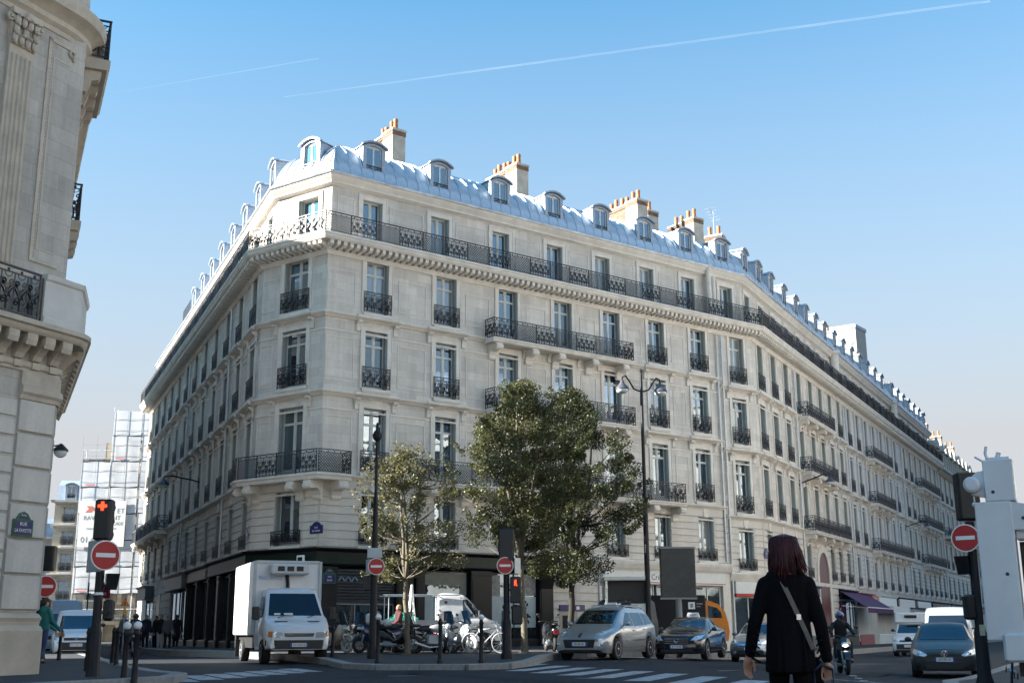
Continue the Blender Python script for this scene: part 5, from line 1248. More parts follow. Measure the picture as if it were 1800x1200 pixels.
kerbed('pavement', lp + [(-60, -10), (-60, 60)], lp)
rp = [(58, 118), (9.7, 27.2), (8.75, 24.4), (8.45, 20), (8.4, -10)]
kerbed('pavement', rp[::-1] + [(80, 118)][:1] if False else [(58, 118), (9.7, 27.2), (8.75, 24.4), (8.45, 20), (8.4, -10), (80, -10), (110, 118)], rp)
# crossings
for k in range(8):
    x0 = -.55 + (2.95 + .55) * k / 6.2; y0 = 30.4 - (30.4 - 20.9) * k / 6.2
    o = put('crossing_stripe', stripe(x0, y0, x0 + 1.3, y0 + 3.9, .52)); o['kind'] = 'structure'
for k in range(9):
    x0 = -5.3 + (-.35) * 0 - .62 * k * .55; y0 = 27.6 - .0 * k
for k in range(8):
    t = k / 7; x0 = -4.6 + (-6.35 + 4.6) * t - .2; y0 = 29.2 + (22.6 - 29.2) * t
    o = put('crossing_stripe', stripe(x0, y0, x0 - 1.1, y0 + 2.6, .5)); o['kind'] = 'structure'
for k in range(6):
    o = put('lane_mark', stripe(6.3 + .55 * k, 20.5 + k * 2.4, 6.3 + .55 * k + .16, 20.5 + k * 2.4 + .7, .18)); o['kind'] = 'structure'
o = put('stop_line', stripe(7.0, 27.5, 10.2, 25.9, .3)); o['kind'] = 'structure'
M_patch = ground_mat('asphalt_repair', (.017, .018, .021), (.026, .027, .031))
for x, y, w, l, a in ((-3.2, 24.6, 1.1, 5.5, .2), (1.2, 21.5, .8, 7, -.5), (5.6, 33, 1.4, 6, .45), (-6.2, 33.5, 1.0, 4, .9), (8, 30, .9, 8, .42)):
    me = stripe(x, y, x + l * math.sin(a), y + l * math.cos(a), w); me.materials.clear(); me.materials.append(M_patch); o = put('asphalt_patch', me, None, T(0, 0, -.002)); o['kind'] = 'structure'
# tree pits and manholes
for k, (x, y) in enumerate(((-3.56, 40.8), (.37, 42.3), (2.2, 47.0))):
    mb = MB(); mb.box(-.7, .7, -.7, .7, -.1, .014); o = put('tree_pit', mb, None, T(x, y, PZ(x, y)) @ RZ(.65), mats=mat('tree_pit_soil', (.06, .045, .03), .95, var=.4, scale=12, bump=.5)); o['kind'] = 'structure'
M_mgh = mat('manhole_iron', (.05, .05, .052), .5, metal=.4, var=.3, scale=30)
for x, y in ((1.5, 24.0), (-2.4, 26.0), (5.2, 30.0)):
    mb = MB(); mb.lathe([(.33, -.02), (.33, .006), (.3, .008), (.05, .009)], 20, T(x, y, G(x, y))); tagt(put('manhole_cover', mb, None, I4, mats=M_mgh), 'round iron manhole cover in the asphalt ' + {1.5: 'on the right hand crossing', -2.4: 'before the bollards of the corner pavement', 5.2: 'in the lane before the silver estate car'}[x], 'manhole cover')

# ------------------------------------------------------------------ bollards, signs, signals, lamps
M_post = mat('post_dark_paint', (.011, .0105, .014), .5, var=.2, scale=12, spec=.3)
M_sigk = mat('signal_black', (.012, .012, .014), .45, var=.15, scale=10)
M_alu = mat('sign_back_aluminium', (.38, .42, .46), .45, metal=.5, var=.08, scale=5)
M_ballw = mat('bollard_ball_white', (.74, .74, .76), .3, var=.08, scale=9)
def bollard(label, x, y, z, h=.95, ball=False, group='bollards along the pavement edge', pale=False):
    M = T(x, y, z); o = thing('bollard', label, 'bollard', M, group); mb = MB(); r = .048
    mb.lathe([(r * 1.7, -.05), (r * 1.7, .06), (r * 1.25, .1), (r * 1.2, .35), (r, .4), (r, h - .12), (r * 1.25, h - .1), (r * 1.25, h - .06), (r, h - .04), (r * .9, h)] + ([] if ball else [(r * .5, h + .03), (.005, h + .04)]), 14)
    put('post', mb, o, M, mats=M_post, smooth=35)
    if ball: mb = MB(); mb.ball((0, 0, h + .06), .075, 14, 9); put('ball', mb, o, M, mats=M_ballw, smooth=True)
    else: mb = MB(); mb.lathe([(r * 1.02, h - .2), (r * 1.06, h - .19), (r * 1.06, h - .16), (r * 1.02, h - .15)], 12); put('collar', mb, o, M, mats=M_post)
    return o
bollard('dark plain topped bollard right beside the front bumper of the white box truck', -5.72, 38.3, PZ(-5.7, 38.3), .93)
bollard('white ball topped bollard directly beside the dark lamp post', -3.45, 30.8, PZ(-3.45, 30.8), 1.1, True)
bollard('dark plain topped bollard standing before the scooter with bright spoked front wheel', -1.84, 30.3, PZ(-1.8, 30.3), 1.08)
bollard('white ball topped bollard standing in front of the white bicycle', -.83, 31.0, PZ(-.8, 31), 1.08, True)
bollard('bollard with sunlit side nearest to the man in the teal shirt', -13.55, 36.2, .22, .95)
bollard('bollard with sunlit side between the small white van and the traffic light', -12.85, 36.6, .22, .95)
bollard('plain bollard just right of the near traffic light pole, first of three', -11.1, 33.6, .18, .97)
bollard('plain bollard right of the near traffic light, middle of three', -10.75, 32.6, .18, .97)
bollard('plain bollard right of the near traffic light, nearest of three', -10.3, 31.5, .18, .97)
bollard('plain bollard half hidden behind the foot of the near traffic light pole', -9.3, 26.5, .12, 1.0)
bollard('left one of the close pair of white ball topped bollards', -7.1, 22.2, .07, 1.02, True)
bollard('right one of the close pair of white ball topped bollards', -6.72, 21.6, .07, 1.02, True)
def disc(mb, r, y0, y1, n=28): mb.lathe([(r, 0), (r, y1 - y0)], n, T(0, y1, 0) @ RX(math.pi / 2))
def no_entry(label, x, y, z, r, ang):
    """ang: turn of the face about z, 0 faces the camera (-y)"""
    M = T(x, y, z) @ RZ(ang); o = thing('no_entry_sign', label, 'road sign', M, 'no entry signs on posts')
    mb = MB(); disc(mb, r, -.02, 0); put('rim', mb, o, M, mats=M_whitep, smooth=35)
    mb = MB(); disc(mb, r * .92, -.024, -.0201); put('disc', mb, o, M, mats=M_red)
    mb = MB(); mb.box(-r * .66, r * .66, -.028, -.0241, -r * .13, r * .15); put('bar', mb, o, M, mats=M_whitep)
    mb = MB(); mb.box(-.06, .06, 0, .09, -.03, .03); put('clamp', mb, o, M, mats=M_alu); return o
def back_plate(label, x, y, z, w, h, ang):
    M = T(x, y, z) @ RZ(ang); o = thing('sign_back', label, 'road sign', M); mb = MB(); mb.cbox(-w / 2, w / 2, -.012, .012, -h / 2, h / 2, .006); put('plate', mb, o, M, mats=M_alu)
    mb = MB(); mb.box(-w / 2 - .01, w / 2 + .01, -.0, .018, -h / 2 - .01, -h / 2 + .015); mb.box(-w / 2 - .01, w / 2 + .01, -.0, .018, h / 2 - .015, h / 2 + .01); put('edge', mb, o, M, mats=M_alu); return o
def visor_box(o, M, w, h, d, lens=None):
    """small repeater head: tapered housing with hood"""
    mb = MB(); mb.add([(-w / 2, 0, 0), (w / 2, 0, 0), (w / 2, d * .55, 0), (-w / 2, d * .55, 0), (-w / 2 * 1.15, -d * .45, h), (w / 2 * 1.15, -d * .45, h), (w / 2, d * .55, h), (-w / 2, d * .55, h)], [(0, 3, 2, 1), (4, 5, 6, 7), (0, 1, 5, 4), (1, 2, 6, 5), (2, 3, 7, 6), (3, 0, 4, 7)])
    return put('repeater', mb, o, M, mats=M_sigk)
M_redl = mat('red_light', (.5, .03, .01), .3, var=0, emit=(1, .03, .006), estr=1.1)
def signal(label, x, y, z, pole_top, head, lean=0.0, cross=False, hw=.32, back=True, r=.085, group='traffic lights at the crossing', ring=None, ang=0):
    """pole with a signal head whose plain dark back or face turns to the camera"""
    M = T(x, y, z) @ RZ(ang); o = thing('traffic_light', label, 'traffic light', M, group); mb = MB()
    mb.lathe([(r * 2.0, -.05), (r * 2.0, .1), (r * 1.55, .22), (r * 1.4, 1.0), (r * 1.25, 1.05), (r, 1.15), (r, pole_top)], 10); put('pole', mb, o, M, mats=M_post, smooth=30)
    z0, z1 = head; mb = MB(); mb.cbox(-hw / 2, hw / 2, -.14, .12, z0, z1, .03); hd = put('signal_head', mb, o, M, mats=M_sigk)
    mb = MB(); mb.cbox(-hw / 2 + .03, hw / 2 - .03, -.16, -.1405, z0 + .03, z1 - .03, .008); put('door', mb, hd, M, mats=M_sigk)
    for k in range(3):
        zz = z0 + (z1 - z0) * (k + .5) / 3; mb = MB(); mb.lathe([(.105, 0), (.115, .16), (.1, .16), (.095, .01)], 14, T(0, .12, zz) @ RX(-math.pi / 2)); put('visor', mb, hd, M, mats=M_sigk)
    if cross:
        zz = z1 - .14; mb = MB(); a, b = .085, .028
        mb.prism([(-b, -a), (b, -a), (b, -b), (a, -b), (a, b), (b, b), (b, a), (-b, a), (-b, b), (-a, b), (-a, -b), (-b, -b)], -.17, -.1601, 'y', T(0, 0, zz)); put('lit_cross', mb, hd, M, mats=M_redl)
    if ring: mb = MB(); mb.lathe([(r + .004, ring), (r + .004, ring + .05)], 10); put('ring', mb, o, M, mats=M_whitep)
    return o
o = signal('near traffic light with lit orange red cross before the carved stone building', -7.95, 23.0, .03, 2.75, (2.73, 3.52), cross=True, ring=1.7)
M = T(-7.95, 23, .03)
visor_box(o, M @ T(.24, 0, 1.8) @ RZ(.6), .2, .3, .24); mb = MB(); mb.cbox(-.08, .1, -.02, .2, 1.22, 1.62, .04, T(.16, .05, 0)); put('pedestrian_head', mb, o, M, mats=M_sigk); mb = MB(); mb.box(.05, .2, -.03, .03, 1.88, 1.94); mb.box(.05, .2, -.03, .03, 1.35, 1.4); put('arm', mb, o, M, mats=M_sigk)
mb = MB(); mb.box(-.012, .012, .0, .1, 1.9, 2.1, T(.13, -.06, 0)); put('white_edge', mb, o, M, mats=M_whitep)
no_entry('no entry sign under the signal with the orange red cross', -7.83, 22.86, 2.47, .285, R_(38))
back_plate('grey square sign back beside the no entry sign on the near left pole', -8.08, 22.98, 2.46, .46, .58, R_(-38))
# second signal far behind the carved building, mostly hidden
o = signal('traffic light half hidden behind the corner of the carved stone building', -13.22, 33.9, .2, 2.0, (2.55, 3.25), hw=.4); mb = MB(); mb.cbox(-.2, .2, -.1, .1, 1.15, 1.75, .03); put('signal_box', mb, o, T(-13.22, 33.9, .2), mats=M_sigk)
no_entry('no entry sign half hidden by the corner of the carved stone building', -13.12, 33.6, 2.31, .3, R_(20))
# signal in front of the tree
o = signal('tall dark traffic light before the taller tree, red figure lit', -.2, 34.7, PZ(-.2, 34.7), 3.0, (2.72, 3.68), hw=.46, r=.09); M = T(-.2, 34.7, PZ(-.2, 34.7))
mb = MB(); mb.cbox(.1, .42, -.12, .1, 1.55, 2.3, .03); ph = put('pedestrian_head', mb, o, M, mats=M_sigk)
mb = MB(); mb.prism([(.22, 2.04), (.25, 2.04), (.26, 2.1), (.29, 2.03), (.31, 2.04), (.28, 2.13), (.285, 2.21), (.23, 2.2)], -.13, -.1205, 'y'); put('lit_figure', mb, ph, M, mats=M_redl)
mb = MB(); mb.cbox(.14, .46, -.05, .14, .95, 1.5, .04); put('signal_box', mb, o, M, mats=M_sigk)
mb = MB(); mb.box(.0, .2, -.02, .02, 1.9, 1.96); put('arm', mb, o, M, mats=M_sigk)
no_entry('no entry sign on the dark traffic light before the taller tree', -.24, 34.55, 2.86, .245, R_(8))
back_plate('pale square sign back beside the no entry sign by the taller tree', .12, 34.72, 2.86, .36, .44, R_(62))
# right hand signal
o = signal('right hand traffic light partly hidden by the white truck tail', 8.86, 23.0, PZ(8.86, 23) - .02, 3.1, (3.12, 4.05), hw=.42, r=.085); M = T(8.86, 23, PZ(8.86, 23) - .02)
visor_box(o, M @ T(-.22, -.04, 2.1) @ RZ(-.6), .22, .34, .26); mb = MB(); mb.cbox(-.26, -.05, -.1, .1, 1.25, 1.72, .04); put('pedestrian_head', mb, o, M, mats=M_sigk)
mb = MB(); mb.box(-.05, .05, -.125, -.118, .96, 1.16); put('sticker', mb, o, M, mats=mat('cream_sticker', (.5, .45, .3), .5)); mb = MB(); mb.box(-.2, 0, -.03, .03, 2.2, 2.26); put('arm', mb, o, M, mats=M_sigk)
no_entry('no entry sign on the right hand post beside the white truck tail', 8.7, 22.85, 2.7, .265, R_(-32))
# lamp post in front of the shop with no entry sign
def lamp_post(label, x, y, z, h, arms, r=.082):
    M = T(x, y, z); o = thing('street_lamp', label, 'street lamp', M, 'street lamps of the crossing'); mb = MB()
    mb.lathe([(r * 2.2, -.05), (r * 2.2, .25), (r * 1.7, .4), (r * 1.5, 1.2), (r * 1.35, 1.3), (r * 1.25, h * .52), (r * .95, h * .53), (r * .75, h - .3), (r * .6, h), (r * .9, h + .04), (r * .3, h + .16)], 14); put('pole', mb, o, M, mats=M_post, smooth=30)
    for sgn, ln, ang in arms:
        A = M @ RZ(ang); mb = MB(); p = [(0, 0, h - .75), (sgn * .12 * ln, 0, h - .8), (sgn * .4 * ln, 0, h - .72), (sgn * .62 * ln, 0, h - .42), (sgn * .82 * ln, 0, h - .2), (sgn * ln, 0, h - .26), (sgn * ln * 1.02, 0, h - .4)]
        mb.tube(p, .035, 8); put('arm', mb, o, A, mats=M_post, smooth=True)
        mb = MB(); mb.lathe([(.03, 0), (.07, -.04), (.09, -.14), (.27, -.34), (.3, -.42), (.27, -.43), (.2, -.36)], 18, T(sgn * ln * 1.02, 0, h - .36)); hd = put('lantern_hood', mb, o, A, mats=mat('lantern_grey', (.10, .10, .115), .35, metal=.4, var=.15), smooth=40)
        mb = MB(); mb.lathe([(.26, -.42), (.24, -.5), (.15, -.57), (.02, -.59)], 18, T(sgn * ln * 1.02, 0, h - .36)); put('bowl', mb, hd, A, mats=mat('milky_glass', (.6, .65, .68), .2, var=0), smooth=True)
    return o
lamp_post('tall twin armed street lamp rising right of the trees', 5.32, 47.5, PZ(5.3, 47.5), 11.1, [(-1, .85, R_(20)), (1, .85, R_(20))])
M = T(-4.18, 35.9, PZ(-4.18, 35.9)); o = thing('street_lamp', 'dark single lantern lamp post before the slender tree, with a no entry sign', 'street lamp', M, 'street lamps of the crossing')
mb = MB(); mb.lathe([(.16, -.05), (.16, .25), (.115, .45), (.1, 3.4), (.09, 3.5), (.07, 4.7), (.05, 4.8), (.042, 6.4), (.04, 6.5)], 12); put('pole', mb, o, M, mats=M_post, smooth=30)
mb = MB(); mb.lathe([(.05, 6.45), (.12, 6.53), (.15, 6.66), (.09, 6.78), (.05, 6.81), (.045, 6.98), (.015, 7.05)], 12); put('lantern', mb, o, M, mats=M_post, smooth=40)
mb = MB(); mb.cbox(-.32, -.05, -.05, .12, 1.95, 2.4, .03); put('signal_box', mb, o, M, mats=M_sigk)
no_entry('no entry sign on the dark lamp post before the roller shutter', -4.1, 35.7, 2.92, .25, R_(14))
back_plate('small pale notice plate above the no entry sign on the lamp post', -4.15, 35.68, 3.32, .44, .28, R_(5)); back_plate('grey edge of a sign plate left of the no entry sign on the lamp post', -4.36, 35.85, 2.92, .3, .42, R_(-60))
# wall lanterns on brackets
def wall_arm(label, F, u, z, ln, tilt=0):
    M = F @ T(u, 0, z); o = thing('wall_lantern', label, 'street lamp', M, 'lanterns on wall brackets'); mb = MB()
    mb.tube([(0, .05, .0), (0, -.4, .12), (0, -ln * .8, .3 + tilt), (0, -ln, .22 + tilt), (0, -ln - .02, .05 + tilt)], .04, 6); put('bracket_arm', mb, o, M, mats=M_post, smooth=True); mb = MB(); mb.box(-.08, .08, -.04, .0, -.35, .25); put('wall_plate', mb, o, M, mats=M_post)
    mb = MB(); mb.lathe([(.05, 0), (.1, -.05), (.3, -.25), (.32, -.32), (.2, -.3)], 14, T(0, -ln - .02, .1 + tilt)); put('lantern_hood', mb, o, M, mats=mat('lantern_grey', (.10, .10, .115), .35), smooth=40)
    mb = MB(); mb.lathe([(.27, -.31), (.24, -.4), (.1, -.46), (.02, -.47)], 14, T(0, -ln - .02, .1 + tilt)); put('bowl', mb, o, M, mats=mat('milky_glass', (.6, .65, .68), .2), smooth=True)
wall_arm('wall lantern on a bracket over the side street facade', F_L, LL - 15.5, 9.3, 1.9)
wall_arm('wall lantern on the bend of the receding facade', F_S, 8.9, 10.0, 1.9, .2); wall_arm('wall lantern farther down the receding street', F_S, 45.0, 9.9, 1.9, .2)
# billboard seen from behind
M = T(6.73, 49, PZ(6.73, 49)) @ RZ(R_(4)) @ Matrix.Scale(1.06, 4); o = thing('billboard', 'dark blank back of a tall billboard on a single post', 'billboard', M)
mb = MB(); mb.cbox(-.68, .68, -.12, .12, 2.0, 3.85, .02); put('panel', mb, o, M, mats=mat('billboard_back', (.045, .045, .043), .55, var=.35, scale=3))
mb = MB(); mb.box(-.7, .7, -.13, .13, 1.93, 1.999); mb.box(-.7, .7, -.13, .13, 3.851, 3.92); put('frame', mb, o, M, mats=M_grey)
mb = MB(); mb.lathe([(.16, 0), (.13, .1), (.12, 1.93)], 10); put('post', mb, o, M, mats=M_grey, smooth=30)
# bank sign
M = F_R @ T(13.25, -.12, 3.3); o = thing('bank_sign', 'white projecting bank sign with red figure over a blue strip', 'sign', M)
mb = MB(); mb.cbox(-.32, .32, -.28, -.08, .16, .98, .03); put('panel', mb, o, M, mats=M_whitep); mb = MB(); mb.box(-.33, .33, -.29, -.07, -.14, .15); put('strip', mb, o, M, mats=M_navy)
mb = MB(); mb.prism([(-.16, .5), (-.06, .32), (0, .55), (.06, .32), (.16, .5), (.2, .7), (.1, .7), (0, .6), (-.1, .7), (-.2, .7)], -.29, -.2805, 'y'); mb.ball((0, -.28, .82), (.07, .012, .07), 8, 6); put('logo', mb, o, M, mats=M_red); mb = MB(); mb.box(-.12, .1, -.296, -.2901, -.05, .06); put('mark', mb, o, M, mats=M_whitep); mb = MB(); mb.box(-.04, .04, -.1, .1, .3, .8); put('bracket', mb, o, M, mats=M_grey)
# green framed plate on the dark shopfront
plate('street_sign', 'green framed dark plate on the black shopfront pilaster beside the roller shutter', 'street sign', F_R @ T(.45, -.24, 3.0), .62, .62, [('9e Arr', .52, .06, 1), ('RUE', .27, .1, 1), ('BLEUE', .13, .1, .9)])
# illuminated shop letters stubs behind the truck
M = F_C @ T(LC - .6, -.55, 2.75); o = thing('shop_sign', 'white rounded projecting sign frames stacked behind the white box truck', 'sign', M)
for k in range(3):
    mb = MB(); mb.cbox(-.05, .38, -.04, .04, k * .5, k * .5 + .4, .02); f = put('tile', mb, o, M, mats=M_whitep); mb = MB(); mb.box(.03, .3, -.046, -.0405, k * .5 + .08, k * .5 + .32); put('face', mb, f, M, mats=M_shopk)
mb = MB(); mb.box(-.02, .02, 0, .4, .1, .14); put('bracket', mb, o, M, mats=M_grey)
# roadworks triangle signs far in the side street
M = T(-16.3, 50.5, .1); o = thing('roadworks_sign', 'yellow roadworks triangle on a thin post before the scaffolded building', 'road sign', M); M_yel = mat('yellow_sign', (.62, .33, .02), .5, var=.08)
mb = MB(); mb.tube([(0, 0, 0), (0, 0, 2.5)], .025, 6); put('post', mb, o, M, mats=M_alu)
def tri(mb, s, y0, y1): mb.prism([(-s / 2, 0), (s / 2, 0), (0, s * .87)], y0, y1, 'y')
mb = MB(); tri(mb, .36, -.05, -.03); A = M @ T(0, 0, 2.05); put('triangle', mb, o, A, mats=M_red); mb = MB(); mb.prism([(-.12, .035), (.12, .035), (0, .25)], -.056, -.0501, 'y'); put('field', mb, o, A, mats=M_yel)
mb = MB(); mb.prism([(-.05, .05), (.05, .05), (.02, .1), (.03, .16), (-.01, .17), (-.04, .1)], -.06, -.0561, 'y'); put('digger_figure', mb, o, A, mats=M_sigk); mb = MB(); mb.prism([(-.1, -.32), (.1, -.32), (.03, -.05), (-.03, -.05)], -.05, -.03, 'y'); put('lower_plate', mb, o, A, mats=M_yel)
M = T(-34.0, 95, 0); mb = MB(); 
M = T(-23.6, 69, .1); o = thing('red_shop_sign', 'red projecting shop sign in the side street, above the vans', 'sign', M); mb = MB(); mb.cbox(-.4, .4, -.05, .05, 2.9, 3.75, .02); put('panel', mb, o, M, mats=mat('crimson_panel', (.36, .02, .06), .5, var=.1)); text('lettering', 'CAFE', .26, o, M @ T(0, -.055, 3.5), M_whitep, sx=.9); text('lettering', 'BAR', .24, o, M @ T(0, -.055, 3.15), M_whitep); mb = MB(); mb.box(-.9, -.4, -.03, .03, 3.3, 3.36); mb.tube([(-.85, 0, 0), (-.85, 0, 3.8)], .04, 6); put('post', mb, o, M, mats=M_post)
# orange and dark kiosk bodies behind the taxis: poster kiosk and small orange excavator cab
M = T(7.1, 53.0, PZ(7.1, 53)) @ RZ(R_(6)); o = thing('delivery_truck', 'tall black box truck parked behind the taxi, small white emblem on its side', 'truck', M)
mb = MB(); mb.cbox(-1.25, 1.35, -.2, 3.6, .55, 2.35, .05); put('box_body', mb, o, M, mats=M_shopk); mb = MB(); mb.cbox(-1.2, 1.3, -.1, 3.4, .3, .56, .03); put('chassis', mb, o, M, mats=M_sigk)
mb = MB(); mb.box(.55, .85, -.215, -.2, 1.75, 2.05); put('emblem', mb, o, M, mats=M_whitep); mb = MB(); mb.box(.64, .76, -.22, -.216, 1.82, 1.98); put('emblem_mark', mb, o, M, mats=M_grey); mb = MB(); mb.box(.92, 1.2, -.22, -.2001, 1.95, 2.0); mb.box(.92, 1.1, -.22, -.2001, 1.84, 1.88); put('lettering', mb, o, M, mats=M_grey)
for x in (-.95, 1.05):
    for y in (.5, 2.8): mb = MB(); mb.torus(.28, .12, 20, 8, T(x, y, .38) @ RZ(math.pi / 2)); mb.lathe([(.2, -.06), (.2, .06)], 12, T(x, y, .38) @ RY(math.pi / 2)); put('wheel', mb, o, M, mats=M_sigk, smooth=40)
M_oran = mat('orange_paint', (.60, .19, .015), .35, var=.1, scale=3, coat=.4)
M = T(9.0, 54.0, PZ(9, 54)) @ RZ(R_(10)); o = thing('mini_excavator', 'small orange excavator cab with curved back beside the black box truck', 'excavator', M)
mb = MB(); mb.prism([(-.55, .5), (.6, .5), (.68, .9), (.62, 1.3), (.5, 1.75), (.2, 2.1), (-.2, 2.25), (-.55, 2.25)], 0, 1.5, 'y'); put('cab', mb, o, M, mats=M_oran, smooth=30)
mb = MB(); mb.prism([(-.3, 1.5), (.35, 1.5), (.3, 1.75), (.1, 1.95), (-.3, 2.05)], -.012, -.001, 'y'); put('window', mb, o, M, mats=M_glass); mb = MB(); mb.box(-.45, .45, -.012, -.001, .7, 1.05); put('vent', mb, o, M, mats=M_sigk); mb = MB(); mb.cbox(-.6, .6, .1, 1.4, .02, .5, .12); put('track', mb, o, M, mats=M_sigk)
# white hoarding board with red chevrons beside the lamp
M = T(4.95, 47.5, PZ(4.9, 47.5)); o = thing('worksite_trailer', 'white worksite trailer with red chevron and dark open hatch behind the silver estate car', 'trailer', M)
mb = MB(); mb.box(-1.3, .45, 0, 2, .35, 1.75); mb.box(.30, .45, 0, 2, 1.75, 2.65); mb.box(-1.3, -1.22, 0, 2, 1.75, 2.65); mb.cbox(-1.35, .5, -.05, 2.05, 2.65, 2.8, .03); mb.box(-1.22, .3, 1.9, 2, 1.75, 2.65); put('body', mb, o, M, mats=M_shopw); mb = MB(); mb.box(-1.22, .3, .3, 1.89, 1.76, 2.64); put('dark_inside', mb, o, M, mats=M_sigk)
mb = MB(); mb.prism([(.08, .85), (.26, .7), (.4, .9), (.28, 1.35), (.08, 1.5), (.25, 1.1)], -.012, -.001, 'y'); put('chevron', mb, o, M, mats=M_red)
for x in (-.9, 0): mb = MB(); mb.torus(.24, .1, 18, 7, T(x, .3, .34)); put('wheel', mb, o, M, mats=M_sigk, smooth=40)
# ------------------------------------------------------------------ vehicles: lofted bodies, projected glass, lamps and trim
M_tyre = mat('tyre_rubber', (.014, .014, .015), .8, var=.2, scale=20)
M_rim = mat('alloy_rim', (.52, .53, .55), .3, metal=.8, var=.1)
M_cglass = glass_mat('car_glass', dark=(.008, .01, .012), refl=.09, rough=.01)
M_tglass = glass_mat('truck_glass', dark=(.008, .01, .014), refl=.0, rough=.03)
M_lampg = glass_mat('headlamp_glass', dark=(.50, .52, .55), refl=.3, rough=.05)
M_chrome = mat('chrome', (.62, .63, .65), .12, metal=1.0, var=0)
M_black = mat('black_plastic', (.016, .016, .018), .5, var=.15, scale=10)
M_platew = mat('plate_white', (.66, .67, .69), .4, var=.05); M_plateb = mat('plate_blue', (.02, .05, .35), .4, var=0)
M_orl = mat('amber_lamp', (.6, .2, .02), .25, var=0)
def paint(name, col, metal=.0, rough=.32): return mat(name, col, rough, metal=metal, var=.05, scale=2.5, coat=.8)
def lerp_tab(tab, x):
    if x <= tab[0][0]: return tab[0][1:]
    for a, b in zip(tab, tab[1:]):
        if x <= b[0]:
            t = (x - a[0]) / (b[0] - a[0]); return tuple(p + (q - p) * t for p, q in zip(a[1:], b[1:]))
    return tab[-1][1:]
def spline(tab, x):
    """catmull-rom through (x, v) rows"""
    if x <= tab[0][0]: return tab[0][1]
    if x >= tab[-1][0]: return tab[-1][1]
    for i in range(len(tab) - 1):
        if x <= tab[i + 1][0]:
            p1, p2 = tab[i], tab[i + 1]; p0 = tab[i - 1] if i else p1; p3 = tab[i + 2] if i + 2 < len(tab) else p2
            h = p2[0] - p1[0]; t = (x - p1[0]) / h
            m1 = (p2[1] - p0[1]) / max(1e-6, p2[0] - p0[0]) * h; m2 = (p3[1] - p1[1]) / max(1e-6, p3[0] - p1[0]) * h
            return (2 * t ** 3 - 3 * t ** 2 + 1) * p1[1] + (t ** 3 - 2 * t ** 2 + t) * m1 + (-2 * t ** 3 + 3 * t ** 2) * p2[1] + (t ** 3 - t ** 2) * m2
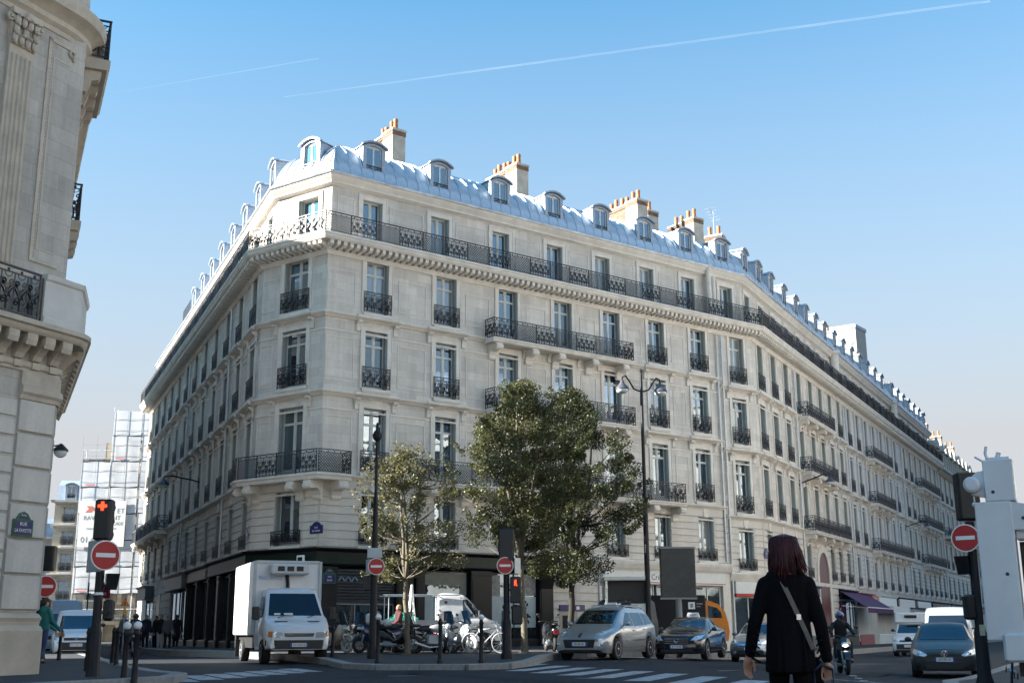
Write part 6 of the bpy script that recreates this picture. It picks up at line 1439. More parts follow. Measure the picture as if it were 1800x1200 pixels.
class Loft:
    """car shell: x from nose (0) to tail (L), y half widths, z up; wheel arches cut into the lower edge"""
    def __init__(s, L, W, top, belt, wplan, zlow, wtop, arches, ra, n=84, crown=.03):
        s.L = L; s.mb = MB(); rows = []
        for i in range(n + 1):
            x = L * i / n; zt = spline(top, x); zb = min(spline(belt, x), zt - .015); hw = W / 2 * spline(wplan, x); zl = lerp_tab(zlow, x)[0]
            for ax in arches:
                if abs(x - ax) < ra: zl = max(zl, .31 + math.sqrt(ra * ra - (x - ax) ** 2))
            zl = min(zl, zb - .06); wt = spline(wtop, x) * W / 2; gh = zt - zb; wt = wt if gh > .18 else hw * .97 + (wt - hw * .97) * gh / .18
            k = max(0., min(1, gh / .18))
            zsh = zb
            half = [(hw * .94, zl), (hw * .985, zl + (zb - zl) * .22), (hw, zl + (zb - zl) * .5), (hw * .995, zl + (zb - zl) * .74), (hw * .975, zb - .025), (hw * .95, zb + .005)]
            ge = zt - min(.07, gh * .45)
            for t in (.33, .66, 1.0): half.append((hw * .945 + (wt - hw * .945) * (t ** 1.15), zb + .01 + (ge - zb - .01) * t))
            half += [(wt * .93, zt - .012 * k), (wt * .7, zt + crown * .45), (wt * .35, zt + crown * .85), (0, zt + crown)]
            rows.append([(x, y, z) for y, z in half] + [(x, -y, z) for y, z in half[-2::-1]])
        k = len(rows[0]); vs = [p for r in rows for p in r]
        fs = [(i * k + j, i * k + j + 1, (i + 1) * k + j + 1, (i + 1) * k + j) for i in range(n) for j in range(k - 1)]
        fs += [tuple(range(k))[::-1], tuple(range(n * k, n * k + k))]
        s.mb.add(vs, fs); s.bvh = BVHTree.FromPolygons([Vector(v) for v in vs], fs)
    def hit(s, o, d):
        r = s.bvh.ray_cast(Vector(o), Vector(d)); return r[0], r[1]
    def patch(s, poly, ax, off=.006, n=10, thick=.0):
        """polygon in (y,z) seen from the front ('f') or rear ('r'), (x,z) from the side ('l' = -y, 'm' = +y), (x,y) from above ('t'), laid on the shell"""
        bm = bmesh.new(); f = bm.faces.new([bm.verts.new((a, b, 0)) for a, b in poly]); xs = [p[0] for p in poly]; ys = [p[1] for p in poly]
        for k in range(1, n):
            c = min(xs) + (max(xs) - min(xs)) * k / n; bmesh.ops.bisect_plane(bm, geom=bm.verts[:] + bm.edges[:] + bm.faces[:], plane_co=(c, 0, 0), plane_no=(1, 0, 0))
            c = min(ys) + (max(ys) - min(ys)) * k / n; bmesh.ops.bisect_plane(bm, geom=bm.verts[:] + bm.edges[:] + bm.faces[:], plane_co=(0, c, 0), plane_no=(0, 1, 0))
        bmesh.ops.triangulate(bm, faces=bm.faces[:]); bm.verts.ensure_lookup_table(); vs = []
        for v in bm.verts:
            a, b = v.co.x, v.co.y
            o, d = {'f': ((-3, a, b), (1, 0, 0)), 'r': ((s.L + 3, a, b), (-1, 0, 0)), 'l': ((a, -3, b), (0, 1, 0)), 'm': ((a, 3, b), (0, -1, 0)), 't': ((a, b, 5), (0, 0, -1))}[ax]
            h, nn = s.hit(o, d)
            if h is None: h = Vector(o) + Vector(d) * 3; nn = -Vector(d)
            if nn.dot(Vector(d)) > 0: nn = -nn
            vs.append(h + nn * off)
        bm.verts.index_update(); fs = []; dv = Vector(d)
        for f in bm.faces:
            q = [v.index for v in f.verts]; nn = (vs[q[1]] - vs[q[0]]).cross(vs[q[2]] - vs[q[0]]); fs.append(tuple(q) if nn.dot(dv) <= 0 else tuple(q[::-1]))
        mb = MB(); mb.add(vs, fs); bm.free(); return mb
def wheel(parent, M, r, w=.2, spokes=7, rim=.68, m=None):
    """tyre and alloy rim; axis along local y, outside at -y"""
    def ty():
        mb = MB(); mb.lathe([(r * rim, -w / 2), (r * .93, -w / 2), (r, -w / 2 + .03), (r, w / 2 - .03), (r * .93, w / 2), (r * rim, w / 2)], 26, RX(math.pi / 2)); return mb.mesh('tyre', M_tyre, smooth=40)
    def ri():
        mb = MB(); R = r * rim
        mb.torus(R - .012, .018, 26, 6, T(0, -w / 2 + .012, 0)); mb.lathe([(R * .95, -.01), (R * .95, .01)], 22, T(0, w * .12, 0) @ RX(math.pi / 2)); mb.lathe([(R * .2, 0), (R * .2, .05), (R * .1, .07)], 10, T(0, -w / 2 + .05, 0) @ RX(math.pi / 2))
        for k in range(spokes): mb.prism([(-.03, R * .12), (.03, R * .12), (.022, R * .96), (-.022, R * .96)], -w / 2 + .015, -w / 2 + .05, 'y', RY(2 * math.pi * k / spokes))
        return mb.mesh('rim', m or M_rim, smooth=30)
    o = put('wheel', cached(('ty', r, w), ty), parent, M); put('rim', cached(('ri', r, w, spokes, (m or M_rim).name), ri), o, M); return o
def place(x, y, z, back_bearing):
    """frame whose +x runs from nose to tail along the given bearing from the camera axis, origin at the nose centre on the ground"""
    return T(x, y, z) @ RZ(math.pi / 2 - R_(back_bearing))
def strip(lo, pts, ax, w=.018, off=.004):
    mb = MB(); q = []
    for a, b in pts:
        o, d = {'l': ((a, -3, b), (0, 1, 0)), 'm': ((a, 3, b), (0, -1, 0)), 'f': ((-3, a, b), (1, 0, 0)), 't': ((a, b, 5), (0, 0, -1))}[ax]
        h, n = lo.hit(o, d)
        if h: q.append(h - Vector(d) * off)
    if len(q) > 1: mb.tube(q, w / 2, 4, cap=False)
    return mb
def numplate(parent, M, txt, w=.52, front=True):
    mb = MB(); mb.box(-w / 2, w / 2, -.012, 0, -.055, .055); o = put('number_plate', mb, parent, M, mats=M_platew)
    mb = MB(); mb.box(-w / 2, -w / 2 + .045, -.014, -.0121, -.055, .055); mb.box(w / 2 - .045, w / 2, -.014, -.0121, -.055, .055); put('band', mb, o, M, mats=M_plateb)
    text('lettering', txt, .085, o, M @ T(0, -.014, 0), M_black, sx=.85)
FRONT = RZ(-math.pi / 2)   # text/sign frames turned to face local -x
def car(label, M, spec, m, group=None, name='car'):
    """spec: dict of shell tables and trim polygons"""
    o = thing(name, label, spec.get('cat', 'car'), M, group); lo = Loft(**spec['shell']); L, W = spec['shell']['L'], spec['shell']['W']
    put('body', lo.mb, o, M, mats=m, smooth=38)
    mb = MB(); ar = spec['shell']['arches']; zl = .2
    mb.box(.15, L - .15, -W / 2 * .82, W / 2 * .82, zl, .62)
    put('underbody', mb, o, M, mats=M_black)
    r = spec['r']
    for ax in ar:
        for sg in (-1, 1): wheel(o, M @ T(ax, sg * (W / 2 - .115), r) @ (I4 if sg < 0 else RZ(math.pi)), r, .21, spec.get('spokes', 7))
    put('windscreen', lo.patch(spec['screen'], 'f', .008, 14), o, M, mats=M_cglass, smooth=True)
    if 'rear' in spec: put('rear_window', lo.patch(spec['rear'], 'r', .008), o, M, mats=M_cglass, smooth=True)
    for p in spec['side']:
        for ax in ('l', 'm'): put('side_window', lo.patch(p, ax, .008), o, M, mats=M_cglass, smooth=True)
    for p in spec['lamps']:
        for sg in (-1, 1):
            h = put('headlight', lo.patch([(sg * a, b) for a, b in p], 'f', .007, 8), o, M, mats=M_lampg, smooth=True)
            cx = sum(a for a, b in p) / len(p); cz = sum(b for a, b in p) / len(p); pt, nn = lo.hit((-3, sg * cx, cz), (1, 0, 0))
            if pt: mb = MB(); mb.ball((pt.x - .0, pt.y, pt.z), (.03, .06, .045), 10, 6); put('reflector', mb, h, M, mats=M_chrome, smooth=True)
    for nm, p, mm in spec.get('front', ()): put(nm, lo.patch(p, 'f', .009, 8), o, M, mats=mm)
    for nm, p, mm in spec.get('rearp', ()): put(nm, lo.patch(p, 'r', .009, 6), o, M, mats=mm)
    for pts in spec.get('seams', ()):
        for ax in ('l', 'm'): put('seam', strip(lo, pts, ax, .014), o, M, mats=M_black)
    for pts in spec.get('bonnet', ()): put('seam', strip(lo, pts, 't', .012), o, M, mats=M_black)
    for pts, mm, w in spec.get('trim', ()):
        for ax in ('l', 'm'): put('trim', strip(lo, pts, ax, w, .006), o, M, mats=mm)
    for hx, hz in spec.get('handles', ()):
        for ax, sg in (('l', -1), ('m', 1)):
            h, _ = lo.hit((hx, sg * 3, hz), (0, -sg, 0)); mb = MB(); mb.box(-.09, .09, -.018, .018, -.015, .015); put('handle', mb, o, M @ T(*h), mats=m)
    if 'mirror' in spec:
        mx, mz = spec['mirror']
        for sg in (-1, 1):
            h, _ = lo.hit((mx, sg * 3, mz), (0, -sg, 0)); mb = MB(); mb.ball((0, sg * .13, .05), (.07, .1, .075), 10, 7); mb.tube([(0, 0, 0), (0, sg * .1, .03)], .025, 6); mi = put('mirror', mb, o, M @ T(*h), mats=spec.get('mirm', m), smooth=True)
    if 'plate' in spec:
        pz, tx = spec['plate']; h, _ = lo.hit((-3, 0, pz), (1, 0, 0)); numplate(o, M @ T(h.x - .012, 0, pz) @ FRONT, tx)
    return o, lo
# shell tables --------------------------------------------------------------
def hatch(L, W, H, arches, r, bz=.72, belt0=.86, cowl=.98, x_cowl=1.2, x_roof=2.05, x_rear=None, tail=.98, est=False):
    xr = x_rear or L - .75
    top = [(0, .62), (.04, .66), (.18, bz), (.6, bz + .13), (x_cowl, cowl), (x_roof, H - .03), ((x_roof + xr) / 2, H), (xr, H - .05), (L - .22, tail + .22 if est else tail + .12), (L - .05, tail), (L, tail - .15)]
    belt = [(0, .5), (.2, bz - .12), (x_cowl, belt0), (L * .6, belt0 + .06), (L - .3, belt0 + .12), (L, belt0 - .05)]
    wpl = [(0, .70), (.06, .80), (.25, .93), (.7, .985), (L * .5, 1.0), (L - .6, .975), (L - .15, .90), (L, .80)]
    zl = [(0, .30), (.12, .22), (.4, .2), (L - .4, .22), (L - .1, .28), (L, .34)]
    wt = [(0, .7), (x_cowl, .84), (x_roof, .70), (xr, .68), (L, .66)]
    return dict(L=L, W=W, top=top, belt=belt, wplan=wpl, zlow=zl, wtop=wt, arches=arches, ra=r + .055)
# silver estate car
M_silver = paint('silver_metallic', (.40, .41, .42), metal=.55, rough=.3)
sp = dict(shell=hatch(4.5, 1.82, 1.55, (.88, 3.6), .32, .74, .9, 1.02, 1.05, 2.0, 3.95, 1.05, True), r=.32,
    screen=[(-.62, 1.06), (.62, 1.06), (.55, 1.47), (-.55, 1.47)],
    side=[[(1.45, 1.0), (2.3, 1.0), (2.3, 1.40), (2.05, 1.40)], [(2.38, 1.0), (3.25, 1.02), (3.25, 1.40), (2.38, 1.40)], [(3.34, 1.03), (4.0, 1.08), (3.9, 1.32), (3.72, 1.38), (3.34, 1.4)]],
    lamps=[[(.42, .72), (.60, .86), (.80, .92), (.80, .80), (.66, .70)], [(.60, .38), (.72, .38), (.76, .52), (.68, .54)]],
    front=[('grille', [(-.46, .36), (.46, .36), (.52, .60), (-.52, .60)], M_black), ('badge', [(-.05, .66), (.05, .66), (.04, .78), (-.04, .78)], M_chrome), ('lower_grille', [(-.55, .25), (.55, .25), (.5, .31), (-.5, .31)], M_black)],
    seams=[[(1.35, .35), (1.38, .9)], [(2.34, .35), (2.34, .98)], [(3.2, .6), (3.3, 1.0)], [(1.4, .36), (3.1, .36)]], trim=[([(1.4, .56), (2.2, .57), (3.1, .58)], M_chrome, .03)], bonnet=[[(.3, -.62), (.9, -.68)], [(.3, .62), (.9, .68)]],
    handles=[(2.2, .86), (3.1, .9)], mirror=(1.5, 1.02), plate=(.47, 'CB 406 AF'))
M308 = place(2.1, 39.0, G(2.2, 39.4), 27) @ Matrix.Scale(1.08, 4)
c1, lo = car('silver estate car with roof rails parked by the kerb, facing the crossing', M308, sp, M_silver)
mb = MB()
for sg in (-1, 1): mb.tube([(2.1, sg * .58, 1.53), (2.25, sg * .58, 1.60), (3.6, sg * .57, 1.60), (3.75, sg * .57, 1.54)], .022, 6)
for x in (2.5, 3.4): mb.box(x - .03, x + .03, -.6, .6, 1.62, 1.65)
put('roof_rack', mb, c1, M308, mats=M_alu); 
mb = MB(); mb.prism([(-.24, 0), (.24, 0), (.18, .14), (-.18, .14)], 2.5, 2.62, 'x', T(0, 0, 1.58)); put('taxi_sign', mb, c1, M308, mats=M_platew)
# black saloon taxi
M_bcar = paint('black_car_paint', (.010, .011, .014), rough=.2)
sal = hatch(4.85, 1.86, 1.46, (.85, 3.75), .33, .76, .92, 1.0, 1.35, 2.25, 3.6, .95)
sal['top'] = [(0, .66), (.04, .70), (.18, .80), (.6, .90), (1.35, 1.0), (2.3, 1.43), (2.9, 1.46), (3.4, 1.41), (4.1, 1.13), (4.6, 1.08), (4.8, 1.0), (4.85, .85)]
sp = dict(shell=sal, r=.33, screen=[(-.64, 1.05), (.64, 1.05), (.56, 1.38), (-.56, 1.38)],
    side=[[(1.75, 1.0), (2.65, 1.0), (2.65, 1.33), (2.3, 1.33)], [(2.73, 1.0), (3.5, 1.02), (3.35, 1.30), (2.73, 1.34)]],
    lamps=[[(.50, .66), (.62, .80), (.84, .86), (.82, .72), (.70, .66)]],
    front=[('grille', [(-.42, .52), (.42, .52), (.46, .78), (-.46, .78)], M_black), ('lower_grille', [(-.62, .26), (.62, .26), (.56, .36), (-.56, .36)], M_black)],
    seams=[[(1.6, .35), (1.62, .94)], [(2.69, .35), (2.69, .98)], [(3.5, .6), (3.65, .98)]], trim=[([(1.3, .30), (3.2, .31)], M_chrome, .025), ([(1.7, .99), (2.6, .99), (3.55, 1.0)], M_chrome, .02)],
    bonnet=[[(.25, -.55), (1.2, -.66)], [(.25, .55), (1.2, .66)]], handles=[(2.55, .88), (3.4, .9)], mirror=(1.8, 1.0), plate=(.45, 'AY 318 BX'))
MM = place(5.72, 42.6, G(5.7, 42.6), 21)
c2, lo = car('black saloon taxi with lit white roof sign parked behind the silver estate car', MM, sp, M_bcar)
mb = MB()
for k in range(3): mb.box(-.012, .012, -.42, .42, .56 + .075 * k, .575 + .075 * k)
mb.torus(.07, .014, 16, 5, RZ(math.pi / 2) @ T(0, 0, .66)); 
h, _ = lo.hit((-3, 0, .64), (1, 0, 0)); put('grille_bars', mb, c2, MM @ T(h.x - .03, 0, 0), mats=M_chrome)
mb = MB(); mb.prism([(-.25, 0), (.25, 0), (.19, .16), (-.19, .16)], 2.75, 2.88, 'x', T(0, 0, 1.49)); ts = put('taxi_sign', mb, c2, MM, mats=M_platew); text('lettering', 'TAXI', .1, ts, MM @ T(2.748, 0, 1.56) @ FRONT, M_plateb)
# grey compact behind
M_gcar = paint('grey_metallic', (.20, .22, .25), metal=.5, rough=.3)
spg = dict(shell=hatch(4.3, 1.78, 1.5, (.85, 3.45), .31, .76, .9, 1.02, 1.1, 2.0), r=.31, screen=[(-.62, 1.06), (.62, 1.06), (.54, 1.42), (-.54, 1.42)],
    side=[[(1.5, 1.0), (2.3, 1.0), (2.3, 1.36), (2.0, 1.36)], [(2.38, 1.0), (3.2, 1.02), (3.2, 1.35), (2.38, 1.36)]], lamps=[[(.44, .70), (.60, .84), (.80, .92), (.80, .78), (.66, .70)]],
    front=[('grille', [(-.45, .64), (.45, .64), (.42, .70), (-.42, .70)], M_chrome), ('lower_grille', [(-.55, .30), (.55, .30), (.5, .46), (-.5, .46)], M_black)],
    seams=[[(1.4, .35), (1.42, .9)], [(2.34, .35), (2.34, .96)]], handles=[(2.2, .86), (3.05, .9)], mirror=(1.55, 1.02), plate=(.52, 'DK 552 QA'), bonnet=[[(.3, -.6), (.95, -.66)], [(.3, .6), (.95, .66)]])
MG = place(9.05, 46.6, G(9.0, 46.6), 24)
car('grey metallic hatchback with a taxi sign parked behind the black saloon taxi', MG, spg, M_gcar)
# blue-grey hatchback facing the camera on the right
M_blu = mat('blue_grey_metallic', (.036, .036, .038), .38, metal=.2, var=.05, scale=2.5, coat=.25)
spv = dict(shell=hatch(4.25, 1.8, 1.46, (.86, 3.48), .32, .72, .9, .99, 1.1, 2.0), r=.32, screen=[(-.63, 1.03), (.63, 1.03), (.53, 1.38), (-.53, 1.38)],
    side=[[(1.5, .98), (2.3, .98), (2.3, 1.33), (2.0, 1.33)], [(2.38, .98), (3.2, 1.0), (3.1, 1.32), (2.38, 1.33)]],
    lamps=[[(.44, .62), (.56, .70), (.80, .78), (.82, .66), (.72, .60), (.5, .58)]],
    front=[('grille', [(-.44, .60), (.44, .60), (.44, .665), (-.44, .665)], M_black), ('lower_grille', [(-.48, .25), (.48, .25), (.55, .42), (-.55, .42)], M_black), ('fog_recess', [(.58, .26), (.76, .28), (.76, .38), (.6, .38)], M_black), ('fog_recess', [(-.58, .26), (-.76, .28), (-.76, .38), (-.6, .38)], M_black)],
    seams=[[(1.38, .33), (1.42, .88)], [(2.34, .33), (2.34, .95)]], handles=[(2.2, .84), (3.05, .88)], mirror=(1.55, .98), mirm=M_black, plate=(.50, 'DM 447 SF'), bonnet=[[(.3, -.58), (1.0, -.66)], [(.3, .58), (1.0, .66)], [(.22, -.5), (.2, 0), (.22, .5)]])
MV = place(11.75, 33.2, G(11.8, 33.2), 20)
c4, lo = car('blue grey hatchback facing the crossing, beside the right hand traffic light', MV, spv, M_blu)
h, _ = lo.hit((-3, 0, .655), (1, 0, 0)); mb = MB(); A = MV @ T(h.x - .015, 0, .655) @ FRONT; mb.torus(.075, .012, 20, 6); mb.prism([(-.05, .05), (-.03, .05), (0, -.01), (.03, .05), (.05, .05), (.01, -.06), (-.01, -.06)], -.01, .005, 'y'); put('badge', mb, c4, A, mats=M_chrome)
# vans ----------------------------------------------------------------------
def vanshell(L, W, H, arches, r, nose=.85, x_cowl=.75, x_roof=1.6):
    return dict(L=L, W=W, top=[(0, .62), (.04, .7), (.15, nose), (x_cowl, nose + .22), (x_roof, H - .06), (x_roof + .4, H), (L - .3, H), (L - .05, H - .06), (L, H - .3)], belt=[(0, .5), (.2, nose - .15), (x_cowl, nose + .08), (L, nose + .18)],
        wplan=[(0, .74), (.08, .86), (.3, .95), (.8, 1), (L - .2, 1), (L, .93)], zlow=[(0, .32), (.12, .25), (L, .3)], wtop=[(0, .7), (x_cowl, .86), (x_roof, .8), (L, .8)], arches=arches, ra=r + .05)
M_wvan = paint('white_van_paint', (.62, .63, .65), rough=.35)
def van(label, M, shell, r, m, scr, lamps, grille, plate, side=(), name='van', front=()):
    sp = dict(cat='van', shell=shell, r=r, screen=scr, side=list(side), lamps=[lamps], front=[('grille', grille, M_black)] + list(front), mirror=(shell['top'][3][0] + .35, shell['top'][3][1] + .12), mirm=M_black, plate=plate, spokes=9, seams=[[(1.35, .4), (1.35, 1.2)]], handles=[(1.9, 1.05)])
    return car(label, M, sp, m, name=name)
van('small white van with dark bumper facing the crossing in the side street', place(-16.35, 45.3, G(-17, 45), -20), vanshell(4.2, 1.8, 1.8, (.85, 3.4), .31, .86, .8, 1.7), .31, M_wvan, [(-.66, 1.1), (.66, 1.1), (.58, 1.6), (-.58, 1.6)], [(.5, .68), (.58, .82), (.8, .84), (.8, .7)], [(-.45, .68), (.45, .68), (.45, .78), (-.45, .78)], (.52, '894 QKN 75'), [[(1.25, 1.12), (1.95, 1.12), (1.95, 1.55), (1.6, 1.55)]],
    front=[('bumper', [(-.8, .3), (.8, .3), (.8, .62), (-.8, .62)], M_black), ('badge', [(-.05, .71), (.05, .71), (.05, .8), (-.05, .8)], M_chrome)])
van('tall pale blue van behind the small white van', place(-19.3, 51.5, G(-20, 51), -20), vanshell(5.2, 1.95, 2.35, (1.0, 4.0), .33, .95, .8, 1.7), .33, paint('pale_blue_paint', (.32, .38, .46)), [(-.72, 1.25), (.72, 1.25), (.68, 1.78), (-.68, 1.78)], [(.55, .75), (.62, .95), (.88, .98), (.88, .78)], [(-.5, .7), (.5, .7), (.5, .85), (-.5, .85)], (.5, 'BQ 733 VE'))
van('small white delivery van with roof cooler beside the purple awning', place(19.7, 60.5, G(19, 60), 26), vanshell(4.3, 1.75, 1.75, (.85, 3.5), .31, .88, .8, 1.6), .31, M_wvan, [(-.64, 1.12), (.64, 1.12), (.58, 1.56), (-.58, 1.56)], [(.5, .7), (.58, .84), (.78, .86), (.78, .72)], [(-.45, .7), (.45, .7), (.45, .78), (-.45, .78)], (.5, 'CX 205 RD'), [[(1.25, 1.12), (1.95, 1.12), (1.95, 1.5), (1.6, 1.5)]], front=[('bumper', [(-.8, .3), (.8, .3), (.8, .6), (-.8, .6)], M_black)])
Mx = place(19.7, 60.5, G(19, 60), 26); cooler = KIDS and None
o = thing('box_body', 'white insulated box with dark cooler slots carried by the small delivery van', 'van box', Mx) if False else None
mb = MB(); mb.cbox(1.35, 4.0, -.8, .8, 1.62, 2.15, .06); vb = [ob for ob in C.objects if ob.get('label', '').startswith('small white delivery van')][0]; bx_ = put('box_body', mb, vb, Mx, mats=M_wvan); mb = MB(); mb.box(1.30, 1.36, -.3, .3, 1.88, 2.02); put('cooler_slot', mb, bx_, Mx, mats=M_black)
van('light grey van behind the blue grey hatchback', place(16.3, 45.5, G(16, 45), 21), vanshell(4.9, 1.95, 2.12, (.95, 3.9), .33, .98, .85, 1.75), .33, paint('light_grey_paint', (.20, .225, .25)), [(-.74, 1.28), (.74, 1.28), (.66, 1.82), (-.66, 1.82)], [(.55, .78), (.62, .98), (.88, 1.0), (.88, .8)], [(-.5, .76), (.5, .76), (.5, .86), (-.5, .86)], (.55, 'AV 620 TJ'), [[(1.4, 1.3), (2.1, 1.3), (2.1, 1.75), (1.75, 1.75)]])
van('dark grey van parked behind the silver estate car, only its roof clear', place(3.35, 46.3, PZ(3.35, 46.3), 24), vanshell(4.8, 1.7, 1.9, (.95, 3.8), .33, .98, .85, 1.7), .33, mat('dark_grey_paint', (.05, .053, .056), .6, var=.1), [(-.72, 1.26), (.72, 1.26), (.66, 1.72), (-.66, 1.72)], [(.55, .78), (.62, .98), (.88, 1.0), (.88, .8)], [(-.5, .76), (.5, .76), (.5, .86), (-.5, .86)], (.55, 'BD 117 KM'))
# white box truck -----------------------------------------------------------
MI = place(-6.45, 36.4, G(-6.4, 36.4), -21); tk = thing('box_truck', 'white refrigerated box truck with cab facing the crossing', 'truck', MI)
sh = dict(L=2.35, W=2.0, top=[(0, .95), (.04, 1.02), (.14, 1.12), (.75, 1.42), (1.45, 2.18), (1.75, 2.27), (2.1, 2.28), (2.35, 2.24)], belt=[(0, .6), (.2, 1.0), (.75, 1.32), (2.35, 1.36)], wplan=[(0, .84), (.06, .9), (.3, .97), (.9, 1), (2.35, 1)], zlow=[(0, .42), (2.35, .42)], wtop=[(0, .8), (.75, .9), (1.5, .8), (2.35, .8)], arches=(.95,), ra=.44)
lo = Loft(**sh); put('cab', lo.mb, tk, MI, mats=M_wvan, smooth=38)
put('windscreen', lo.patch([(-.82, 1.42), (.82, 1.42), (.70, 2.10), (-.70, 2.10)], 'f', .009, 14), tk, MI, mats=M_tglass, smooth=True)
for ax in ('l', 'm'): put('side_window', lo.patch([(1.05, 1.40), (1.95, 1.40), (1.95, 2.02), (1.5, 2.02), (1.12, 1.6)], ax, .009), tk, MI, mats=M_cglass, smooth=True); put('seam', strip(lo, [(1.02, .6), (1.0, 1.38)], ax), tk, MI, mats=M_black); put('seam', strip(lo, [(2.02, .6), (2.02, 2.0)], ax), tk, MI, mats=M_black)
put('grille', lo.patch([(-.42, .80), (.42, .80), (.46, .90), (-.46, .90)], 'f', .01), tk, MI, mats=M_black)
for k in range(2): put('slat', strip(lo, [(-.42, .83 + .04 * k), (.42, .83 + .04 * k)], 'f', .014, .014), tk, MI, mats=M_chrome)
put('bumper', lo.patch([(-.95, .44), (.95, .44), (.95, .70), (-.95, .70)], 'f', .03, 8), tk, MI, mats=M_black)
for sg in (-1, 1):
    h_ = put('headlight', lo.patch([(sg * .5, .76), (sg * .5, .92), (sg * .9, .96), (sg * .92, .78)], 'f', .01, 6), tk, MI, mats=M_lampg, smooth=True)
    put('indicator', lo.patch([(sg * .80, .79), (sg * .80, .94), (sg * .9, .95), (sg * .91, .80)], 'f', .014, 3), h_, MI, mats=M_orl)
    put('air_slot', lo.patch([(sg * .3, 1.225), (sg * .68, 1.225), (sg * .68, 1.255), (sg * .3, 1.255)], 'f', .008, 3), tk, MI, mats=M_black)
    mb = MB(); mb.cbox(-.08, .06, -.11, .11, -.2, .2, .03); mb.tube([(0, -sg * .1, .12), (.1, -sg * .25, .1)], .02, 5); mb.tube([(0, -sg * .1, -.12), (.1, -sg * .25, -.1)], .02, 5); put('mirror', mb, tk, MI @ T(.98, sg * 1.18, 1.5), mats=M_black)
    mb = MB(); mb.box(-.05, .25, -.12, .12, 0, .06); put('marker_lamp', mb, tk, MI @ T(1.62, sg * .62, 2.2), mats=M_orl)
mb = MB(); mb.tube([(.62, .55, 1.36), (.72, .1, 1.5)], .012, 4); mb.tube([(.62, -.35, 1.36), (.72, -.75, 1.5)], .012, 4); put('wiper', mb, tk, MI, mats=M_black)
mb = MB(); mb.box(.52, .6, .12, .38, 1.44, 1.5); mb.box(.52, .6, .5, .68, 1.44, 1.5); put('papers', mb, tk, MI, mats=M_platew)
h, _ = lo.hit((-3, .18, .56), (1, 0, 0)); numplate(tk, MI @ T(h.x - .05, .0, .56) @ FRONT, '327 ANN 92')
mb = MB(); mb.box(.2, 6.3, -.42, .42, .42, .62); mb.box(2.4, 6.2, -.9, -.75, .45, .8); mb.box(2.4, 6.2, .75, .9, .45, .8); put('chassis', mb, tk, MI, mats=M_black)
mb = MB(); mb.cbox(2.25, 6.4, -1.08, 1.08, .85, 3.16, .04); bxo = put('box_body', mb, tk, MI, mats=mat('insulated_panel_white', (.66, .67, .68), .35, var=.07, scale=1.2, coat=.3))
mb = MB()
for sy in (-1, 1): mb.box(2.2, 2.3, sy * 1.05 - .045, sy * 1.05 + .045, .86, 3.15)
mb.box(2.2, 2.3, -1.0, 1.0, 3.09, 3.17); put('corner_trim', mb, bxo, MI, mats=M_alu)
mb = MB(); mb.cbox(1.85, 2.24, -.62, .62, 2.72, 3.05, .05); fu = put('cooling_unit', mb, tk, MI, mats=M_shutw)
for k in range(3): mb = MB(); mb.box(1.835, 1.8501, -.42 + k * .3, -.2 + k * .3, 2.82, 2.97); put('grille', mb, fu, MI, mats=M_black)
mb = MB(); mb.tube([(2.15, .05, 2.72), (2.2, .0, 2.45), (2.2, .0, 2.28)], .06, 6); put('hose', mb, tk, MI, mats=M_black)
M_lblue = mat('pale_blue_print', (.22, .38, .62), .4, var=.1); text('lettering', 'FRAIS SERVICE', .16, bxo, MI @ T(2.24, .55, 2.62) @ FRONT, M_lblue, sx=.75); text('lettering', 'SERVICE', .16, bxo, MI @ T(2.24, -.45 + 1.0 * 0, 2.62) @ FRONT, M_lblue, sx=.01) if False else None
for ax_ in (.95, 5.0):
    for sg in (-1, 1): wheel(tk, MI @ T(ax_, sg * .86, .36) @ (I4 if sg < 0 else RZ(math.pi)), .36, .26, 8, .6, M_alu)
mb = MB(); mb.box(6.1, 6.4, -1.0, 1.0, .45, .84); put('rear_step', mb, tk, MI, mats=M_black)
for sg in (-1, 1): mb = MB(); mb.box(5.45, 5.5, sg * .9 - .2, sg * .9 + .2, .15, .7); put('mud_flap', mb, tk, MI, mats=M_black)
# flatbed van with ladders ---------------------------------------------------
MF = T(-.62, 46.6, PZ(-.6, 46.6)) @ RZ(math.pi + R_(12)); fv = thing('pickup_van', 'white flatbed van with ladder rack and teal tarpaulin parked across the pavement', 'van', MF)
sh = dict(L=2.4, W=1.9, top=[(0, .85), (.05, .92), (.2, 1.02), (.65, 1.22), (1.35, 1.95), (1.7, 2.06), (2.2, 2.08), (2.4, 2.02)], belt=[(0, .6), (.2, .92), (.7, 1.12), (2.4, 1.16)], wplan=[(0, .8), (.1, .9), (.5, 1), (2.4, 1)], zlow=[(0, .34), (2.4, .34)], wtop=[(0, .8), (.7, .9), (1.4, .8), (2.4, .8)], arches=(.85,), ra=.40)
lo = Loft(**sh); put('cab', lo.mb, fv, MF, mats=M_wvan, smooth=38)
for ax in ('l', 'm'): put('side_window', lo.patch([(.85, 1.2), (1.5, 1.2), (1.5, 1.85), (1.32, 1.85), (.95, 1.5)], ax, .009), fv, MF, mats=M_cglass, smooth=True); put('seam', strip(lo, [(1.58, .45), (1.58, 1.95)], ax), fv, MF, mats=M_black); put('filler_cap', lo.patch([(2.1, 1.7), (2.2, 1.7), (2.2, 1.8), (2.1, 1.8)], ax, .01, 3), fv, MF, mats=M_black)
put('windscreen', lo.patch([(-.76, 1.25), (.76, 1.25), (.66, 1.86), (-.66, 1.86)], 'f', .009, 12), fv, MF, mats=M_cglass, smooth=True)
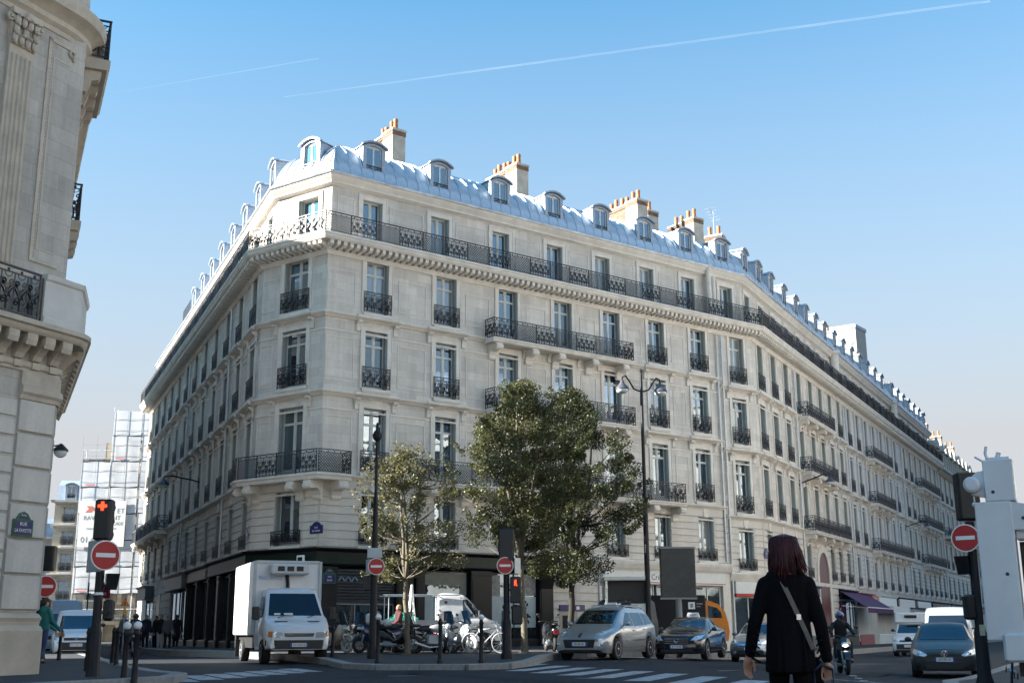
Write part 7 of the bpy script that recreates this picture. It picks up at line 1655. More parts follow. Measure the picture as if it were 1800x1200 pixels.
for sg in (-1, 1): put('headlight', lo.patch([(sg * .5, .7), (sg * .5, .88), (sg * .85, .92), (sg * .85, .72)], 'f', .01, 6), fv, MF, mats=M_lampg); mb = MB(); mb.cbox(-.06, .06, -.09, .09, -.15, .15, .03); put('mirror', mb, fv, MF @ T(.9, sg * 1.1, 1.3), mats=M_black)
mb = MB(); mb.box(2.45, 5.1, -.95, .95, .62, .72); mb.box(2.45, 5.1, -.96, -.92, .72, 1.1); mb.box(2.45, 5.1, .92, .96, .72, 1.1); mb.box(5.06, 5.1, -.92, .92, .72, 1.1); put('flatbed', mb, fv, MF, mats=M_alu); mb = MB(); mb.box(.3, 5.0, -.4, .4, .35, .61); put('chassis', mb, fv, MF, mats=M_black)
mb = MB()
for sg in (-.8, .8):
    for x in (2.5, 4.3): mb.tube([(x, sg, .72), (x, sg, 2.02)], .016, 6)
    mb.tube([(1.6, sg, 2.02), (4.5, sg, 2.02)], .022, 6)
for x in (2.5, 4.3): mb.tube([(x, -.8, 2.02), (x, .8, 2.02)], .025, 6)
put('ladder_rack', mb, fv, MF, mats=M_alu)
for ax_ in (.85, 4.2):
    for sg in (-1, 1): wheel(fv, MF @ T(ax_, sg * .82, .33) @ (I4 if sg < 0 else RZ(math.pi)), .33, .2, 8, .62, M_alu)
LT_ = MF @ T(3.3, .75, .75); o = thing('ladder', 'white folding ladder standing on the flatbed van', 'ladder', LT_); mb = MB()
for dx in (0, .28):
    for sy in (-.1, .1): mb.tube([(dx + sy * 0, sy * 3, 0), (.14, sy * 1.2, 1.65)], .025, 6)
    for k in range(5): t = (k + .5) / 6; mb.tube([(dx + (.14 - dx) * t, -.3 + .18 * t, 1.65 * t), (dx + (.14 - dx) * t, .3 - .18 * t, 1.65 * t)], .018, 5)
put('frame', mb, o, LT_, mats=M_whitep)
mb = MB(); rg = random.Random(4); nx_, ny_ = 12, 8
vs = [(2.9 + 1.6 * i / nx_, -.6 + 1.3 * j / ny_, .95 + .38 * math.sin(math.pi * i / nx_) * math.sin(math.pi * j / ny_) + rg.uniform(-.04, .04) + .12 * (1 - i / nx_)) for j in range(ny_ + 1) for i in range(nx_ + 1)]
mb.add(vs, [(j * (nx_ + 1) + i, j * (nx_ + 1) + i + 1, (j + 1) * (nx_ + 1) + i + 1, (j + 1) * (nx_ + 1) + i) for j in range(ny_) for i in range(nx_)])
vs2 = [(2.9 + 1.6 * i / nx_, .7 + .25 * math.sin(j / 5 * 2), 1.1 - .35 * j / 5 + rg.uniform(-.02, .02)) for j in range(6) for i in range(nx_ + 1)]
mb.add(vs2, [(j * (nx_ + 1) + i, j * (nx_ + 1) + i + 1, (j + 1) * (nx_ + 1) + i + 1, (j + 1) * (nx_ + 1) + i) for j in range(5) for i in range(nx_)])
tagt(put('tarpaulin', mb, None, MF @ T(1.1, .25, .4) @ Matrix.Scale(.72, 4), mats=mat('teal_tarpaulin', (.01, .20, .16), .6, var=.2, scale=4), smooth=True), 'crumpled teal tarpaulin over the load of the flatbed van', 'tarpaulin')
# white truck tail on the right ------------------------------------------------
MT = T(5.86, 15.0, G(5.9, 15)) @ RZ(R_(-27)); o = thing('refuse_truck', 'white truck tail with tall hinged side post, cut off by the right edge', 'truck', MT)
M_tw = mat('truck_white_worn', (.55, .58, .62), .4, var=.08, scale=1.5, coat=.3)
g0 = G(5.9, 15); mb = MB(); mb.cbox(0, .44, 0, .3, .86, 2.56, .012); mb.cbox(.14, .5, .0, .28, 2.561, 3.09, .012); po = put('side_post', mb, o, MT, mats=M_tw)
mb = MB(); mb.prism([(.44, 2.2), (.7, 2.2), (.58, 2.52), (.44, 2.55)], .02, .1, 'y'); put('gusset', mb, po, MT, mats=M_tw)
mb = MB(); mb.cbox(.18, .52, -.05, .3, .6, .95, .03); put('lower_block', mb, o, MT, mats=M_tw)
mb = MB(); mb.prism([(.14, 2.62), (-.02, 2.66), (-.06, 2.76), (-.02, 2.88), (.06, 2.95), (.14, 2.96)], .05, .16, 'y'); mb.lathe([(.1, 0), (.1, .14), (.07, .16)], 18, T(.0, .05, 2.78) @ RX(math.pi / 2)); put('hinge', mb, po, MT, mats=M_tw, smooth=30)
mb = MB(); mb.tube([(.0, .1, 2.66), (.0, .1, 2.58)], .012, 6); mb.ball((.0, .1, 2.54), .035, 10, 7); put('lamp_bulb', mb, po, MT, mats=M_whitep, smooth=True)
for x, z in ((.24, 2.68), (.31, 1.66), (.56, 2.34)): mb = MB(); disc(mb, .022, -.008, .0, 12); put('bolt_hole', mb, po, MT @ T(x, 0, z), mats=M_black)
mb = MB(); mb.cbox(.44, 2.3, .1, .4, 2.08, 2.22, .02); mb.cbox(.5, 2.3, .14, .5, 2.24, 2.5, .02); put('cross_beam', mb, o, MT, mats=M_tw); mb = MB(); mb.cbox(.62, 2.2, .2, .55, .85, 1.2, .03); mb.cbox(.5, 2.3, .6, 6, .9, 2.5, .04); mb.cbox(1.05, 2.3, .15, .55, 1.2, 2.0, .05); put('hopper', mb, o, MT, mats=M_tw)
mb = MB(); mb.box(.46, 1.06, .35, .58, 1.1, 2.07); mb.box(.3, 2.2, .45, 6.0, .42, .85); put('recess', mb, o, MT, mats=M_black)
mb = MB(); mb.lathe([(.09, 0), (.09, .2), (.05, .22), (.05, .26)], 14, T(.66, .36, 1.86) @ RX(math.pi / 2)); mb.tube([(.6, .34, 1.15), (.64, .3, 1.5), (.72, .3, 1.8), (.9, .3, 2.0)], .02, 6); mb.tube([(.7, .34, 1.15), (.75, .28, 1.6), (.85, .3, 1.95)], .018, 6); put('hydraulic_hose', mb, o, MT, mats=M_black, smooth=40)
mb = MB(); mb.tube([(.2, .16, 3.09), (.18, .16, 3.2), (.2, .16, 3.28)], .02, 5); mb.tube([(.3, .2, 3.09), (.34, .2, 3.2)], .03, 6); mb.box(.2, .46, .1, .2, 3.085, 3.13); mb.tube([(.02, .5, 3.2), (.2, .3, 3.06)], .015, 4); put('bracketry', mb, po, MT, mats=M_tw)
mb = MB(); mb.box(.3, 2.0, .8, 5.5, .0, .43); put('wheels_mass', mb, o, MT, mats=M_black) if False else None
for y in (1.6, 4.8): wheel(o, MT @ T(.62, y, .45) @ RZ(-math.pi / 2), .45, .3, 8, .55, M_alu)
# two-wheelers -----------------------------------------------------------------
def twheel(parent, M, r, tw, m_rim=None, spokes=5, whitewall=None):
    mb = MB(); mb.torus(r - tw, tw, 26, 8, sy=.9); w = put('wheel', mb, parent, M, mats=whitewall or M_tyre, smooth=True)
    mb = MB(); mb.torus(r - tw * 2.0, .022, 24, 6); mb.lathe([(.05, -.06), (.05, .06)], 10, RX(math.pi / 2))
    for k in range(spokes): mb.prism([(-.022, .03), (.022, .03), (.014, r - tw * 2), (-.014, r - tw * 2)], -.02, .02, 'y', RY(2 * math.pi * k / spokes))
    put('rim', mb, w, M, mats=m_rim or M_rim, smooth=30)
    mb = MB(); mb.torus(r * .36, .014, 18, 4, T(0, -.07, 0)); put('brake_disc', mb, w, M, mats=M_alu)
M_moto = {}
def scooter(label, M, body, r=.28, screen=True, seat=None, box=False, big=False, ww=None):
    """faces local +x; length about 2.0"""
    o = thing('motor_scooter', label, 'motorcycle', M, 'two wheelers parked on the corner pavement'); wb = 1.4
    twheel(o, M @ T(wb / 2, 0, r), r, .065, whitewall=ww); twheel(o, M @ T(-wb / 2, 0, r), r, .07)
    mb = MB(); mb.tube([(wb / 2, -.1, r), (wb / 2 - .12, -.1, r + .35), (.38, 0, .98)], .03, 7); mb.tube([(wb / 2, .1, r), (wb / 2 - .12, .1, r + .35), (.38, 0, .98)], .03, 7); put('fork', mb, o, M, mats=M_alu, smooth=True)
    mb = MB(); a = [2 * math.pi * k / 12 for k in range(12)]
    mb.prism([(wb / 2 + (r + .06) * math.cos(t), r + (r + .06) * math.sin(t)) for t in [.35 + 2.2 * k / 9 for k in range(10)]] + [(wb / 2 + (r + .02) * math.cos(t), r + (r + .02) * math.sin(t)) for t in [2.55 - 2.2 * k / 9 for k in range(10)]], -.08, .08, 'y'); put('mudguard', mb, o, M, mats=body, smooth=30)
    lo = MB(); secs = [(.62, .50, .86, .10), (.52, .42, 1.02, .2), (.36, .34, 1.0, .23), (.18, .30, .62, .22), (-.05, .28, .50, .2), (-.2, .30, .70, .2), (-.45, .34, .80, .21), (-.8, .48, .84, .17), (-1.0, .62, .82, .09)]
    rows = []
    for x, z0, z1, w in secs:
        rows.append([(x, w * math.cos(t) , (z0 + z1) / 2 + (z1 - z0) / 2 * math.sin(t)) for t in [2 * math.pi * k / 14 for k in range(14)]])
    vs = [p for q in rows for p in q]; lo.add(vs, [(i * 14 + j, i * 14 + (j + 1) % 14, (i + 1) * 14 + (j + 1) % 14, (i + 1) * 14 + j) for i in range(len(secs) - 1) for j in range(14)] + [tuple(range(14)), tuple(range((len(secs) - 1) * 14, len(secs) * 14))]); put('fairing', lo, o, M, mats=body, smooth=True)
    mb = MB(); mb.ball((-.3, 0, .86), (.36, .16, .07), 14, 8); mb.ball((-.68, 0, .93), (.3, .15, .07), 14, 8); put('seat', mb, o, M, mats=M_black, smooth=True)
    mb = MB(); mb.tube([(.34, -.36, 1.03), (.36, -.2, 1.06), (.38, 0, 1.0), (.36, .2, 1.06), (.34, .36, 1.03)], .018, 6); mb.tube([(.36, -.26, 1.06), (.36, -.36, 1.25)], .008, 4); mb.tube([(.36, .26, 1.06), (.36, .36, 1.25)], .008, 4); mb.ball((.36, -.37, 1.28), (.02, .06, .04), 8, 6); mb.ball((.36, .37, 1.28), (.02, .06, .04), 8, 6); put('handlebar', mb, o, M, mats=M_black, smooth=True)
    if screen: mb = MB(); mb.add([(.55, -.18, .95), (.55, .18, .95), (.36, .16, 1.4), (.36, -.16, 1.4), (.6, 0, .97), (.42, 0, 1.42)], [(0, 4, 5, 3), (4, 1, 2, 5)]); put('windscreen', mb, o, M, mats=M_tglass, smooth=True)
    mb = MB(); mb.ball((.585, 0, .82), (.06, .12, .07), 10, 7); put('headlight', mb, o, M, mats=M_lampg, smooth=True)
    mb = MB(); mb.cbox(-.5, .05, -.17, .17, .22, .45, .05); mb.lathe([(.05, 0), (.06, .5), (.03, .55)], 10, T(-.4, -.2, .3) @ RY(-math.pi / 2)); mb.tube([(-.1, -.15, .3), (-.14, -.2, .02)], .016, 5); put('engine', mb, o, M, mats=M_alu, smooth=30)
    mb = MB(); mb.box(-1.06, -1.0, -.08, .08, .6, .72); put('tail_lamp', mb, o, M, mats=M_red)
    if box: mb = MB(); mb.cbox(-1.15, -.72, -.22, .22, .98, 1.35, .06); put('top_box', mb, o, M, mats=M_black if box is True else box)
    return o
M_beige = mat('champagne_paint', (.52, .46, .36), .3, metal=.3, var=.08, coat=.5); M_sw = paint('scooter_white', (.60, .61, .62)); M_sb = paint('scooter_black', (.012, .012, .014), rough=.25); M_sg = paint('scooter_silver', (.48, .49, .51), metal=.4); M_sblu = paint('scooter_dark_blue', (.015, .03, .09))
zz = lambda x, y: PZ(x, y)
scooter('champagne maxi scooter with bright front wheel, right beside the white box truck', T(-6.35, 42.6, zz(-6.3, 42.6)) @ RZ(R_(-38)), M_beige, .29, box=True, ww=mat('pale_rim_tyre', (.5, .47, .42), .6, var=.2))
scooter('blue and black motor scooter mostly hidden by the dark lamp post', T(-4.75, 42.4, zz(-4.7, 42.4)) @ RZ(R_(-150)), M_sblu, .27)
scooter('black and white scooter with white delivery box and helmet, left of the slender tree', T(-4.0, 41.6, zz(-4, 41.6)) @ RZ(R_(-20)), M_sb, .27, box=M_sw)
MH = T(-4.35, 41.7, zz(-4.3, 41.7)); mb = MB(); mb.ball((0, 0, 1.02), (.17, .15, .14), 14, 9); tagt(put('helmet', mb, None, MH, mats=M_sw, smooth=True), 'white helmet resting on the seat of the black and white scooter', 'helmet')
scooter('silver scooter with white front panel and bright wheel, before the teal tarpaulin', T(-1.95, 41.5, zz(-2, 41.5)) @ RZ(R_(-42)), M_sg, .28, ww=mat('pale_rim_tyre', (.33, .31, .28), .6))
scooter('dark small motor scooter parked between the taller tree and the silver estate car', T(1.3, 43.2, zz(1.3, 43.2)) @ RZ(R_(100)), M_sb, .26, screen=False)
scooter('dark scooter with black top box just behind the slender tree', T(-3.3, 43.0, zz(-3.3, 43)) @ RZ(R_(200)), M_sb, .27, box=True)
scooter('small grey scooter standing behind the naked black motorcycle', T(-2.5, 42.8, zz(-2.5, 42.8)) @ RZ(R_(-60)), M_gcar, .26)
scooter('black scooter between the champagne maxi scooter and the dark lamp post', T(-5.6, 43.4, zz(-5.6, 43.4)) @ RZ(R_(-75)), M_sb, .27)
def motorcycle(label, M, tank):
    o = thing('motorcycle', label, 'motorcycle', M, 'two wheelers parked on the corner pavement'); r = .31; wb = 1.42
    twheel(o, M @ T(wb / 2, 0, r), r, .06); twheel(o, M @ T(-wb / 2, 0, r), r, .075)
    mb = MB(); mb.tube([(wb / 2, -.09, r), (.42, -.09, .95)], .028, 7); mb.tube([(wb / 2, .09, r), (.42, .09, .95)], .028, 7); put('fork', mb, o, M, mats=M_alu, smooth=True)
    mb = MB(); mb.tube([(.42, 0, .9), (.1, .1, .6), (.05, .12, .35), (-.3, .12, .35), (-.35, .1, .7), (.42, 0, .9)], .022, 6); mb.tube([(-.3, .1, .42), (-wb / 2, .1, r)], .028, 6); mb.tube([(-.3, -.1, .42), (-wb / 2, -.1, r)], .028, 6); mb.tube([(-.35, 0, .7), (-.85, 0, .86)], .025, 6); put('frame', mb, o, M, mats=M_black, smooth=True)
    mb = MB(); mb.ball((.14, 0, .82), (.3, .15, .14), 14, 9); put('tank', mb, o, M, mats=tank, smooth=True); mb = MB(); mb.ball((-.32, 0, .8), (.3, .13, .06), 12, 7); mb.ball((-.7, 0, .92), (.28, .1, .06), 12, 7); put('seat', mb, o, M, mats=M_black, smooth=True)
    mb = MB(); mb.cbox(-.25, .3, -.15, .15, .28, .62, .05); 
    for k in range(4): mb.box(-.02, .22, -.17, .17, .46 + .04 * k, .475 + .04 * k)
    mb.tube([(.28, -.14, .4), (.3, -.16, .24), (-.2, -.18, .2), (-.75, -.2, .36)], [.025, .025, .035, .05], 8); put('engine', mb, o, M, mats=M_alu, smooth=30)
    mb = MB(); mb.tube([(.34, -.36, 1.08), (.4, -.15, 1.05), (.4, .15, 1.05), (.34, .36, 1.08)], .016, 6); mb.ball((.38, -.34, 1.26), (.02, .05, .04), 8, 6); mb.ball((.38, .34, 1.26), (.02, .05, .04), 8, 6); mb.tube([(.36, -.28, 1.07), (.38, -.34, 1.24)], .008, 4); mb.tube([(.36, .28, 1.07), (.38, .34, 1.24)], .008, 4); put('handlebar', mb, o, M, mats=M_black, smooth=True)
    mb = MB(); mb.ball((.55, 0, .9), (.09, .1, .1), 12, 8); put('headlight', mb, o, M, mats=M_lampg, smooth=True); mb = MB(); mb.ball((-.98, 0, .86), (.05, .07, .04), 8, 6); put('tail_lamp', mb, o, M, mats=M_red, smooth=True)
    mb = MB(); mb.tube([(-.85, 0, .84), (-1.0, 0, .62), (-1.05, 0, .5)], .03, 5); mb.box(-1.05, -1.03, -.1, .1, .48, .62); put('tail', mb, o, M, mats=M_black); return o
motorcycle('naked black motorcycle with raised tail right of the slender tree', T(-2.75, 41.3, zz(-2.7, 41.3)) @ RZ(R_(25)), M_sg)
def bicycle(label, M, fm, rim):
    o = thing('bicycle', label, 'bicycle', M, 'two wheelers parked on the corner pavement'); r = .34
    for x in (.52, -.52):
        mb = MB(); mb.torus(r - .018, .02, 30, 6); w = put('wheel', mb, o, M @ T(x, 0, r), mats=rim, smooth=True); mb = MB()
        for k in range(14): a = 2 * math.pi * k / 14; mb.tube([(0, 0, 0), ((r - .03) * math.cos(a), 0, (r - .03) * math.sin(a))], .003, 3, cap=False)
        mb.lathe([(.03, -.05), (.03, .05)], 8, RX(math.pi / 2)); put('spokes', mb, w, M @ T(x, 0, r), mats=M_alu)
    mb = MB()
    for a, b in (((-.52, r), (-.12, .3)), ((-.12, .3), (-.25, .82)), ((-.25, .78), (.34, .82)), ((-.12, .3), (.36, .75)), ((-.52, r), (-.25, .74)), ((.52, r), (.34, .98))): mb.tube([(a[0], 0, a[1]), (b[0], 0, b[1])], .02, 6)
    put('frame', mb, o, M, mats=fm, smooth=True); mb = MB(); mb.ball((-.28, 0, .88), (.13, .06, .035), 10, 6); put('saddle', mb, o, M, mats=M_black, smooth=True)
    mb = MB(); mb.tube([(.22, -.27, 1.0), (.36, -.2, 1.04), (.34, 0, .98), (.36, .2, 1.04), (.22, .27, 1.0)], .013, 6); put('handlebar', mb, o, M, mats=M_alu, smooth=True); mb = MB(); mb.torus(.09, .01, 14, 5, T(-.12, -.04, .3)); mb.tube([(-.12, -.1, .3), (-.0, -.1, .2)], .012, 5); mb.tube([(-.12, .1, .3), (-.24, .1, .4)], .012, 5); put('crankset', mb, o, M, mats=M_black); return o
M_wbike = mat('bicycle_white', (.30, .31, .33), .35, var=.05)
bicycle('white bicycle with white tyres leaning before the cab of the flatbed van', T(-.92, 40.9, zz(-.9, 40.9)) @ RZ(R_(-12)) @ RX(R_(5)), M_wbike, M_wbike)
bicycle('dark bicycle half hidden behind the white bicycle', T(-1.45, 41.6, zz(-1.4, 41.6)) @ RZ(R_(165)) @ RX(R_(-4)), M_black, M_tyre)
bicycle('dark bicycle leaning behind the right hand traffic light post', T(9.02, 22.2, PZ(9.0, 22.2)) @ RZ(R_(68)) @ RX(R_(7)), M_black, M_tyre)
# ------------------------------------------------------------------ people: bodies as one voxel-merged surface, clothes and hair over them
M_skin = mat('skin', (.40, .22, .155), .5, var=.12, scale=14)
M_coat = mat('black_wool', (.0035, .0035, .005), .9, var=.3, scale=30, bump=.4, bscale=120, spec=.12)
M_trou = mat('black_trousers', (.003, .003, .0045), .85, var=.25, scale=25, bump=.2, spec=.15)
M_hair = mat('dark_red_hair', (.036, .0055, .0085), .5, var=.6, scale=30, spec=.25)
M_hairk = mat('dark_hair', (.015, .012, .010), .5, var=.4, scale=30)
M_shoe = mat('black_shoe', (.01, .01, .011), .4, var=.1)
def cone(mb, a, b, ra, rb, n=14, flat=None):
    """rounded tapered limb"""
    a, b = Vector(a), Vector(b); d = b - a; k = 6; path = []; rs = []
    t = d.normalized()
    for i in range(5): an = math.pi / 2 * (1 - i / 4); path.append(a - t * ra * math.sin(an) * .99); rs.append(max(.003, ra * math.cos(an)))
    for i in range(5): an = math.pi / 2 * i / 4; path.append(b + t * rb * math.sin(an) * .99); rs.append(max(.003, rb * math.cos(an)))
    mb.tube(path, rs, n)
def remesh(name, mb, vox, m, smooth=3, parent=None, M=I4, noise=0):
    me = mb.mesh('tmp', m); o = bpy.data.objects.new('tmp', me); C.objects.link(o)
    r = o.modifiers.new('r', 'REMESH'); r.mode = 'VOXEL'; r.voxel_size = vox; r.use_smooth_shade = True
    if smooth: s = o.modifiers.new('s', 'SMOOTH'); s.factor = .5; s.iterations = smooth
    me2 = evalmesh(o); bpy.data.objects.remove(o); me2.materials.clear(); me2.materials.append(m)
    me2.polygons.foreach_set('use_smooth', [True] * len(me2.polygons)); me2.name = name
    return put(name, me2, parent, M) if parent is not None else me2
def hand(mb, M, sgn, curl=.5, scale=1.0):
    """relaxed hand hanging along local -z from the wrist at the origin, palm facing local +x*sgn; five separate fingers"""
    s = scale
    def P(x, y, z): return M @ Vector((x * s * sgn, y * s, z * s))
    for (a, b, r1, r2) in (((0, 0, .01), (0, 0, -.03), .026, .03), ((.0, -.022, -.03), (.004, -.026, -.085), .018, .015), ((.0, 0, -.03), (.004, -.005, -.09), .019, .015), ((.0, .02, -.03), (.004, .017, -.085), .018, .014), ((0, .03, -.03), (.004, .033, -.075), .015, .012)): cone(mb, P(*a), P(*b), r1 * s, r2 * s, 8)
    for y0, ln, r in ((-.028, .072, .0088), (-.007, .08, .0092), (.014, .074, .0088), (.033, .058, .0076)):
        p = Vector((.004, y0, -.085)); an = .15 + curl * .25; q = [p]
        for seg, f in ((ln * .45, 1), (ln * .32, 2.1), (ln * .25, 2.9)):
            a = an * f; q.append(q[-1] + Vector((math.sin(a) * seg, 0, -math.cos(a) * seg)))
        for i in range(3): cone(mb, P(*q[i]), P(*q[i + 1]), r * s * (1 - .08 * i), r * s * (.93 - .1 * i), 7)
    q = [Vector((.008, -.026, -.02)), Vector((.026, -.044, -.052)), Vector((.034, -.046, -.082)), Vector((.036, -.043, -.104))]
    for i in range(3): cone(mb, P(*q[i]), P(*q[i + 1]), (.0135 - .0015 * i) * s, (.0115 - .0015 * i) * s, 7)
def head(mb, M, s=1.0):
    """skull with brow, nose, lips, chin and ears; origin at the neck pit, face towards local -y, about 0.23 m tall"""
    def P(x, y, z): return M @ Vector((x * s, y * s, z * s))
    def el(c, r): mb.ball(c, r, 16, 11, M @ Matrix.Scale(s, 4))
    el((0, .012, .165), (.074, .094, .088)); el((0, -.02, .12), (.06, .07, .075)); el((0, -.045, .075), (.042, .04, .04)); el((0, -.06, .06), (.022, .02, .018))
    cone(mb, P(0, -.085, .145), P(0, -.105, .105), .009 * s, .014 * s, 8); el((0, -.083, .155), (.05, .014, .012)); el((0, -.088, .078), (.024, .012, .006)); el((0, -.086, .070), (.02, .011, .006))
    for sg in (-1, 1): el((sg * .076, .012, .125), (.012, .022, .032)); el((sg * .03, -.078, .137), (.012, .009, .008)); el((sg * .045, -.05, .105), (.024, .025, .024))
    cone(mb, P(0, .02, .06), P(0, .03, -.06), .052 * s, .058 * s, 12)
# ---- the woman in the foreground, seen from behind, walking away with a pulled suitcase
MWo = T(1.955, 8.6, .03) @ RZ(R_(180 - 8)) @ Matrix.Diagonal((.85, .93, .955, 1)); wo = thing('person', 'woman in black coat seen from behind, dark red bobbed hair, light shoulder strap', 'person', MWo)
# local frame: she faces -y, so her right arm is at -x ... the frame is turned so that her back faces the camera
H_ = 1.0
sk = MB()
neck = Vector((0, .0, 1.43)); head(sk, T(0, -.015, 1.45) @ RX(R_(6)), 1.0)
LHIP, RHIP = Vector((.09, 0, .86)), Vector((-.09, 0, .86))
LKN, RKN = Vector((.10, -.14, .47)), Vector((-.095, .04, .47)); LAN, RAN = Vector((.10, -.10, .10)), Vector((-.09, .26, .14))
cone(sk, (0, .01, 1.38), (0, .01, 1.05), .13, .11); cone(sk, (0, .01, 1.05), (0, .01, .88), .115, .13); cone(sk, (-.14, 0, 1.34), (.14, 0, 1.34), .055, .055)
for hp, kn, an in ((LHIP, LKN, LAN), (RHIP, RKN, RAN)): cone(sk, hp, kn, .08, .055); cone(sk, kn, an, .055, .04); cone(sk, an, an + Vector((0, -.16, -.06)), .036, .028)
# arms: in this turned frame +x lies on the left of the picture
LSH, LEL, LWR = Vector((.175, .01, 1.34)), Vector((.275, .03, 1.08)), Vector((.325, -.03, .86))
RSH, REL, RWR = Vector((-.175, .01, 1.34)), Vector((-.255, .05, 1.06)), Vector((-.292, .03, .815))
for a, b, c in ((LSH, LEL, LWR), (RSH, REL, RWR)): cone(sk, a, b, .052, .042); cone(sk, b, c, .042, .028)
hl = MB(); hand(sk, T(*(LWR + Vector((.012, -.015, -.03)))) @ RY(R_(-10)) @ RX(R_(-12)) @ RZ(R_(-55)), -1, .9, 1.05)
hand(sk, T(*(RWR + Vector((-.0, 0, -.03)))) @ RY(R_(5)) @ RZ(R_(60)), 1, 1.9, 1.05)
remesh('body', sk, .0055, M_skin, 2, wo, MWo)
ct = MB()
cone(ct, (0, .012, 1.36), (0, .015, 1.12), .135, .125, 20); cone(ct, (0, .015, 1.14), (0, .02, .92), .128, .15, 20); cone(ct, (0, .02, .94), (0, .022, .74), .152, .168, 20)
for sg in (-1, 1): cone(ct, (sg * .07, .01, 1.36), (sg * .07, .018, 1.12), .115, .105, 18); cone(ct, (sg * .07, .015, 1.12), (sg * .085, .02, .74), .105, .125, 18); cone(ct, (sg * .05, .01, 1.40), (sg * .165, .01, 1.345), .06, .068, 14)
cone(ct, (0, .012, 1.465), (0, .005, 1.38), .066, .085, 16)
for a, b, c in ((LSH, LEL, LWR), (RSH, REL, RWR)): cone(ct, a, b, .07, .057, 16); cone(ct, b, c + (c - b) * -.02, .057, .047, 16)
# folds in the sleeves and back
for k in range(5):
    z = 1.02 - .05 * k; cone(ct, (.285 + .008 * k, .055, z), (.25, .07, z - .03), .012, .008, 6); cone(ct, (-.24, .10, z + .02), (-.205, .1, z - .02), .012, .008, 6)
    cone(ct, (-.1 + .05 * k, .155, .98 - .02 * (k % 2)), (-.11 + .055 * k, .175, .72), .012, .016, 6)
bm_cut = remesh('coat', ct, .0075, M_coat, 3)
# open the lower edge of the coat a little and flatten the hem
for v in bm_cut.vertices:
    if v.co.z < .72: v.co.z = .72 + (v.co.z - .72) * .12
put('coat', bm_cut, wo, MWo)
tr = MB()
for hp, kn, an in ((LHIP, LKN, LAN), (RHIP, RKN, RAN)): cone(tr, hp + Vector((0, .01, -.02)), kn, .098, .07); cone(tr, kn, an, .068, .06)
remesh('trousers', tr, .010, M_trou, 3, wo, MWo)
sh_ = MB()
for an in (LAN, RAN): cone(sh_, an + Vector((0, .02, -.04)), an + Vector((0, -.17, -.07)), .045, .036)
remesh('shoes', sh_, .009, M_shoe, 2, wo, MWo)
# hair: bob made of many locks over a cap
hr = MB(); rg = random.Random(9); MH_ = T(0, -.015, 1.45) @ RX(R_(6))
hr.ball((0, .022, .172), (.088, .105, .092), 18, 12, MH_); hr.ball((0, .06, .10), (.088, .075, .10), 16, 10, MH_); hr.ball((.07, .025, .10), (.035, .055, .09), 12, 8, MH_); hr.ball((-.07, .025, .10), (.035, .055, .09), 12, 8, MH_)
cap = remesh('hair', hr, .009, M_hair, 2, wo, MWo)
lk_ = MB()
for k in range(230):
    a = rg.uniform(-math.pi * .98, math.pi * .0) if False else rg.uniform(.02 * math.pi, .98 * math.pi); el_ = rg.uniform(.25, 1.35)
    r0 = Vector((.090 * math.cos(a) * math.cos(el_), .022 + .106 * math.sin(a) * math.cos(el_) * 1.0, .172 + .095 * math.sin(el_)))
    dirx = math.cos(a) * rg.uniform(.6, 1.0); diry = math.sin(a); fl = rg.uniform(.0, .03) + (.045 if math.cos(a) < -.3 and rg.random() < .5 else 0)
    L_ = rg.uniform(.21, .34) - .05 * abs(math.cos(a)); p = [r0]
    for i in range(1, 6):
        t = i / 5; out = .012 + .02 * math.sin(t * 2.2) + fl * t * t
        p.append(Vector((math.cos(a) * (.086 + out) + rg.uniform(-.006, .006), .03 + math.sin(a) * (.098 + out * .9) - .02 * t, r0.z - L_ * (t ** 1.15))))
    lk_.tube([MH_ @ q for q in p], [.008, .011, .011, .010, .007, .002], 5)
put('locks', lk_, cap, MWo, mats=M_hair, smooth=True)
# shoulder strap, bag and pulled suitcase
stp = MB(); sp_ = [(.062, .085, 1.415), (.045, .128, 1.37), (-.01, .152, 1.25), (-.07, .150, 1.12), (-.125, .155, 1.0), (-.175, .14, .88)]
for i in range(len(sp_) - 1):
    a, b = Vector(sp_[i]), Vector(sp_[i + 1]); d = (b - a).normalized(); w = d.cross(Vector((0, 1, 0))).normalized() * .018; n_ = Vector((0, .006, 0))
    stp.add([a - w, a + w, b + w, b - w, a - w + n_, a + w + n_, b + w + n_, b - w + n_], [(0, 1, 2, 3), (4, 7, 6, 5), (0, 4, 5, 1), (1, 5, 6, 2), (2, 6, 7, 3), (3, 7, 4, 0)])
BG = thing('shoulder_bag', 'black shoulder bag on a grey brown strap across the black coat', 'bag', MWo)
put('strap', stp, BG, MWo, mats=mat('grey_brown_strap', (.11, .098, .09), .6, var=.2, scale=30))
mb = MB(); mb.box(-.09, -.055, .158, .166, 1.09, 1.13); put('buckle', mb, BG, MWo, mats=M_chrome); mb = MB(); mb.cbox(-.26, -.15, -.16, .06, .60, .82, .04); put('pouch', mb, BG, MWo, mats=M_coat, smooth=40)
SU = thing('suitcase', 'dark wheeled suitcase with blue handle pulled by the woman in the black coat', 'suitcase', MWo)
mb = MB(); mb.tube([(-.17, .12, .72), (-.235, .10, .775), (-.32, .12, .74)], .013, 7); mb.tube([(-.17, .12, .72), (-.16, .28, .42)], .009, 6); mb.tube([(-.32, .12, .74), (-.31, .28, .42)], .009, 6); put('handle', mb, SU, MWo, mats=mat('dark_blue_handle', (.008, .009, .03), .4, var=0), smooth=True)
mb = MB(); mb.cbox(-.2, .2, -.12, .12, -.26, .26, .05, T(-.235, .42, .27) @ RX(R_(-28))); put('case', mb, SU, MWo, mats=M_black, smooth=40)
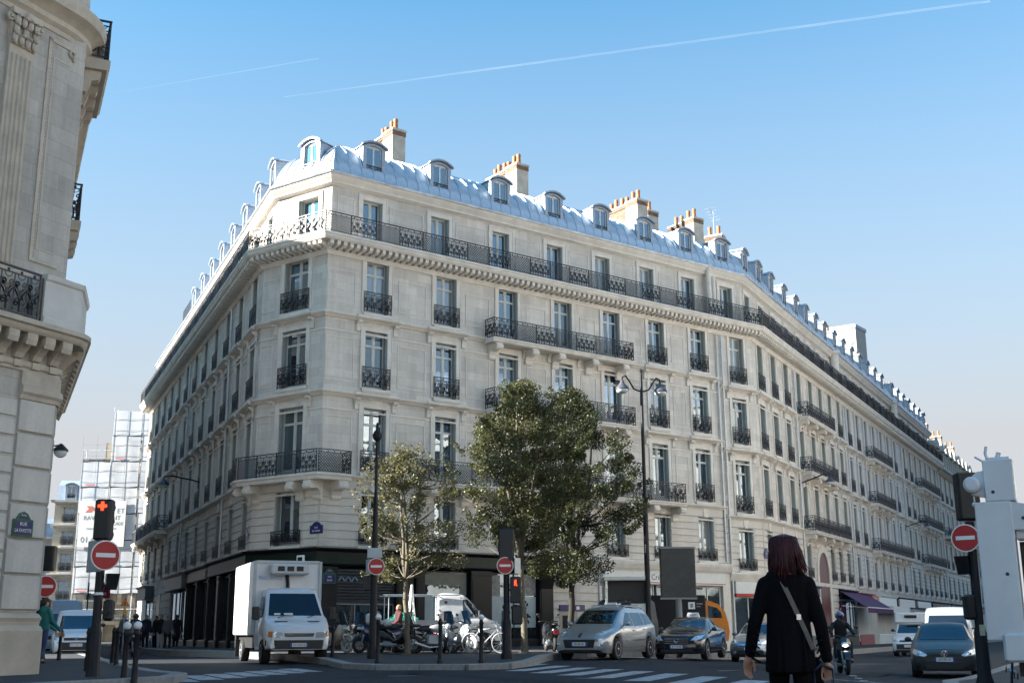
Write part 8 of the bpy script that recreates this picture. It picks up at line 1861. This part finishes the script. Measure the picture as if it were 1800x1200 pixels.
for sx in (-.38, -.09): mb = MB(); mb.lathe([(.035, -.015), (.035, .015)], 12, T(sx, .50, .03) @ RY(math.pi / 2)); put('wheel', mb, SU, MWo, mats=M_tyre)
# ---- smaller figures
def figure(label, M, top, legs, hair=M_hairk, h=1.74, step=.18, arms=((.1, .25), (-.1, .2)), long_coat=False, hat=None, vox=.016, bag=None, group=None, twist=0, skin=M_skin):
    """standing or walking person facing local -y; step = half stride; arms = (swing forward, outward) left then right"""
    o = thing('person', label, 'person', M, group); s = h / 1.74; A = M @ Matrix.Scale(s, 4)
    b = MB(); head(b, T(0, -.01, 1.48) @ RZ(twist)); kn = []; 
    hips = (Vector((.09, 0, .9)), Vector((-.09, 0, .9))); k_ = (Vector((.1, -step * .7 - .03, .49)), Vector((-.1, step * .35 - .03, .49))); a_ = (Vector((.1, -step * .8, .09)), Vector((-.1, step * 1.1, .09 + step * .25)))
    sh = (Vector((.18, 0, 1.40)), Vector((-.18, 0, 1.40))); el = []; wr = []
    for i, sg in ((0, 1), (1, -1)):
        f, ou = arms[i]; e = sh[i] + Vector((sg * ou * .25, -f * .25 + .03, -.28)); el.append(e); wr.append(e + Vector((sg * ou * .08, -f * .5 - .02, -.24)))
    cone(b, (0, 0, 1.40), (0, 0, 1.0), .13, .12); cone(b, (-.15, 0, 1.40), (.15, 0, 1.40), .055, .055)
    for i in (0, 1):
        cone(b, hips[i], k_[i], .08, .055); cone(b, k_[i], a_[i], .052, .04); cone(b, a_[i], a_[i] + Vector((0, -.16, -.06)), .036, .03); cone(b, sh[i], el[i], .05, .04); cone(b, el[i], wr[i], .04, .028)
        hand(b, T(*(wr[i] + Vector((0, -.005, -.03)))), -1 if i == 0 else 1, .9)
    remesh('body', b, vox * .6, skin, 1, o, A)
    c = MB(); cone(c, (0, 0, 1.40), (0, .005, 1.08), .15, .14); cone(c, (0, .005, 1.1), (0, .01, .92 if not long_coat else .62), .145, .165 if not long_coat else .19)
    for sg in (-1, 1): cone(c, (sg * .08, 0, 1.38), (sg * .08, .005, .95 if not long_coat else .62), .115, .12)
    cone(c, (-.15, 0, 1.41), (.15, 0, 1.41), .07, .07)
    for i in (0, 1): cone(c, sh[i], el[i], .068, .056); cone(c, el[i], wr[i] + (el[i] - wr[i]) * .05, .056, .045)
    remesh('jacket', c, vox, top, 2, o, A)
    t = MB()
    for i in (0, 1): cone(t, hips[i] + Vector((0, .005, .04)), k_[i], .1, .072); cone(t, k_[i], a_[i] + Vector((0, 0, .01)), .07, .058)
    remesh('trousers', t, vox, legs, 2, o, A)
    t = MB()
    for i in (0, 1): cone(t, a_[i] + Vector((0, .02, -.04)), a_[i] + Vector((0, -.17, -.055)), .045, .036)
    remesh('shoes', t, vox, M_shoe, 1, o, A)
    if hair: hb = MB(); hb.ball((0, .022, .172), (.082, .1, .088), 14, 9, T(0, -.01, 1.48) @ RZ(twist)); hb.ball((0, .055, .13), (.078, .07, .08), 12, 8, T(0, -.01, 1.48) @ RZ(twist)); remesh('hair', hb, vox * .8, hair, 2, o, A)
    if hat: hb = MB(); hb.ball((0, .0, .20), (.1, .115, .075), 14, 9, T(0, -.01, 1.48)); hb.ball((0, -.09, .18), (.07, .07, .012), 10, 6, T(0, -.01, 1.48)); put('cap', hb, o, A, mats=hat, smooth=True)
    if bag:
        mb = MB(); mb.cbox(.12, .26, -.1, .16, .78, 1.05, .04); mb.tube([(.2, 0, 1.05), (.05, .15, 1.3), (-.1, .02, 1.47)], .014, 5); put('bag', mb, o, A, mats=bag)
    return o
def clo(n, c): return mat('cloth_' + n, c, .85, var=.2, scale=20, bump=.2)
K_, Na, Te, Je, Wt, Gr, Br = clo('black', (.009, .009, .011)), clo('navy', (.012, .016, .035)), clo('teal', (.02, .15, .145)), clo('jeans', (.03, .05, .12)), clo('white', (.48, .48, .52)), clo('grey', (.10, .105, .115)), clo('brown', (.06, .04, .025))
figure('man in teal shirt and jeans beside the stone plinth, dark shoulder bag', T(-13.0, 33.4, .22) @ RZ(R_(150)), Te, Je, M_hairk, 1.76, .12, ((.9, .3), (.5, .2)), bag=M_black, hat=clo('brown_cap', (.06, .04, .03)))
figure('person in dark jacket just behind the man in the teal shirt', T(-13.85, 35.2, .22) @ RZ(R_(100)), K_, Je, M_hairk, 1.7, .1, ((.9, .3), (.3, .2)))
figure('lone man in a dark coat walking on the side street pavement past the shop windows', T(-17.4, 62.3, .2) @ RZ(R_(185)), K_, K_, M_hairk, 1.78, .12, ((.2, .5), (-.2, .5)), long_coat=True)
GP = 'pedestrians gathered on the side street pavement'
for i, (px, Y, t, l, lab, kw) in enumerate(((279, 60.5, K_, Wt, 'pedestrian in black jacket and white trousers in the group on the side street', {}), (292, 60.0, Gr, K_, 'pedestrian in grey jacket with a pale bag, right end of the side street group', dict(bag=Wt)),
    (270, 61.5, K_, K_, 'pedestrian in black leaning over, middle of the side street group', {}), (253, 60, Na, K_, 'pedestrian with blue shirt front under a dark jacket in the side street', {}), (234, 58, K_, Na, 'pedestrian in black beside the moped rider in the side street', {}), (214, 55, Gr, Na, 'pedestrian in grey blue jacket behind the pair of white ball topped bollards', {}))):
    figure(lab, T((px - 900) / 2126 * Y, Y, .2) @ RZ(R_((0, 30, -40, 10, 170, 60)[i])), t, l, M_hairk, (1.75, 1.7, 1.72, 1.74, 1.76, 1.7)[i], (.05, .12, .02, .1, .03, .06)[i], ((.3, .2), (.1, .3)), vox=.022, group=GP, **kw)
figure('woman with blonde hair in dark red top behind the parked scooters', T(-4.25, 44.6, PZ(-4.2, 44.6)) @ RZ(R_(-60)), clo('wine', (.06, .012, .015)), K_, mat('blonde_hair', (.35, .22, .09), .5, var=.3, scale=20), 1.68, .08, ((.6, .2), (.2, .2)), vox=.02)
figure('bareheaded man in grey jacket in front of the frosted shop window', T(-.35, 49.5, PZ(-.3, 49.5)) @ RZ(R_(90)), Gr, K_, M_hairk, 1.76, .1, ((.3, .2), (.1, .2)), vox=.02)
figure('person in pale top beyond the blue and black scooter by the roller shutter', T(-5.2, 45.2, PZ(-5.2, 45)) @ RZ(R_(40)), Gr, K_, M_hairk, 1.7, .05, ((.3, .2), (.1, .2)), vox=.02)
# motorcyclist riding towards the crossing
MR = T(9.25, 34.2, G(9.2, 34.2)) @ RZ(R_(-97)); scr = scooter('dark maxi scooter ridden towards the crossing, headlight lit, right of the woman in black', MR, paint('scooter_navy', (.01, .013, .022)), .3, screen=False, big=True)
scr['group'] = 'two wheelers in traffic'
mb = MB(); mb.ball((.60, 0, .80), (.05, .09, .055), 12, 8); put('lit_headlamp', mb, scr, MR, mats=mat('lit_headlamp', (.8, .8, .8), .2, var=0, emit=(1, .96, .9), estr=1.5))
def rider(label, M, jacket, helm, vis=True):
    o = thing('person', label, 'person', M); b = MB(); A = M @ T(-.15, 0, .0) @ RZ(R_(90))   # local -y is forward (+x of the scooter)
    head(b, T(0, -.03, 1.43)); pts = {}
    hip = (Vector((.1, .1, .93)), Vector((-.1, .1, .93))); kn = (Vector((.2, -.32, .86)), Vector((-.2, -.32, .86))); an = (Vector((.2, -.36, .42)), Vector((-.2, -.36, .42))); sh = (Vector((.19, .02, 1.36)), Vector((-.19, .02, 1.36))); el = (Vector((.3, -.2, 1.17)), Vector((-.3, -.2, 1.17))); wr = (Vector((.3, -.44, 1.10)), Vector((-.3, -.44, 1.10)))
    def body(mm, kk): 
        cone(mm, (0, .03, 1.36), (0, .08, .98), .13 * kk, .13 * kk); cone(mm, (-.15, .02, 1.36), (.15, .02, 1.36), .06 * kk, .06 * kk)
        for i in (0, 1): cone(mm, sh[i], el[i], .055 * kk, .045 * kk); cone(mm, el[i], wr[i], .045 * kk, .034 * kk)
    def legs(mm, kk):
        for i in (0, 1): cone(mm, hip[i], kn[i], .085 * kk, .06 * kk); cone(mm, kn[i], an[i], .058 * kk, .045 * kk)
    body(b, 1); legs(b, 1)
    for i in (0, 1): cone(b, an[i], an[i] + Vector((0, -.15, -.05)), .04, .03); hand(b, T(*wr[i]) @ RX(R_(80)), -1 if i == 0 else 1, 1.6)
    remesh('body', b, .011, M_skin, 1, o, A); c = MB(); body(c, 1.25); remesh('jacket', c, .017, jacket, 2, o, A); c = MB(); legs(c, 1.22); remesh('trousers', c, .017, K_, 2, o, A)
    c = MB()
    for i in (0, 1): cone(c, an[i] + Vector((0, .02, -.03)), an[i] + Vector((0, -.17, -.06)), .05, .04)
    remesh('boots', c, .016, M_shoe, 1, o, A)
    hm = MB(); hm.ball((0, 0, .175), (.125, .145, .12), 18, 11, T(0, -.03, 1.43)); h = put('helmet', hm, o, A, mats=helm, smooth=True)
    hm = MB(); hm.ball((0, -.05, .165), (.1, .105, .06), 14, 8, T(0, -.03, 1.43)); put('visor', hm, h, A, mats=M_sigk, smooth=True); return o
rider('rider in black with a blue and white helmet on the dark maxi scooter', MR, K_, mat('blue_white_helmet', (.09, .13, .22), .25, var=.9, scale=9, coat=.5))
MP = T(-15.4, 49.2, G(-15, 49)) @ RZ(R_(-70)); m2 = scooter('dark moped with rider waiting in the side street behind the white ball topped bollards', MP, M_sb, .27); m2['group'] = 'two wheelers in traffic'
rider('moped rider with black and white helmet in the side street', MP, K_, mat('black_white_helmet', (.02, .02, .022), .3, var=.2, coat=.5))
# television aerials on the roofs
for F, u, y, z, lab in ((F_S, 5.2, 3.6, 25.5, 'thin television aerial on the chimney above the bend of the facade'), (F_S, 46.5, 3.6, 25.2, 'thin television aerial rising from the roofs near the pale tower block')):
    A = F @ T(u, y, z - 2); an = thing('television_aerial', lab, 'aerial', A); mb = MB(); mb.tube([(0, 0, 0), (0, 0, 4.2)], .02, 5); put('mast', mb, an, A, mats=M_grey)
    mb = MB(); mb.tube([(-.7, 0, 4.3), (.7, .2, 3.8)], .013, 4)
    for k in range(5): x = -.6 + .3 * k; mb.tube([(x, -.3, 4.27 - .11 * k), (x, .4, 4.23 - .11 * k)], .008, 4)
    put('rods', mb, an, A, mats=M_grey)
# ------------------------------------------------------------------ contrails
def contrail(label, a, b, r, m, n=60):
    mb = MB(); g = random.Random(2); a, b = Vector(a), Vector(b); pts = []; rs = []
    for i in range(n + 1):
        t = i / n; pts.append(a.lerp(b, t) + Vector((0, 0, -abs(b - a) .__float__() * 0)) if False else a.lerp(b, t) + Vector((g.uniform(-1, 1), 0, g.uniform(-1, 1))) * r * .25); rs.append(r * (.35 + .65 * min(1, t * 3)) * g.uniform(.92, 1.08) * (1 + .5 * t))
    mb.tube(pts, rs, 8); return tagt(put('contrail', mb, None, I4, mats=m, smooth=True), label, 'contrail')
M_con = bpy.data.materials.new('contrail_ice'); M_con.use_nodes = True; nt = M_con.node_tree; nt.nodes.remove(nt.nodes['Principled BSDF']); out = nt.nodes['Material Output']
d_ = nt.nodes.new('ShaderNodeBsdfDiffuse'); d_.inputs[0].default_value = (.9, .9, .92, 1); tl = nt.nodes.new('ShaderNodeBsdfTranslucent'); tl.inputs[0].default_value = (.9, .9, .92, 1); tp = nt.nodes.new('ShaderNodeBsdfTransparent')
a1 = nt.nodes.new('ShaderNodeMixShader'); lk(nt, d_.outputs[0], a1.inputs[1]); lk(nt, tl.outputs[0], a1.inputs[2]); a2 = nt.nodes.new('ShaderNodeMixShader')
lw = nt.nodes.new('ShaderNodeLayerWeight'); lw.inputs[0].default_value = .5; tc = nt.nodes.new('ShaderNodeTexCoord'); nz = nt.nodes.new('ShaderNodeTexNoise'); nz.inputs['Scale'].default_value = .004; nz.inputs['Detail'].default_value = 6; lk(nt, tc.outputs['Object'], nz.inputs['Vector'])
mr = nt.nodes.new('ShaderNodeMapRange'); mr.inputs[1].default_value = .3; mr.inputs[2].default_value = .75; mr.inputs[3].default_value = 0.05; mr.inputs[4].default_value = .12; lk(nt, nz.outputs['Fac'], mr.inputs[0])
mu = nt.nodes.new('ShaderNodeMath'); mu.operation = 'MULTIPLY'; iv = nt.nodes.new('ShaderNodeMath'); iv.operation = 'SUBTRACT'; iv.inputs[0].default_value = 1.0; lk(nt, lw.outputs['Facing'], iv.inputs[1]); lk(nt, iv.outputs[0], mu.inputs[0]); lk(nt, mr.outputs[0], mu.inputs[1])
lk(nt, mu.outputs[0], a2.inputs[0]); lk(nt, tp.outputs[0], a2.inputs[1]); lk(nt, a1.outputs[0], a2.inputs[2]); lk(nt, a2.outputs[0], out.inputs[0])
contrail('long thin white contrail rising to the right across the blue sky', (-870.3, 4162.8, 2002.0), (1790.9, 3954.0, 2274.4), 3.2, M_con)
contrail('faint short contrail low in the sky left of the chimneys', (-1547.1, 4183.1, 2030.4), (-767.9, 4294.2, 2232.5), .8, M_con, 30)
